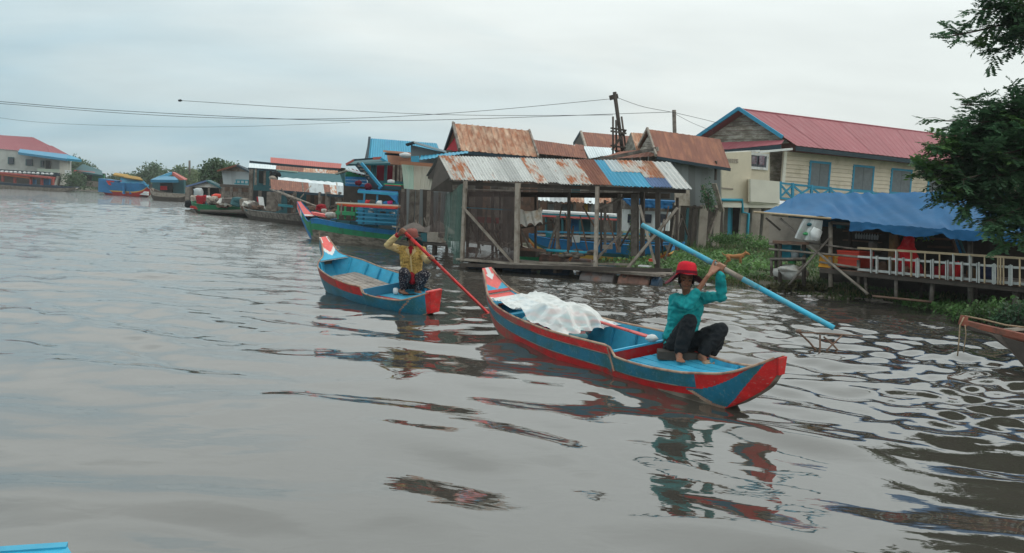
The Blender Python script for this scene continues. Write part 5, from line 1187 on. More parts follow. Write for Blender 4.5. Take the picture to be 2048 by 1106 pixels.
# nets: brown front net, green side curtain
def curtain(T, q, mat, name, n=26, m=8, amp=.05, seed=0, holes=False):
    mb = MB(); nr = (V(q[1])-V(q[0])).cross(V(q[3])-V(q[0])).normalized()
    mb.grid(lambda i, j: bil(q, i/n, j/m)+nr*amp*(sin(i*1.7+seed)+noise.noise(V((i*.5, j*.4, seed)))*1.5)*(1-.6*j/m), n, m); return mb.build(name, mat, T, smooth=True)
curtain(SH, DF.q([(928, 524), (1030, 530), (1030, 382), (930, 378)], -.12), 'brown_net', 'net_panel', amp=.02)
curtain(SH, DF.q([(1000, 520), (1028, 524), (1028, 388), (1008, 388)], -.35), 'brown_net', 'net_panel', amp=.05)
curtain(SH, [at(890, 480, 25.2), at(922, 530, 23.7), at(928, 368, 23.7), at(893, 388, 25.2)], 'net', 'net_curtain', n=20, amp=.05, seed=2)
curtain(SH, [at(905, 527, 23.9), at(922, 530, 23.6), at(926, 366, 23.6), at(914, 372, 23.9)], 'net', 'net_curtain', n=10, amp=.04, seed=4)
curtain(SH, [at(858, 470, 27.2), at(893, 478, 26.3), at(895, 384, 26.3), at(862, 384, 27.2)], 'brown_net', 'net_curtain', n=20, amp=.04, seed=6)
qc = [DF.p(1038, 452, -.7), DF.p(1087, 447, -.8), DF.p(1084, 414, -.8), DF.p(1038, 416, -.7)]; mb = MB()
mb.grid(lambda i, j: bil(qc, i/24, j/10)+DF.n*(.05*sin(i*.8+j*.25)+.03*noise.noise(V((i*.3, j*.4, 4))))+V((0, 0, -.10*abs(sin(pi*i/24))**.8*(j/10)+.05*sin(i*.7)*(1-j/10))), 24, 10); wc = mb.build('hung_cloth', 'white_stain_cloth', smooth=True)
tag(wc, 'stained off white cloth hanging inside the open shed', 'cloth')
o = MB().tube([DF.p(1089, 500, -.9), DF.p(1175, 505.5, -.9)], .04, 8).build('pipe', 'pvc_blue', smooth=True); tag(o, 'light blue plastic pipe lying across the shed platform', 'pipe')
o = MB().beam(DF.p(1038, 498, -.9), DF.p(1093, 501, -.9), .12, .07).build('plank', 'brown_wood'); tag(o, 'brown plank lying end to end with the light blue pipe in the shed', 'plank')
# low stool and bicycle-like wheel behind the net
ST = thing('stool', DF.p(974, 515, -.6), 'low pale wooden stool standing behind the brown net of the shed', 'stool')
MB().slab([DF.p(955, 487, -.5), DF.p(994, 490, -.5), DF.p(994, 487, -.8), DF.p(957, 484, -.8)], .04).build('seat', 'pale_wood', ST)
for x, x2 in ((958, 951), (991, 994)):
    for oo in (-.5, -.8): bar(ST, DF.p(x, 488, oo), DF.p(x2, 516, oo), .05, .05, 'pale_wood', 'leg')
heap = MB()
for i in range(16): heap.blob(DF.p(1150+rnd.uniform(-25, 35), 508+rnd.uniform(-6, 8), -1.0+rnd.uniform(-.3, .2)), (rnd.uniform(.06, .16), .1, rnd.uniform(.03, .07)), 6, i, .5)
tag(heap.build('net_heap', 'grey_wood', smooth=True), 'grey heap of folded fishing nets on the shed platform', 'nets')
# ---- boats moored behind the shed
def simple_boat(name, x0, x1, Y0, Y1, zt, label, bands, L=None, beam=.7, rise=.5, group=None, keel=-.12, nt=40, bow=(True, False)):
    a, b = at(x0, 450, Y0), at(x1, 450, Y1)
    r0, r1 = (rise if bow[0] else .05), (rise if bow[1] else .05)
    tab = [(0, zt*.6+r0*.7, zt+r0, .12 if bow[0] else beam*.6, .08), (.1, zt*.15, zt+r0*.45, beam*.6, beam*.3), (.25, keel, zt+r0*.1, beam*.92, beam*.5), (.5, keel, zt, beam, beam*.6), (.78, keel, zt+r1*.1, beam*.92, beam*.5), (.92, zt*.15, zt+r1*.45, beam*.6, beam*.3), (1, zt*.6+r1*.7, zt+r1, .12 if bow[1] else beam*.6, .08)]
    H = Hull((a.x, a.y), (b.x, b.y), tab); T = thing(name, ((a.x+b.x)/2, (a.y+b.y)/2, 0), label, 'boat', group)
    ms = [m_ for _, m_ in bands]
    def colr(t, h, sd):
        for k, (lim, m_) in enumerate(bands):
            if h <= lim: return k
        return len(bands)-1
    out = MB()
    for sd in (1, -1): out.grid(lambda i, j: H.P(i/nt, sd, j/12), nt, 12, mi=lambda i, j: colr((i+.5)/nt, (j+.5)/12, sd))
    out.grid(lambda i, j: H.P(i/nt, 1 if j else -1, 0), nt, 1); out.build('hull', ms, T)
    inn = MB()
    for sd in (1, -1): inn.grid(lambda i, j: H.P(lerp(.04, .96, i/20), sd, j/3, .03, .02), 20, 3)
    inn.grid(lambda i, j: H.P(lerp(.04, .96, i/20), 1 if j else -1, .25, .03), 20, 1); inn.build('lining', 'dark_wood', T)
    for sd in (-1, 1): MB().tube([H.P(lerp(.01, .99, i/24), sd, 1) for i in range(25)], .025, 6).build('gunwale', ms[-1], T, smooth=True)
    return T, H
T, H = simple_boat('covered_boat', 1062, 1345, 31.5, 28.6, .62, 'long blue boat with an orange bottom and white edged canopy moored behind the shed', [(.28, 'orange_paint'), (.40, 'yellow_paint'), (.62, 'teal_trim'), (.80, 'strong_blue_paint'), (.86, 'yellow_paint'), (1, 'strong_blue_paint')], beam=.8, rise=.12)
cf = Fac(1085, 31.2, 1240, 29.6)
for dy, m_ in ((0, 'white_paint'), (4, 'turquoise_tarp'), (7.5, 'pink_red_paint')): bar(T, cf.p(1085, 424+dy, .1), cf.p(1240, 432+dy, .1), .10, .055, m_, 'canopy_edge')
MB().slab([cf.p(1085, 423, .1), cf.p(1240, 431, .1), cf.p(1240, 429, -1.1), cf.p(1085, 421, -1.1)], .05).build('canopy', 'white_paint', T)
for x in (1092, 1125, 1160, 1196, 1234):
    bar(T, cf.p(x, 428, .05), cf.p(x, 478, .05), .06, .06, 'teal_trim', 'canopy_post')
for x0, x1, m_ in ((1143, 1158, 'strong_blue_paint'), (1162, 1180, 'teal_trim'), (1112, 1130, 'dark_wood')): wall(T, cf.rect(x0, 438, x1, 462, -.5), m_, .05, 'cabin_panel')
for y_ in (463, 470): bar(T, cf.p(1075, y_, .1), cf.p(1300, y_+6, .1), .04, .06, 'sky_blue_paint' if y_ == 463 else 'pale_wood', 'side_rail')
T, H = simple_boat('small_boat', 1036, 1118, 27.6, 27.0, .36, 'small green boat with a pale gunwale moored just inside the shed posts', [(.8, 'green_paint'), (1, 'pale_wood')], beam=.4, rise=.14)
T, H = simple_boat('house_boat', 1228, 1362, 33.5, 32, .62, 'white cabin boat with a blue hull moored under the blue awning behind the shed', [(.3, 'dark_red_paint'), (.6, 'teal_trim'), (1, 'strong_blue_paint')], beam=.8, rise=.1)
wf = Fac(1240, 32.8, 1350, 31.6)
wall(T, wf.rect(1243, 418, 1258, 462), 'white_paint', .08, 'cabin_panel'); wall(T, wf.rect(1262, 420, 1338, 462), 'white_paint', .08, 'cabin_panel')
for x in (1256, 1290, 1320): wall(T, wf.rect(x, 428, x+12, 446, .08), 'window_glass', .02, 'window')
MB().slab([wf.p(1236, 398, .5), wf.p(1350, 404, .5), wf.p(1350, 402, -1.2), wf.p(1236, 396, -1.2)], .04).build('roof', 'tarp_blue', T)
curtain(T, wf.q([(1262, 414), (1345, 418), (1345, 403), (1245, 398)], .5), 'tarp_blue', 'awning', amp=.05)
# rusted awnings seen through the shed, with a dark back wall
AW = thing('market_awning', at(1120, 440, 34), 'row of sagging white and rust red metal awnings seen through the open shed', 'awning')
for (x0, x1, m_, s_) in ((1040, 1068, 'white_sheet', 2), (1068, 1100, 'white_sheet', 0), (1100, 1140, 'pale_grey_sheet', 3), (1140, 1168, 'rust_sheet', 3), (1168, 1196, 'white_sheet', 6), (1196, 1222, 'rust_sheet', 5)):
    sheets(AW, quadY([(x0, 400+s_, 33), (x1, 402+s_, 33), (x1, 388, 34.4), (x0, 387, 34.4)]), 1, m_, waves=4, amp=.02, seg=1)
for x in (1045, 1078, 1110, 1150, 1180, 1215): bar(AW, at(x, 402, 33.2), at(x, 455, 33.2), .08, .08, 'grey_wood', 'post')
planks(AW, quadY([(1035, 484, 36), (1240, 488, 36), (1240, 385, 36), (1035, 385, 36)]), 14, ['dark_wood', 'grey_wood', 'grey_sheet', 'brown_wood', 'dark_wood'], vert=True, name='wall_board')
for x0, x1, m_ in ((1096, 1108, 'pale_grey_sheet'), (1122, 1146, 'grey_sheet'), (1168, 1175, 'yellow_paint'), (1180, 1186, 'white_sheet')): tag(MB().slab(quadY([(x0, 427, 33.8), (x1, 428, 33.8), (x1, 408, 33.8), (x0, 408, 33.8)]), .25).build('crate', m_), {1096: 'pale crate under the awnings behind the shed', 1122: 'wide grey metal tank under the awnings behind the shed', 1168: 'narrow yellow box under the awnings behind the shed', 1180: 'narrow white box under the awnings behind the shed'}[x0], 'box')

# loose poles, planks and gear standing about in and behind the open shed
rr = random.Random(21)
for k in range(26):
    x = rr.uniform(935, 1345); y1_ = rr.uniform(486, 512); y0_ = y1_-rr.uniform(40, 100); o_ = rr.uniform(-2.0, -.8)
    bar(SH, DF.p(x, y1_, o_), DF.p(x+rr.uniform(-28, 28), max(y0_, 392), o_+rr.uniform(-.3, .3)), rr.uniform(.025, .06), None, rr.choice(['grey_wood', 'brown_wood', 'pale_wood', 'dark_wood']), 'pole', True)
MB().slab([DF.p(1040, 512, -1.3), DF.p(1075, 514, -1.3), DF.p(1075, 500, -1.3), DF.p(1040, 498, -1.3)], .3).build('locker', 'dark_wood', SH)
for k, (x, y_, w_, h_, o_, m_, lab) in enumerate(((1100, 470, 10, 9, -1.6, 'teal_bin', 'small teal tub among the poles of the open shed'), (1152, 478, 9, 14, -1.3, 'plastic_white', 'upright white can leaning among the poles of the open shed'), (1215, 494, 14, 9, -1.2, 'pale_wood', 'pale box lying by the right brace of the open shed'), (945, 500, 16, 12, -1.0, 'drum_brown', 'rust brown tub behind the brown net of the shed'),
                                       (1305, 520, 10, 6, -.3, 'orange_crate', 'orange red float on the right end of the shed deck'), (1290, 532, 22, 4, -.05, 'foam_white', 'pale flat board on the right end of the shed deck'), (985, 462, 34, 8, -1.4, 'drum_brown', 'rusty red machine behind the brown net'), (975, 440, 40, 14, -1.9, 'crimson_cloth', 'dark red panel deep inside the left of the shed'))):
    tag(MB().slab(DF.rect(x-w_/2, y_-h_/2, x+w_/2, y_+h_/2, o_), .25).build('tub' if 'tub' in lab else ('machine' if 'machine' in lab else 'box'), m_), lab, 'tub' if 'tub' in lab else ('machine' if 'machine' in lab else 'gear'))
mb = MB(); c_ = DF.p(945, 462, -.7); R_2 = Matrix.Rotation(.3, 3, 'Z') @ Matrix.Rotation(radians(90), 3, 'X')
mb.tube([c_+R_2 @ V((.22*cos(a_), .22*sin(a_), 0)) for a_ in [2*pi*k/18 for k in range(19)]], .015, 6)
for k in range(6): mb.tube([c_, c_+R_2 @ V((.22*cos(k*pi/3), .22*sin(k*pi/3), 0))], .006, 4)
tag(mb.build('wheel', 'dark_wood', smooth=True), 'spoked wheel hanging behind the brown net of the shed', 'wheel')
ORD = ['first', 'second', 'third', 'fourth', 'fifth', 'sixth', 'seventh', 'eighth', 'ninth', 'tenth', 'eleventh', 'twelfth']
# ================================================================ middle and far left
def zpost(T, px, yt, yb, Y, w=.1, m_='grey_wood', name='post'):
    a, b = at(px, yt, Y), at(px, yb, Y); return bar(T, V((a.x, a.y, b.z)), a, w, w, m_, name)
# mint panel hut left of the open shed
T = thing('stall_hut', at(838, 470, 28), 'hut with pale mint sheet panels hung under a rusty edge beside the open shed', 'hut')
sheets(T, quadY([(808, 376, 27.6), (861, 380, 27.2), (871, 329, 27.2), (803, 325, 27.6)]), 1, ['mint_sheet', 'cream_sheet'], us=[0, .36, .60], waves=5, amp=.008, seg=2, jag=.03)
sheets(T, quadY([(808, 376, 27.6), (861, 380, 27.2), (871, 329, 27.2), (803, 325, 27.6)]), 1, ['cream_sheet'], us=[.60, 1.0], waves=5, amp=.008, seg=2, lift=.004)
bar(T, at(800, 325, 27.4), at(872, 331, 27.0), .08, .10, 'rust_sheet', 'top_rail')
for x, yt, yb, w_ in ((806, 378, 470, .09), (825, 379, 468, .16), (836, 379, 468, .12), (858, 382, 470, .10), (880, 384, 470, .08)): zpost(T, x, yt, yb, 28.2, w_, 'grey_wood')
planks(T, quadY([(802, 462, 29), (900, 468, 29), (900, 375, 29), (802, 370, 29)]), 9, ['dark_wood', 'grey_wood', 'dark_wood', 'grey_sheet'], vert=True, name='wall_board')
MB().slab(quadY([(800, 470, 28.6), (905, 478, 27.5), (905, 476, 29.5), (800, 466, 30.2)]), .08).build('platform', 'dark_wood', T)
curtain(T, quadY([(790, 468, 27.9), (812, 470, 27.7), (812, 384, 27.7), (800, 384, 27.9)]), 'brown_net', 'net', n=10, amp=.03)
for k in range(14):
    x = 800+k*6; bar(T, at(x, 440+rnd.uniform(-12, 8), 28), at(x+rnd.uniform(-10, 12), 466, 27.8), .03, .03, 'grey_wood', 'stick')
TB = thing('landing_table', at(880, 500, 27), 'dark low plank landing with boxes on it behind the woman in yellow', 'table')
MB().slab(quadY([(846, 487, 27), (902, 492, 26.2), (902, 486, 27.4), (846, 482, 28)]), .07).build('top', 'dark_wood', TB)
for x, Y_ in ((850, 27), (868, 26.8), (894, 26.4), (872, 27.8)): zpost(TB, x, 489, 511, Y_, .09, 'dark_wood', 'leg')
tag(MB().slab(quadY([(861, 483, 27), (889, 485, 26.8), (890, 465, 26.8), (861, 464, 27)]), .4).build('box', 'pale_wood'), 'pale pinkish box on the dark landing behind the brown hat', 'box')
tag(MB().slab(quadY([(847, 482, 27.2), (859, 483, 27.1), (859, 466, 27.1), (847, 466, 27.2)]), .3).build('box', 'teal_trim'), 'dark blue box on the landing left of the pale pinkish box', 'box')
tag(MB().lathe([(.55, 0), (.42, .12), (.2, .25), (.02, .36)], at(876, 465, 27.6), 9).build('heap', 'dim_tarp'), 'peaked pale tarpaulin over goods beside the green net', 'tarp')
tag(MB().lathe([(.45, 0), (.36, .10), (.2, .2), (.02, .26)], at(828, 462, 27.6), 9).build('heap', 'dim_tarp'), 'low pale tarpaulin heap behind the brown hat', 'tarp')
# small grey house with blue edged roof under the tall rust roof
T = thing('house', at(855, 380, 31), 'narrow grey walled house with a thin dark gabled roof and blue side roof', 'house')
wall(T, quadY([(822, 330, 31), (900, 330, 31), (889, 305, 31), (822, 290, 31)]), 'grey_sheet', .08)
wall(T, quadY([(822, 380, 31), (900, 380, 31), (900, 330, 31), (822, 330, 31)]), 'dark_wood', .08)
bar(T, at(813, 290, 30.8), at(829, 285, 30.8), .5, .06, 'dark_trim', 'roof_edge'); bar(T, at(829, 285, 30.8), at(892, 304, 30.8), .5, .06, 'pale_grey_sheet', 'roof_edge')
sheets(T, quadY([(838, 320, 29.5), (936, 306, 29.3), (936, 302, 30.6), (842, 311, 30.8)]), 3, 'blue_roof_sheet', waves=4, seg=1)
bar(T, at(823, 319, 29.5), at(838, 318, 29.5), .2, .2, 'blue_roof_sheet', 'gutter_end')
# big blue roof house
T = thing('house', at(805, 400, 40), 'tall house under the large plain blue roof', 'house')
q = quadY([(733, 330, 38), (890, 330, 37), (873, 286.5, 39.5), (739, 276.5, 40.5)]); sheets(T, q, 5, 'blue_roof_sheet', waves=6, amp=.012, seg=1)
MB().beam(q[3], q[0], .1, .16).build('barge_board', 'dark_trim', T)
e = at(728, 330, 42.5); MB().slab([e, q[0], lerp(q[3], q[0], .02), lerp(q[3], e, .02)], .05).build('gable_board', 'dark_wood', T)
planks(T, quadY([(735, 440, 39), (890, 440, 38.4), (890, 328, 38.4), (735, 328, 39)]), 10, ['dark_wood', 'teal_trim', 'dark_wood'], vert=True, name='wall_board')
# salmon house
T = thing('house', at(797, 400, 34.5), 'house with a salmon orange wall and flat orange trimmed roof', 'house')
wall(T, quadY([(778, 328, 34.5), (826, 332, 34.2), (822, 308, 34.2), (774, 304, 34.5)]), 'salmon_wall', .1)
bar(T, at(772, 303, 34), at(824, 307.5, 33.7), .5, .07, 'salmon_wall', 'roof_edge'); bar(T, at(773, 308, 34.1), at(824, 312, 33.8), .3, .07, 'dark_trim', 'fascia')
wall(T, quadY([(745, 372, 35), (806, 376, 35), (806, 326, 35), (745, 325, 35)]), 'dark_wood', .08)
wall(T, quadY([(752, 362, 34.7), (786, 364, 34.7), (786, 332, 34.7), (752, 330, 34.7)]), 'maroon_hat', .05, 'doorway')
for x in (788, 797, 803): zpost(T, x, 330, 375, 33.8, .07, 'pale_wood')
tag(MB().lathe([(.1, 0), (.22, .05), (.24, .14), (.05, .2)], at(811, 316, 33.2), 12).build('basin', 'plastic_white', smooth=True), 'small white round basin in front of the salmon wall', 'basin')
# blue veranda house with stairs
T = thing('house', at(740, 420, 33), 'blue and green gabled house with an outside staircase and red edged veranda roof', 'house')
vq = quadY([(692, 330, 33.2), (780, 328, 32.2), (761, 317, 33.8), (708, 320, 34.6)])
MB().slab(vq, .07).build('veranda_roof', 'teal_trim', T)
bar(T, at(692, 329, 33), at(708, 320, 33), .08, .07, 'red_roof_sheet', 'roof_edge'); bar(T, at(708, 320, 33), at(748, 317, 33), .08, .06, 'dark_trim', 'roof_edge'); bar(T, at(746, 317, 32.9), at(763, 316, 32.9), .08, .09, 'red_roof_sheet', 'roof_edge'); bar(T, at(761, 317, 32.8), at(780, 328, 32.8), .08, .08, 'blue_trim', 'roof_edge')
wall(T, quadY([(724, 345, 33.6), (745, 347, 33.6), (743, 327, 33.6), (726, 326, 33.6)]), 'salmon_wall', .06)
for x in (745, 751, 772): zpost(T, x, 328, 372, 33, .10, 'teal_trim')
gq = quadY([(690, 372, 32.6), (742, 374, 32.4)]); 
planks(T, quadY([(691, 372, 32.6), (735, 374, 32.4), (733, 354, 32.4), (691, 353, 32.6)]), 3, 'strong_blue_paint', th=.04, name='wall_board')
MB().add(quadY([(691, 353, 32.6), (733, 354, 32.4), (697, 341, 32.5), (692, 341, 32.6)]), [(0, 1, 2, 3)]).build('gable_panel', 'green_paint', T, solid=.04)
rq = quadY([(672, 348, 32), (696, 341, 32), (731, 347, 32)])
bar(T, rq[0], rq[1], .4, .05, 'gable_wood', 'roof_edge'); bar(T, at(695, 340, 32), at(732, 348, 31.8), .3, .05, 'white_sheet', 'roof_edge')
for k in range(9):
    x = 699+k*4.0; bar(T, at(x, 337+k*1.0, 32.4), at(x+9, 345+k*1.3, 31.9), .09, .03, 'maroon_hat' if k % 2 else 'pale_grey_sheet', 'roof_slat')
for dx_, m_ in ((0, 'blue_trim'), (-8, 'dark_trim')): bar(T, at(722+dx_, 328, 32), at(762+dx_, 376, 31.6), .08, .16, m_, 'stair_stringer')
for k in range(8): bar(T, at(716+k*5.2, 332+k*6, 31.8), at(723+k*5.2, 333+k*6, 31.8), .2, .04, 'grey_wood', 'step')
wall(T, quadY([(756, 378, 32), (806, 380, 31.6), (806, 363, 31.6), (756, 361, 32)]), 'teal_trim', .08, 'counter'); bar(T, at(770, 368, 31.4), at(806, 370, 31.2), .2, .04, 'light_green_paint', 'counter_top'); bar(T, at(771, 370, 31.3), at(806, 372, 31.1), .1, .03, 'red_paint', 'counter_edge')
wall(T, quadY([(688, 440, 33.4), (806, 448, 32.6), (806, 376, 32.6), (688, 370, 33.4)]), 'dark_wood', .08, 'lower_wall')
tag(MB().lathe([(.12, 0), (.13, .02), (.12, .1), (.02, .12)], at(782, 366, 31.3), 14).build('bowl', 'plastic_white', smooth=True), 'white upturned bowl on the blue counter of the staircase house', 'bowl')
tag(MB().blob(at(717, 366, 31.6), (.12, .1, .10), 8, 2, .3).build('bundle', 'maroon_hat', smooth=True), 'dark red bundle in front of the blue gable wall', 'bundle')
tag(MB().blob(at(736, 374, 31.5), (.12, .1, .12), 8, 3, .5).build('laundry', 'maroon_hat', smooth=True), 'dark magenta cloth hanging by the foot of the blue staircase', 'laundry')
# blue market boat / stall with shelves
T = thing('floating_stall', at(760, 440, 31.5), 'bright blue floating stall with shelves of goods under a flat blue roof', 'stall')
MB().slab(quadY([(716, 383, 31), (796, 389, 30.4), (796, 385.5, 31.8), (718, 380, 32.4)]), .10).build('roof', 'strong_blue_paint', T)
bar(T, at(716, 383, 31), at(796, 388.5, 30.4), .06, .09, 'light_blue_paint', 'roof_edge')
MB().add(quadY([(772, 388, 30.6), (795, 389, 30.4), (795, 408, 30.4), (790, 402, 30.4), (781, 393, 30.5)]), [(0, 1, 2, 3, 4)]).build('corner_panel', 'strong_blue_paint', T, solid=.05)
for x in (729, 755, 795): zpost(T, x, 386, 450, 30.8, .06, 'sky_blue_paint')
for y_, m_ in ((418, 'sky_blue_paint'), (425, 'sky_blue_paint'), (433, 'sky_blue_paint'), (441, 'blue_trim')): bar(T, at(715, y_, 30.7), at(797, y_+5, 30.3), .25, .05, m_, 'shelf')
wall(T, quadY([(716, 448, 31.4), (797, 452, 31), (797, 405, 31), (716, 400, 31.4)]), 'blue_trim', .05, 'rear_panel')
cols = [('magenta_cloth', 'bright pink'), ('strong_blue_paint', 'deep blue'), ('foam_white', 'white'), ('red_paint', 'red'), ('pale_wood', 'tan'), ('dark_wood', 'dark'), ('orange_paint', 'orange'), ('green_plastic', 'green')]
for i, (x, y_, c, lab) in enumerate([(780, 406, 0, 'bright pink bag on the upper shelf of the blue floating stall'), (771, 407, 1, 'deep blue bag beside the bright pink bag on the blue stall'), (759, 406, 2, 'white bag in the middle of the upper shelf of the blue stall'), (745, 405, 5, 'dark bag on the upper shelf left of the white bag'),
        (742, 422, 2, 'white bag on the second shelf of the blue stall'), (766, 424, 4, 'tan bag on the second shelf of the blue stall'), (784, 427, 2, 'small white bag at the right of the second shelf'), (736, 405, 3, 'small red bag at the left end of the upper shelf')]):
    tag(MB().blob(at(x, y_, 30.6), (.10, .08, .08), 6, i, .5, sq=.6).build('bag', cols[c][0], smooth=True), lab, 'bag')
T = thing('pole_rack', at(740, 412, 30), 'long striped pole in cream, orange and red across the front of the blue stall', 'pole')
bar(T, at(673, 405.5, 31.2), at(808, 412, 29.6), .09, .06, 'cream_sheet', 'rail'); bar(T, at(675, 408, 31.15), at(807, 414.8, 29.55), .07, .05, 'orange_paint', 'rail'); bar(T, at(680, 410.5, 31.1), at(794, 417, 29.6), .06, .05, 'red_paint', 'rail')
for x, y_ in ((683, 408), (806, 413)): zpost(T, x, y_, 440 if x > 700 else 432, 30.9 if x < 700 else 29.6, .05, 'grey_wood')
# green stall frame behind the moored boat
T = thing('green_stall', at(695, 440, 32), 'small green framed stand between the red roof row and the blue stall', 'stall')
for x in (677, 691, 705, 713): zpost(T, x, 405, 438, 31.6, .06, 'light_green_paint')
bar(T, at(675, 425, 31.5), at(714, 428, 31.3), .3, .12, 'light_green_paint', 'counter'); wall(T, quadY([(675, 440, 32.4), (716, 442, 32.2), (716, 405, 32.2), (675, 403, 32.4)]), 'dark_wood', .05, 'rear_panel')
# things in the moored green and blue boat
tag(MB().slab(quadY([(734, 446, 32.6), (752, 448, 32.4), (750, 437, 32.4), (736, 435, 32.6)]), .3).build('box', 'grey_wood'), 'weathered grey box standing in the green and blue boat', 'box')
tag(MB().slab(quadY([(752, 439, 32.2), (756, 437, 32.2), (784, 453, 31.6), (756, 449, 32)]), .35).build('cover', 'foam_white'), 'white wedge shaped cover in the green and blue boat', 'cover')
tag(MB().blob(at(661, 430, 33.8), (.17, .13, .10), 8, 4, .5, sq=.55).build('sack', 'white_cloth', smooth=True), 'white plastic sack at the bow of the green and blue boat', 'sack')
tag(MB().beam(at(624, 426, 34.6), at(655, 432, 34.2), .3, .10).build('cloth', 'pink_red_paint'), 'faded red cloth over the bow deck of the green and blue boat', 'cloth')
tag(MB().blob(at(705, 438, 33), (.2, .13, .07), 8, 4, .3).build('basin', 'sky_blue_paint', smooth=True), 'pale blue basin inside the green and blue boat', 'basin')
# long red roof row
T = thing('long_house', at(610, 400, 62), 'long low waterside house with a plain red roof', 'house')
q = quadY([(541, 326, 60), (681, 337, 56), (683, 327.5, 57.5), (541, 314.5, 62)]); sheets(T, q, 6, 'red_roof_sheet', waves=6, amp=.02, seg=1)
bar(T, at(500, 323.5, 59), at(676, 340, 55.5), .1, .14, 'dark_trim', 'fascia')
wall(T, quadY([(541, 400, 60.5), (690, 400, 57), (690, 336, 57), (541, 325, 60.5)]), 'dark_wood', .1)
T = thing('veranda_house', at(590, 410, 56), 'long veranda house with a band of white, brown and rusted roof sheets', 'house')
q = quadY([(497, 336, 55.5), (674, 350, 52), (676, 341.5, 53), (498, 326.5, 57)])
sheets(T, q, 1, ['white_sheet', 'white_sheet', 'brown_rust_sheet', 'brown_rust_sheet', 'rust_sheet', 'zinc_rust_sheet', 'rust_sheet'], us=[0, .16, .32, .48, .63, .76, .88, 1], waves=5, amp=.02, seg=1)
bar(T, at(497, 337, 55.4), at(554, 341, 54.2), .1, .12, 'dark_trim', 'fascia')
bar(T, at(554, 340, 54), at(595, 344, 53.2), .1, .06, 'mint_sheet', 'gutter')
MB().slab(quadY([(556, 356, 52.8), (686, 366, 50.5), (680, 349, 52), (557, 342, 54)]), .05).build('awning', 'teal_trim', T)
for x, yb in ((503, 408), (512, 370), (530, 370), (542, 372)): zpost(T, x, 338, yb, 55, .22 if x == 503 else .12, 'grey_wood')
wall(T, quadY([(500, 380, 58), (690, 392, 56), (690, 345, 56), (500, 335, 58)]), 'teal_trim', .1)
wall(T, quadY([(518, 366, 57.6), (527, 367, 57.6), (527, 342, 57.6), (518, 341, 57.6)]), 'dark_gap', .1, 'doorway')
mb = MB(); q = quadY([(555, 366, 50), (688, 378, 48), (686, 366, 49), (556, 354, 51)]); mb.grid(lambda i, j: bil(q, i/40, j/6)+V((0, -.05*sin(i*.9+j), .05*noise.noise(V((i*.4, j*.6, 2))))), 40, 6); mb.build('silver_tarp', 'white_sheet', T, smooth=True)
tag(MB().blob(at(551, 351, 52), (.28, .2, .2), 8, 6, .6).build('tarp_bundle', 'black_cloth', smooth=True), 'dark bundle on the end of the long rust and grey roof', 'bundle')
tag(MB().blob(at(545, 356, 51.8), (.22, .2, .14), 8, 9, .4).build('tarp_bundle', 'concrete', smooth=True), 'pale sack on the end of the long rust and grey roof', 'sack')
# rust and grey front roof
T = thing('boat_shelter', at(630, 410, 46), 'long open shelter over the boats with alternating brown, grey and orange roof sheets', 'shelter')
q = quadY([(542, 380, 47.5), (718, 394, 42), (714, 375, 44), (541, 358, 50)])
sheets(T, q, 1, ['brown_rust_sheet', 'brown_rust_sheet', 'brown_rust_sheet', 'pale_wood', 'brown_rust_sheet', 'pale_grey_sheet', 'pale_grey_sheet', 'brown_rust_sheet', 'zinc_rust_sheet', 'pale_grey_sheet', 'zinc_rust_sheet'],
       us=[0, .13, .26, .39, .405, .47, .55, .64, .71, .78, .94, 1.0], waves=5, amp=.014, seg=1)
bar(T, at(541, 381, 47.4), at(718, 395, 41.9), .08, .12, 'dark_trim', 'fascia')
for x, yb, w_ in ((546, 422, .5), (560, 420, .12), (590, 424, .14), (640, 430, .12), (656, 430, .2), (680, 424, .14), (700, 424, .12)): zpost(T, x, 384, yb, 46-(x-546)*.02, w_, 'grey_wood')
planks(T, quadY([(545, 424, 50), (720, 436, 46), (720, 386, 46), (545, 375, 50)]), 22, ['dark_wood', 'grey_wood', 'dark_wood', 'teal_trim', 'brown_wood'], vert=True, name='wall_board')
for a, b in (((555, 382), (672, 428)), ((575, 430), (720, 404)), ((620, 428), (712, 396)), ((540, 378), (600, 402))): bar(T, at(*a, 45), at(*b, 43), .09, .06, 'pale_wood' if a[0] == 555 else 'grey_wood', 'brace', True)
bar(T, at(557, 410, 45), at(586, 413, 45), .2, .12, 'turquoise_tarp', 'rail')
MB().slab(quadY([(400, 422, 58), (600, 430, 50), (600, 424, 54), (400, 416, 62)]), .1).build('platform', 'dark_wood', T)
# white leaning boards
for x, w_, m_, lab in ((523, 9, 'foam_white', 'wide white board leaning upright in front of the brown plank hut'), (541, 10, 'pale_grey_sheet', 'pale grey sack cloth hanging right of the wide white board'), (517, 3, 'crimson_cloth', 'narrow dark red board against the wide white board')):
    tag(MB().slab(quadY([(x-w_/2+1, 417, 56), (x+w_/2+2, 417, 56), (x+w_/2-1, 395, 56.4), (x-w_/2-2, 394, 56.4)]), .12).build('board', m_), lab, 'board')
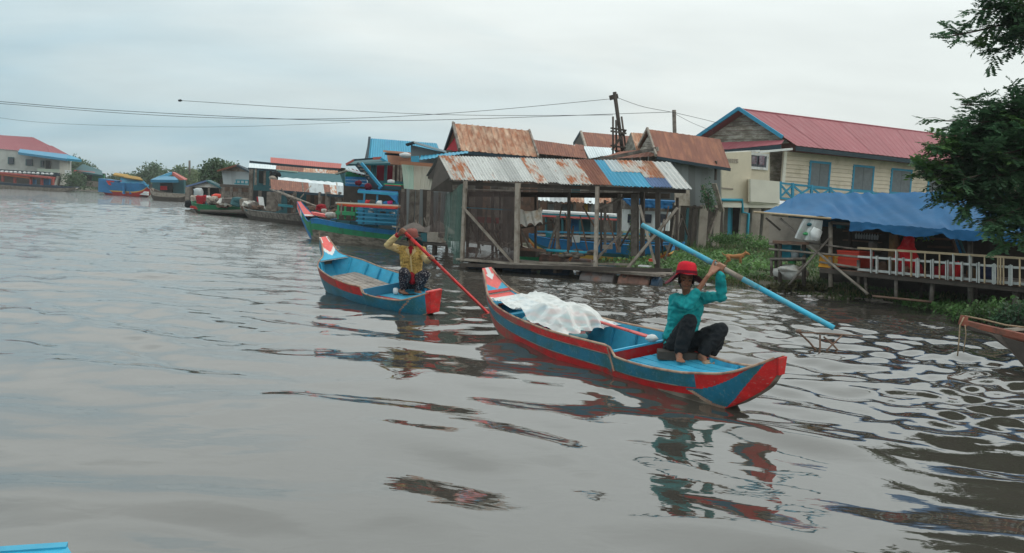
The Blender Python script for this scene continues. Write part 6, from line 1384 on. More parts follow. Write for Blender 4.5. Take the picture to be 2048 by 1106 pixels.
# grey tin house with blue rail over brown planks
T = thing('house', at(470, 412, 66), 'small grey tin walled house with a brown plank lower storey', 'house')
planks(T, quadY([(447, 370, 66), (499, 374, 65), (499, 344, 65), (443, 340, 66)]), 6, 'pale_grey_sheet', vert=True, name='wall_panel')
MB().add(quadY([(443, 341, 66), (497, 344, 65), (472.7, 332, 65.5)]), [(0, 1, 2)]).build('gable_panel', 'pale_wood', T, solid=.05)
MB().slab(quadY([(434, 342, 65), (473, 330.5, 64.8), (476, 330, 69), (440, 340, 69.5)]), .12).build('roof', 'brown_rust_sheet', T)
MB().slab(quadY([(473, 330.5, 64.8), (500, 345, 64.4), (505, 342, 68.4), (476, 330, 69)]), .12).build('roof', 'dark_trim', T)
bar(T, at(470, 367, 63.5), at(540, 370, 61), .1, .10, 'turquoise_tarp', 'rail'); bar(T, at(472, 360, 63.5), at(540, 362, 61), .08, .08, 'turquoise_tarp', 'rail')
for k in range(9): zpost(T, 473+k*8, 359+k*.3, 368, 63.2-k*.25, .08, 'turquoise_tarp', 'baluster')
bar(T, at(443, 371, 64), at(545, 376, 60), .3, .2, 'dark_wood', 'deck_edge')
planks(T, quadY([(447, 402, 64.5), (500, 405, 63), (500, 375, 63), (445, 372, 64.5)]), 6, ['brown_wood', 'grey_wood', 'brown_wood'], name='wall_board')
for x in (446, 463, 480, 502, 520, 543): zpost(T, x, 374, 412, 62.5, .18, 'grey_wood', 'stilt')
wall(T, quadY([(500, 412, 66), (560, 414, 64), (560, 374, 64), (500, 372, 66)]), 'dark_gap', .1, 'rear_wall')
# small lean-to hut
T = thing('hut', at(405, 415, 68), 'small open hut with a blue edged roof at the end of the waterside row', 'hut')
MB().slab(quadY([(372, 373, 67), (414, 361.5, 67), (420, 362, 70), (380, 371, 70)]), .12).build('roof', 'slate_blue_sheet', T); MB().slab(quadY([(413, 361.5, 67), (447, 378, 66), (452, 376, 69), (420, 361, 70)]), .12).build('roof', 'teal_trim', T)
MB().add(quadY([(378, 373, 67.4), (440, 376, 67), (413, 363, 67.4)]), [(0, 1, 2)]).build('gable_panel', 'white_cloth', T, solid=.05)
planks(T, quadY([(371, 412, 66), (384, 412, 66), (384, 374, 66), (372, 374, 66)]), 3, 'grey_wood', th=.3, vert=True, name='wall_board')
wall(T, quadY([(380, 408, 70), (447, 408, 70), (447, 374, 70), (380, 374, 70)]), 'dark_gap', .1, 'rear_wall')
for x in (392, 418, 440): zpost(T, x, 374, 412, 66.5, .12, 'grey_wood')
goods = [(412, 397, .35, .2, 'foam_white', 'white sack on the goods heap beside the end hut'), (420, 402, .5, .26, 'pale_wood', 'tan sack on the goods heap beside the end hut'), (400, 400, .6, .2, 'grey_wood', 'grey tarpaulin covered goods beside the end hut'), (436, 393, .38, .17, 'orange_crate', 'orange red crate on posts beside the end hut'),
         (442, 404, .4, .2, 'foam_white', 'white bag right of the orange red crate'), (396, 388, .3, .4, 'pale_grey_sheet', 'pale drum hanging in the end hut'), (484, 409, .5, .16, 'salmon_wall', 'peach coloured sack on the landing before the plank hut'), (470, 407, .4, .14, 'foam_white', 'off white sack left of the peach coloured sack'),
         (382, 408, .4, .25, 'black_cloth', 'dark engine under the end hut'), (600, 414, .4, .2, 'foam_white', 'white sacks on the stern of the dark grey boat'), (590, 420, .45, .16, 'salmon_wall', 'peach sack beside white sacks on the dark grey boat')]
for i, (x, y_, a, b, m_, lab) in enumerate(goods):
    Y_ = 63 if x < 500 else 52; tag(MB().blob(at(x, y_, Y_), (a, .3, b), 7, i, .35, sq=.6).build('sack' if 'sack' in lab else ('crate' if 'crate' in lab else 'goods'), m_, smooth=True), lab, 'sack' if 'sack' in lab else ('crate' if 'crate' in lab else 'goods'))
T, H = simple_boat('long_boat', 384, 505, 60, 58, .55, 'long low green boat with a dark red bow moored at the far row', [(.35, 'dark_wood'), (.7, 'green_paint'), (1, 'green_paint')], beam=.8, rise=.2)
MB().slab(quadY([(384, 416, 59.5), (400, 419, 59.3), (400, 413, 59.3), (384, 411.5, 59.5)]), .4).build('bow_panel', 'dark_red_paint', T)
T, H = simple_boat('long_boat', 488, 660, 54.5, 46, .5, 'long weathered grey green boat lying along the boat shelter', [(.5, 'dark_wood'), (1, 'grey_wood')], beam=.8, rise=.25)
bar(T, H.P(.15, -1, .9, -.03), H.P(.9, -1, .9, -.03), .03, .1, 'teal_trim', 'strake')
# ---------------------------------------------------------------- far bank on the left
T = thing('house', at(60, 372, 140), 'grey plastered two storey house with a pink hipped roof on the far left bank', 'house')
q = quadY([(-120, 288, 140), (135, 309, 140), (66, 274.5, 146), (-120, 262, 148)]); sheets(T, [q[0], q[1], lerp(q[2], q[1], 0), q[3]], 8, 'pink_roof_sheet', waves=5, amp=.05, seg=1)
sheets(T, quadY([(100, 308, 139.6), (140, 311, 139.8), (104, 291.5, 143), (92, 290, 143)]), 1, 'pink_roof_sheet', waves=4, amp=.05, seg=1)
wall(T, quadY([(-120, 340, 140.4), (130, 350, 140.4), (130, 309, 140.4), (-120, 288, 140.4)]), 'grey_plaster', .4)
wall(T, quadY([(128, 350, 140.6), (140, 350, 146), (140, 313, 146), (128, 309, 140.6)]), 'grey_plaster', .4)
MB().slab(quadY([(36, 306.5, 137), (135, 320, 136), (135, 311, 140), (40, 300, 140)]), .35).build('canopy', 'sky_blue_paint', T)
MB().slab(quadY([(133, 319, 136), (163, 322, 139), (150, 316, 142), (135, 311, 140)]), .35).build('canopy', 'blue_trim', T)
for (x0, y0_, x1, y1_) in ((16.5, 314, 28, 328), (52, 318, 65, 331), (82, 321, 88, 334)):
    W = MB().slab(quadY([(x0, y1_, 140.1), (x1, y1_+.5, 140.1), (x1, y0_+.5, 140.1), (x0, y0_, 140.1)]), .3).build('window', 'teal_trim', T)
    MB().slab(quadY([(x0+1.2, y1_-1.2, 139.9), (x1-1.2, y1_-.7, 139.9), (x1-1.2, y0_+1.7, 139.9), (x0+1.2, y0_+1.2, 139.9)]), .1).build('pane', 'window_glass', W)
MB().slab(quadY([(92, 340, 140.1), (101, 341, 140.1), (101, 322, 140.1), (92, 321, 140.1)]), .3).build('door', 'dark_gap', T)
MB().slab(quadY([(75, 342, 138), (132, 348, 138), (132, 339, 138), (75, 337, 138)]), .2).build('balcony', 'mint_sheet', T)
for x in (124, 132): zpost(T, x, 320, 370, 138, .9 if x > 130 else .5, 'white_wall', 'column')
for k, x in enumerate((112, 119, 126)): bar(T, at(x, 370, 138), at(x+7, 345, 138), .5, .3, 'white_wall' if k != 1 else 'brown_wood', 'stair_side')
MB().slab(quadY([(131, 350, 137.5), (143, 350.5, 137.5), (142, 341, 137.5), (130, 339.5, 137.5)]), .2).build('sign_board', 'foam_white', T)
wall(T, quadY([(-120, 376, 141), (125, 374, 141), (125, 345, 141), (-120, 335, 141)]), 'dark_wood', .3, 'lower_wall')
bar(T, at(-60, 338, 137), at(118, 349, 137), .5, .5, 'dark_trim', 'eave')
for k in range(12): tag(MB().blob(at(4+k*9, 343+k*.45, 136), (.30, .2, .16), 5, k, .4).build('fender', 'foam_white', smooth=True), ORD[k]+' white bundle from the left in the row under the far left eave', 'bundle', 'white bundles hung in a row under the eave')
T, H = simple_boat('tour_boat', -60, 108, 131, 131, .7, 'long red boat with a red canopy in front of the far left house', [(.6, 'dark_red_paint'), (1, 'drum_blue')], beam=1.2, rise=.6)
bar(T, at(0, 345.5, 130), at(104, 355.5, 130), 2, .25, 'worn_red_paint', 'canopy'); bar(T, at(0, 349, 129.5), at(60, 356, 129.5), .2, .2, 'orange_paint', 'canopy_edge')
for x in (6, 30, 62, 84, 106): zpost(T, x, 346+x*.09, 370, 130, .3, 'worn_red_paint')
wall(T, quadY([(60, 369, 131), (72, 369, 131), (72, 359, 131), (60, 358, 131)]), 'strong_blue_paint', .2, 'panel'); wall(T, quadY([(86, 371, 131), (100, 371, 131), (100, 359, 131), (86, 358, 131)]), 'strong_blue_paint', .2, 'panel')
T, H = simple_boat('long_boat', -30, 152, 124, 122, .7, 'long pale grey boat lying before the red boat on the far left', [(.7, 'pale_wood'), (1, 'drum_blue')], beam=1.0, rise=.7)
T = thing('house', at(180, 360, 142), 'small dark green roofed house behind the bush on the far bank', 'house')
MB().slab(quadY([(147, 343, 138), (206, 352, 136), (204, 343, 140), (166, 329.5, 142)]), .3).build('roof', 'teal_trim', T); MB().slab(quadY([(147, 345, 137.8), (192, 349, 137), (190, 345, 138), (150, 341, 138)]), .3).build('roof_edge', 'worn_red_paint', T)
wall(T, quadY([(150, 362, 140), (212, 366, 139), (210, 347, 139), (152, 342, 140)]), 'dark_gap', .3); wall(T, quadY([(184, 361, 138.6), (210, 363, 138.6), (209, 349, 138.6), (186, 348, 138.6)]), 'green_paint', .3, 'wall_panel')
wall(T, quadY([(172, 372, 138), (208, 376, 138), (207, 364, 138), (172, 361, 138)]), 'pale_wood', .3, 'retaining_wall')
# blue tour boat
T, H = simple_boat('tour_boat', 203, 300, 118, 112, 1.6, 'bright blue two deck tour boat with red trim coming up the river', [(.35, 'dark_red_paint'), (.45, 'yellow_paint'), (1, 'strong_blue_paint')], beam=1.6, rise=.2)
wall(T, quadY([(206, 384, 116.5), (243, 388, 115), (243, 362, 115), (207, 357, 116.5)]), 'strong_blue_paint', 1.5, 'cabin')
for x0, x1 in ((213, 228), (241, 254)): MB().slab(quadY([(x0+6, 370, 114.4), (x1, 371, 114.4), (x1, 362, 114.4), (x0, 361, 114.4)]), .4).build('awning', 'red_paint', T)
MB().slab(quadY([(243, 372, 114), (298, 378, 112), (290, 364, 113), (243, 357, 115)]), .5).build('upper_deck', 'sky_blue_paint', T)
bar(T, at(254, 372, 113.5), at(292, 377, 112), .4, .3, 'red_paint', 'trim')
for y_ in (366, 380, 384): bar(T, at(246, y_, 113.4), at(296, y_+5, 111.8), .3, .22, 'light_blue_paint' if y_ < 380 else 'foam_white', 'rail')
for x in (248, 262, 276, 290): zpost(T, x, 360+x*.02, 388, 112.6, .25, 'strong_blue_paint')
MB().slab(quadY([(226, 350, 115), (262, 356, 113.5), (256, 350, 115), (230, 346.5, 116.5)]), .15).build('roof', 'thatch', T); MB().slab(quadY([(248, 355, 113.5), (286, 361, 112.5), (280, 355, 114), (250, 350, 115)]), .12).build('roof', 'thatch', T)
# blue canopy house
T = thing('house', at(335, 390, 104), 'small blue house on the bank with a light blue awning and orange gable roof', 'house')
MB().slab(quadY([(301, 362, 99), (357, 362.5, 98), (350, 356, 101), (320, 354, 102)]), .3).build('awning', 'sky_blue_paint', T)
MB().slab(quadY([(318, 356, 101), (345, 346, 103), (342, 346, 107), (324, 353, 106)]), .3).build('roof', 'sky_blue_paint', T); MB().slab(quadY([(343, 346, 103), (368, 362, 102), (374, 360, 106), (348, 346, 107)]), .3).build('roof', 'red_roof_sheet', T)
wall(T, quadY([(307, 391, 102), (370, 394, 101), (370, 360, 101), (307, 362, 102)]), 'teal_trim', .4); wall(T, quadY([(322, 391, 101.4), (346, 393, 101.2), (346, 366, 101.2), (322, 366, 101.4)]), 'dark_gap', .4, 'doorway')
MB().slab(quadY([(321, 380, 100.8), (334, 380, 100.8), (334, 372, 100.8), (321, 372, 100.8)]), .1).build('banner', 'red_cloth', T)
T, H = simple_boat('long_boat', 300, 378, 96, 94, .8, 'weathered brown boat moored in front of the small blue house', [(.6, 'dark_wood'), (1, 'pale_wood')], beam=.9, rise=.5)
# ---------------------------------------------------------------- power line
T = thing('utility_pole', at(1238, 305, 40), 'dark leaning utility pole braced by a frame of short posts', 'pole')
bar(T, at(1249, 330, 40), at(1229, 184, 40), .17, .17, 'dark_wood', 'pole', True); bar(T, at(1219, 196, 40), at(1236, 192, 40), .12, .2, 'dark_wood', 'cross_arm')
for a, b in (((1226, 310), (1226, 233)), ((1252, 300), (1243, 233)), ((1247, 300), (1238, 262)), ((1233, 310), (1232, 240))): bar(T, at(*a, 39.7), at(*b, 39.7), .085, .085, 'dark_wood', 'prop', True)
for y_ in (256, 262, 291): bar(T, at(1221, y_, 39.5), at(1253, y_+5, 39.5), .07, .07, 'dark_wood', 'cross_bar')
bar(T, at(1224, 300, 39.6), at(1250, 262, 39.6), .1, .1, 'dark_wood', 'brace')
T = thing('utility_pole', at(1350, 300, 46), 'short grey pole top rising behind the steep brown roof', 'pole')
bar(T, at(1351, 330, 46), at(1348, 220, 46), .2, .2, 'grey_wood', 'pole', True); bar(T, at(1345, 226, 46), at(1352, 227, 46), .12, .1, 'dark_wood', 'insulator')
T = thing('radio_mast', at(379, 360, 150), 'thin mast standing among the far trees left of the big tree', 'mast'); bar(T, at(379, 362, 150), at(379, 321, 150), .35, .35, 'grey_wood', 'mast', True)
def cable(pts, Y0, Y1, lab, r=.013):
    r *= .72
    n = len(pts); P_ = []
    for i in range(n-1):
        for k in range(6):
            t = k/6; p0, p1 = pts[max(i-1, 0)], pts[i]; p2, p3 = pts[i+1], pts[min(i+2, n-1)]
            c = [0.5*(2*p1[d]+(-p0[d]+p2[d])*t+(2*p0[d]-5*p1[d]+4*p2[d]-p3[d])*t*t+(-p0[d]+3*p1[d]-3*p2[d]+p3[d])*t**3) for d in (0, 1)]
            P_.append(c)
    P_.append(pts[-1]); x0, x1 = P_[0][0], P_[-1][0]
    tag(MB().tube([at(c[0], c[1], lerp(Y0, Y1, (c[0]-x0)/(x1-x0))) for c in P_], r, 4).build('power_cable', 'wire'), lab, 'cable')
cable([(-150, 190), (0, 203), (200, 219), (480, 234), (640, 240), (820, 241), (1060, 234), (1226, 228), (1347, 224)], 40, 45, 'longest black cable, lowest at the middle of the sky', .016)
cable([(-150, 198), (0, 207), (240, 226), (480, 237), (720, 236), (960, 222), (1219, 198)], 40, 40, 'black cable from the left edge rising to the top of the leaning pole', .014)
cable([(360, 201), (600, 216), (820, 227), (1000, 231), (1226, 230)], 40, 40, 'black cable beginning at a splice high in the left sky', .013)
cable([(-120, 215), (60, 243), (300, 253), (480, 253), (700, 245)], 60, 60, 'faint lowest cable over the far left bank', .012)
cable([(1234, 195), (1285, 213), (1347, 225), (1400, 237), (1440, 247)], 40, 44, 'cable dropping from the leaning pole to the cream house', .014); cable([(1347, 226), (1385, 246), (1428, 263)], 46, 45, 'short cable dropping from the grey pole top to the cream house gable', .012)
tag(MB().blob(at(360, 201, 40), (.10, .05, .05), 6, 1, .4).build('cable_splice', 'wire'), 'small dark splice at the end of the black cable in the left sky', 'splice')

# household clutter on the landings (a few pixels each)
CW = dict(dim_tarp='dull brown', grey_wood='weathered grey', white_cloth='stained white', pale_grey_sheet='pale grey', teal_trim='dark teal', crimson_cloth='dark red', salmon_wall='salmon', brown_wood='brown', sky_blue_paint='blue', foam_white='white', black_cloth='black', yellow_paint='yellow', pale_wood='pale', dark_wood='dark')
def nth(k): return ('%dth' % k) if k % 100 in (11, 12, 13) else '%d%s' % (k, {1: 'st', 2: 'nd', 3: 'rd'}.get(k % 10, 'th'))
def order_labels(L, text):                                        # L: (picture x, object, colour)
    for k, (x, o, c) in enumerate(sorted(L, key=lambda t: t[0])): o['label'] = text % (CW[c], nth(k+1))
L1, L2, L3 = [], [], []
rr = random.Random(33); MC = ['dim_tarp', 'grey_wood', 'white_cloth', 'brown_wood', 'teal_trim', 'grey_wood', 'dim_tarp', 'brown_wood', 'crimson_cloth', 'dark_wood', 'black_cloth', 'pale_wood']
for k in range(46):
    x = rr.uniform(386, 600); Y_ = lerp(61, 49, (x-386)/214); y_ = lerp(406, 419, (x-386)/214)+rr.uniform(-10, 3); s_ = rr.uniform(.12, .34)
    o = MB().blob(at(x, y_, Y_), (s_*rr.uniform(.8, 1.6), s_, s_*rr.uniform(.5, 1)), 5, k, .5, sq=rr.choice([.45, .6, 1])).build('household_item', MC[k % 12]); L1.append((x, o, MC[k % 12])); tag(o, 'household item', 'clutter', 'household clutter on the far landing')
for k in range(26):
    x = rr.uniform(606, 722); Y_ = lerp(44, 34, (x-606)/116); y_ = lerp(425, 441, (x-606)/116)+rr.uniform(-16, 2); s_ = rr.uniform(.08, .2)
    o = MB().blob(at(x, y_, Y_), (s_*rr.uniform(.8, 1.6), s_, s_*rr.uniform(.5, 1)), 5, k, .5, sq=rr.choice([.45, .6, 1])).build('household_item', MC[(k*5) % 12]); L2.append((x, o, MC[(k*5) % 12])); tag(o, 'household item', 'clutter', 'clutter behind the green and blue boat')
for k in range(24):
    x = rr.uniform(560, 800); Y_ = 33 if x > 690 else 45; y_ = rr.uniform(395, 440); T_ = thing('loose_pole', at(x, y_, Y_), 'one of the thin loose poles leaning among the stilts of the left hand row', 'pole', 'loose poles among the stilts')
    bar(T_, at(x, y_, Y_), at(x+rr.uniform(-26, 26), y_-rr.uniform(6, 40), Y_+.3), .06, .06, ['grey_wood', 'pale_wood', 'dark_wood'][k % 3], 'stem', True); L3.append((x, T_, ['grey_wood', 'pale_wood', 'dark_wood'][k % 3]))
order_labels(L1, '%s small household item, %s from the left on the landing behind the low boats')
order_labels(L2, '%s small item, %s from the left behind the green and blue boat')
order_labels(L3, '%s thin pole, %s from the left among the stilts of the left row')
# ================================================================ tarpaulin stall on the right
SF = Fac(1545, 21.6, 2048, 17.6)
TS = thing('riverside_stall', SF.p(1800, 600), 'open riverside stall on posts under a sagging blue tarpaulin roof', 'stall')
eave = [(1521, 424), (1590, 431), (1659, 435), (1702, 442), (1750, 447), (1804, 452), (1860, 456), (1905, 459), (1951, 462), (2000, 465), (2048, 468), (2130, 475)]
ridge = [(1596, 387), (1625, 386), (1670, 386), (1720, 386), (1760, 386), (1830, 385), (1890, 384), (1934, 384), (1985, 386), (2035, 390), (2080, 394), (2160, 402)]
def pl(L, t):
    k = t*(len(L)-1); i = min(int(k), len(L)-2); f = k-i; return (lerp(L[i][0], L[i+1][0], f), lerp(L[i][1], L[i+1][1], f))
nu, nv = 130, 22
def TP(i, j):
    u, v = i/nu, j/nv; e = SF.p(*pl(eave, u), .35); r = SF.p(*pl(ridge, u), -1.35); p = lerp(e, r, v)
    sag = -.09*sin(pi*v)*(0.6+.4*sin(u*26)); wr = .045*noise.noise(V((u*34+v*5, v*2.2, 1)))+.018*noise.noise(V((u*90+v*14, v*3, 7)))
    gore = -.05*max(0, 1-abs(((u*6.0+v*.55) % 1)-.5)*9)*(1-abs(2*v-1))
    return p+V((0, 0, sag+wr+gore))
mb = MB(); mb.grid(TP, nu, nv); mb.build('tarpaulin', 'tarp_blue', TS, smooth=True)
mb = MB()
def VP(i, j):
    u = lerp(.27, 1, i/90); e = TP(u*nu, 0); d = (.10+.11*abs(sin(u*15+.6)))*j/4
    return e+SF.n*(.02+.05*noise.noise(V((u*40, j*.7, 3))))*(j/4)-V((0, 0, d))
mb.grid(VP, 90, 4); mb.build('valance', 'tarp_blue', TS, smooth=True)
mb = MB(); mb.grid(lambda i, j: (lambda u, v: lerp(SF.p(*pl(ridge, u), -1.35), SF.p(pl(ridge, u)[0]-30, 455, -3.0), v)+V((0, 0, -.04)))(i/40, j/4), 40, 4); mb.build('tarpaulin', 'tarp_blue', TS, smooth=True)
bar(TS, SF.p(1508, 424, .33), SF.p(1662, 437, .33), .05, .05, 'bamboo', 'eave_pole', True)
bar(TS, SF.p(1662, 445, .2), SF.p(2100, 480, .2), .07, .07, 'dark_wood', 'eave_pole', True)
def spost(x, yt, yb, w=.09, m_='grey_wood', out=0., rd=True, dx=0): a, b = SF.p(x+dx, yt, out), SF.p(x, yb, out); bar(TS, b, a, w, w, m_, 'post', rd)
spost(1661, 444, 574, .10, 'pale_wood', .0); 
for x, yt, yb, w_, m_, o_, dx in ((1792, 553, 597, .08, 'grey_wood', 0, 0), (1862, 562, 606, .10, 'grey_wood', 0, 4), (1941, 470, 616, .11, 'grey_wood', 0, -1), (1717, 520, 573, .08, 'grey_wood', 0, 0), (1733, 548, 590, .07, 'grey_wood', -.1, -3), (1842, 560, 596, .07, 'dark_wood', -.7, 0), (1951, 566, 606, .08, 'dark_wood', -.5, 0), (2030, 575, 622, .1, 'grey_wood', 0, 0),
                                  (1552, 483, 560, .08, 'dark_wood', 0, 0), (1560, 486, 564, .09, 'dark_wood', .1, 0), (1608, 488, 572, .10, 'dark_wood', .05, 0), (1543, 515, 552, .07, 'grey_wood', .1, 0), (1790, 455, 500, .07, 'dark_wood', -.9, 0), (1700, 448, 520, .08, 'dark_wood', -1.3, 0)): spost(x, yt, yb, w_, m_, o_, True, dx)
def sbar(x0, y0_, x1, y1_, w=.06, m_='grey_wood', o0=.08, o1=.08, name='brace', rd=True): bar(TS, SF.p(x0, y0_, o0), SF.p(x1, y1_, o1), w, w, m_, name, rd)
sbar(1609, 483, 1736, 588, .06, 'pale_wood', .15, .25); sbar(1659, 476, 1578, 569, .05, 'grey_wood', .14, .3); sbar(1561, 437, 1612, 483, .05, 'grey_wood', .2, .15); sbar(1532, 436, 1560, 460, .05, 'dark_wood')
sbar(1538, 498, 1719, 514, .05, 'pale_wood', .12, .12, 'rail'); sbar(1612, 485, 1719, 499, .04, 'grey_wood', .1, .1, 'rail'); sbar(1540, 518, 1612, 517.5, .06, 'grey_wood', .12, .12, 'rail'); sbar(1640, 524, 1719, 536, .05, 'pale_wood', .1, .1, 'rail')
sbar(1578, 552, 1612, 527, .05, 'grey_wood', .12, .12); sbar(1538, 485, 1560, 487, .05, 'pale_wood', .1, .1, 'rail'); sbar(1745, 592, 1864, 604, .05, 'brown_wood', .3, .2, 'rail')
MB().slab([SF.p(1545, 484, .2), SF.p(1618, 487, .2), SF.p(1618, 487, -1.0), SF.p(1545, 482, -1.0)], .06).build('shelf', 'brown_wood', TS); MB().slab([SF.p(1545, 520, .1), SF.p(1612, 520, .1), SF.p(1612, 520, -1), SF.p(1545, 519, -1)], .05).build('shelf', 'dark_wood', TS)
# deck
a, b = SF.p(1640, 541, .1), SF.p(2130, 585, .1); zdk = (a.z+SF.p(1950, 568, .1).z)/2
for k in range(9):
    o0 = .1-k*.3; mb = MB(); A0, B0_ = SF.o+SF.u*1.0, SF.o+SF.u*9.5
    q0, q1 = SF.p(1640, 536, .1), SF.p(2130, 590, .1); q0.z = SF.p(1720, 545, .1).z; q1.z = SF.p(2048, 572, .1).z
    n0 = SF.n*(-.3*k); n1 = SF.n*(-.3*(k+1)+.02); mb.slab([q0+n0, q1+n0, q1+n1, q0+n1], .04); mb.build('deck_board', 'grey_wood' if k else 'brown_wood', TS)
dz0, dz1 = SF.p(1720, 545, .1).z, SF.p(2048, 572, .1).z
bar(TS, SF.p(1640, 541, .12), SF.p(2130, 588, .12), .06, .09, 'dark_wood', 'edge_beam')
wall(TS, SF.q([(1640, 575, ), (2150, 620), (2150, 425), (1640, 430)], -2.9), 'dark_wood', .05, 'rear_wall')
wall(TS, SF.q([(1539, 490), (1640, 500), (1640, 440), (1539, 432)], -1.6), 'concrete', .05, 'side_wall')
# railing and pickets
RF = lambda x, y_, o=.16: SF.p(x, y_, o)
yt = lambda x: 497.5+(x-1740)*19.2/308; ym = lambda x: 514.7+(x-1740)*21.5/308; yb = lambda x: 540.7+(x-1740)*27.6/308
FN = thing('picket_fence', RF(1880, 560), 'pale wooden railing with short grey pickets along the front of the stall deck', 'fence')
def fb(x0, y0_, x1, y1_, w, h, m_, name, o=.16): bar(FN, RF(x0, y0_, o), RF(x1, y1_, o), w, h, m_, name)
fb(1716, yt(1716), 2140, yt(2140), .06, .045, 'bamboo', 'rail', .19); fb(1716, ym(1716), 2140, ym(2140), .04, .045, 'picket_grey', 'rail', .17); fb(1716, yb(1716), 2140, yb(2140), .04, .05, 'picket_grey', 'rail', .17)
for x, w_ in ((1742.5, .075), (1793, .085), (1822.5, .055), (1850, .03), (1879, .03), (1907, .075), (1940.5, .11), (1969, .03), (2001, .035), (2007, .035), (1996, .03), (2039.5, .04), (2070, .05), (2100, .05)):
    bar(FN, RF(x, yb(x)+5, .21), RF(x, yt(x), .21), w_, .02, 'bamboo' if w_ < .06 else 'picket_grey', 'baluster')
for x, s_ in ((1754, 1), (1780, 1), (1806.5, 1), (1835, 3), (1864, 2), (1894, 2), (1924, 1), (1956, 2), (1988, 3), (2021, 3), (2055, 3), (2085, 2)):
    if s_ == 1: bar(FN, RF(x, yb(x)+5, .21), RF(x, ym(x)-4, .21), .085, .02, 'picket_grey', 'picket')
    else:
        for k in range(s_):
            d_ = (k-(s_-1)/2)*(8.5/s_); bar(FN, RF(x+d_, yb(x)+5+(k % 2), .21), RF(x+d_, ym(x)-4-(k % 2)*1.5, .21), .072/s_, .02, 'picket_grey', 'picket')
# goods
def crate(name, x0, y0_, x1, y1_, out, m_, lab, depth=.4, cat='crate', ribs=True):
    T = thing(name, SF.p((x0+x1)/2, y1_, out), lab, cat); q = SF.rect(x0, y0_, x1, y1_, out); n = -SF.n*depth
    bl, br, tr, tl = q; mb = MB(); mb.slab(q, .03); mb.slab([br, br+n, tr+n, tr], .03); mb.slab([bl+n, bl, tl, tl+n], .03); mb.slab([p+n for p in q], .03); mb.slab([bl, br, br+n, bl+n], .03); mb.build('body', m_, T)
    if ribs:
        for v in (.0, .5, .95): bar(T, lerp(bl, tl, v)+SF.n*.025-SF.u*.01, lerp(br, tr, v)+SF.n*.025+SF.u*.01, .02, .035, m_, 'rim')
    return T
crate('crate', 1676, 500, 1716, 535, -.1, 'orange_crate', 'large bright orange red plastic crate on the stall deck', .7)
MB().slab([SF.p(1675, 499, -.08), SF.p(1717, 503, -.08), SF.p(1717, 500, -.8), SF.p(1676, 497, -.8)], .03)
crate('crate', 1641, 509, 1661, 534, .02, 'yellow_crate', 'yellow orange crate on the deck left of the large orange crate', .4)
crate('box', 1664, 512, 1675, 531, -.1, 'yellow_paint', 'narrow dull yellow box between the yellow and the large orange crate', .4, 'box')
crate('bin', 1561, 489, 1581, 515, -.1, 'teal_bin', 'open teal bin on the lower shelf at the left end of the stall', .4, 'bin')
tag(MB().blob(SF.p(1609, 507, .0), (.13, .1, .13), 8, 3, .3).build('bag', 'teal_trim', smooth=True), 'dark teal bag on the shelf right of the teal bin', 'bag')
tag(MB().lathe([(.10, 0), (.12, .18), (.09, .2)], SF.p(1591, 517, -.1), 14).build('pot', 'pale_grey_sheet', smooth=True), 'dull metal pot between the teal bin and teal bag', 'pot')
tag(MB().lathe([(.09, 0), (.10, .10), (.08, .11)], SF.p(1584, 527, -.1), 14).build('tub', 'green_plastic', smooth=True), 'small green tub under the shelf with the teal bin', 'tub')
mb = MB(); [mb.blob(SF.p(x, y_, -.2+.1*k), (a, .3, b), 9, k, .35) for k, (x, y_, a, b) in enumerate(((1572, 545, .34, .15), (1590, 546, .30, .16), (1580, 538, .25, .10)))]; tag(mb.build('sandbag', 'white_cloth', smooth=True), 'pale dirty sacks heaped on the mud under the left end of the stall', 'sacks')
# hanging plastic bags
def bagm(pts, lab, m_, extra=()):
    T = thing('hanging_bag', SF.p(pts[0][0], pts[0][1], .25), lab, 'bag'); mb = MB(); n, m = 16, 10
    q = [SF.p(*p, .25) for p in pts]
    for sgn in (1, -1): mb.grid(lambda i, j: bil(q, i/n, j/m)+SF.n*sgn*(.16*sin(pi*i/n)*(1-.7*(j/m)**2)+.02*noise.noise(V((i*.5, j*.4, sgn)))), n, m)
    mb.build('film', m_, T, smooth=True)
    for (x, y_, a, b, mm) in extra: MB().blob(SF.p(x, y_, .32), (a, .08, b), 8, int(x), .3).build('content', mm, T, smooth=True)
bagm([(1589, 474), (1613, 481), (1624, 438), (1607, 437)], 'translucent bag with green bottles hanging from the stall eave', 'clear_plastic', [(1615, 468, .10, .04, 'green_plastic'), (1601, 461, .05, .03, 'green_plastic')])
bagm([(1608, 480), (1640, 481), (1646, 441), (1620, 438)], 'second clear bag hanging behind the one with green bottles', 'clear_plastic', [(1632, 468, .13, .14, 'foam_white'), (1619, 449, .06, .04, 'teal_trim')])
shelf = thing('shelf_rack', SF.p(1735, 520, -1.8), 'dim shelf rack with white bottles inside the stall', 'shelf')
for y_ in (462, 480, 498): bar(shelf, SF.p(1690, y_, -1.8), SF.p(1760, y_+5, -1.8), .25, .03, 'brown_wood', 'board')
for k in range(9): tag(MB().lathe([(.025, 0), (.03, .09), (.012, .12), (.012, .14)], SF.p(1712+k*5.3, 477+k*.35, -1.7), 8).build('bottle', 'plastic_white', smooth=True), ORD[k]+' pale bottle from the left on the dim shelf rack', 'bottle', 'bottles on the stall shelf')
tag(MB().slab(SF.rect(1677, 450, 1687, 457, -1.5), .2).build('box', 'turquoise_tarp'), 'small turquoise box hanging under the tarpaulin', 'box')
tag(MB().slab(SF.rect(1700, 451, 1716, 454, -1.6), .05).build('paper', 'foam_white'), 'white paper pinned under the tarpaulin above the shelf', 'paper')
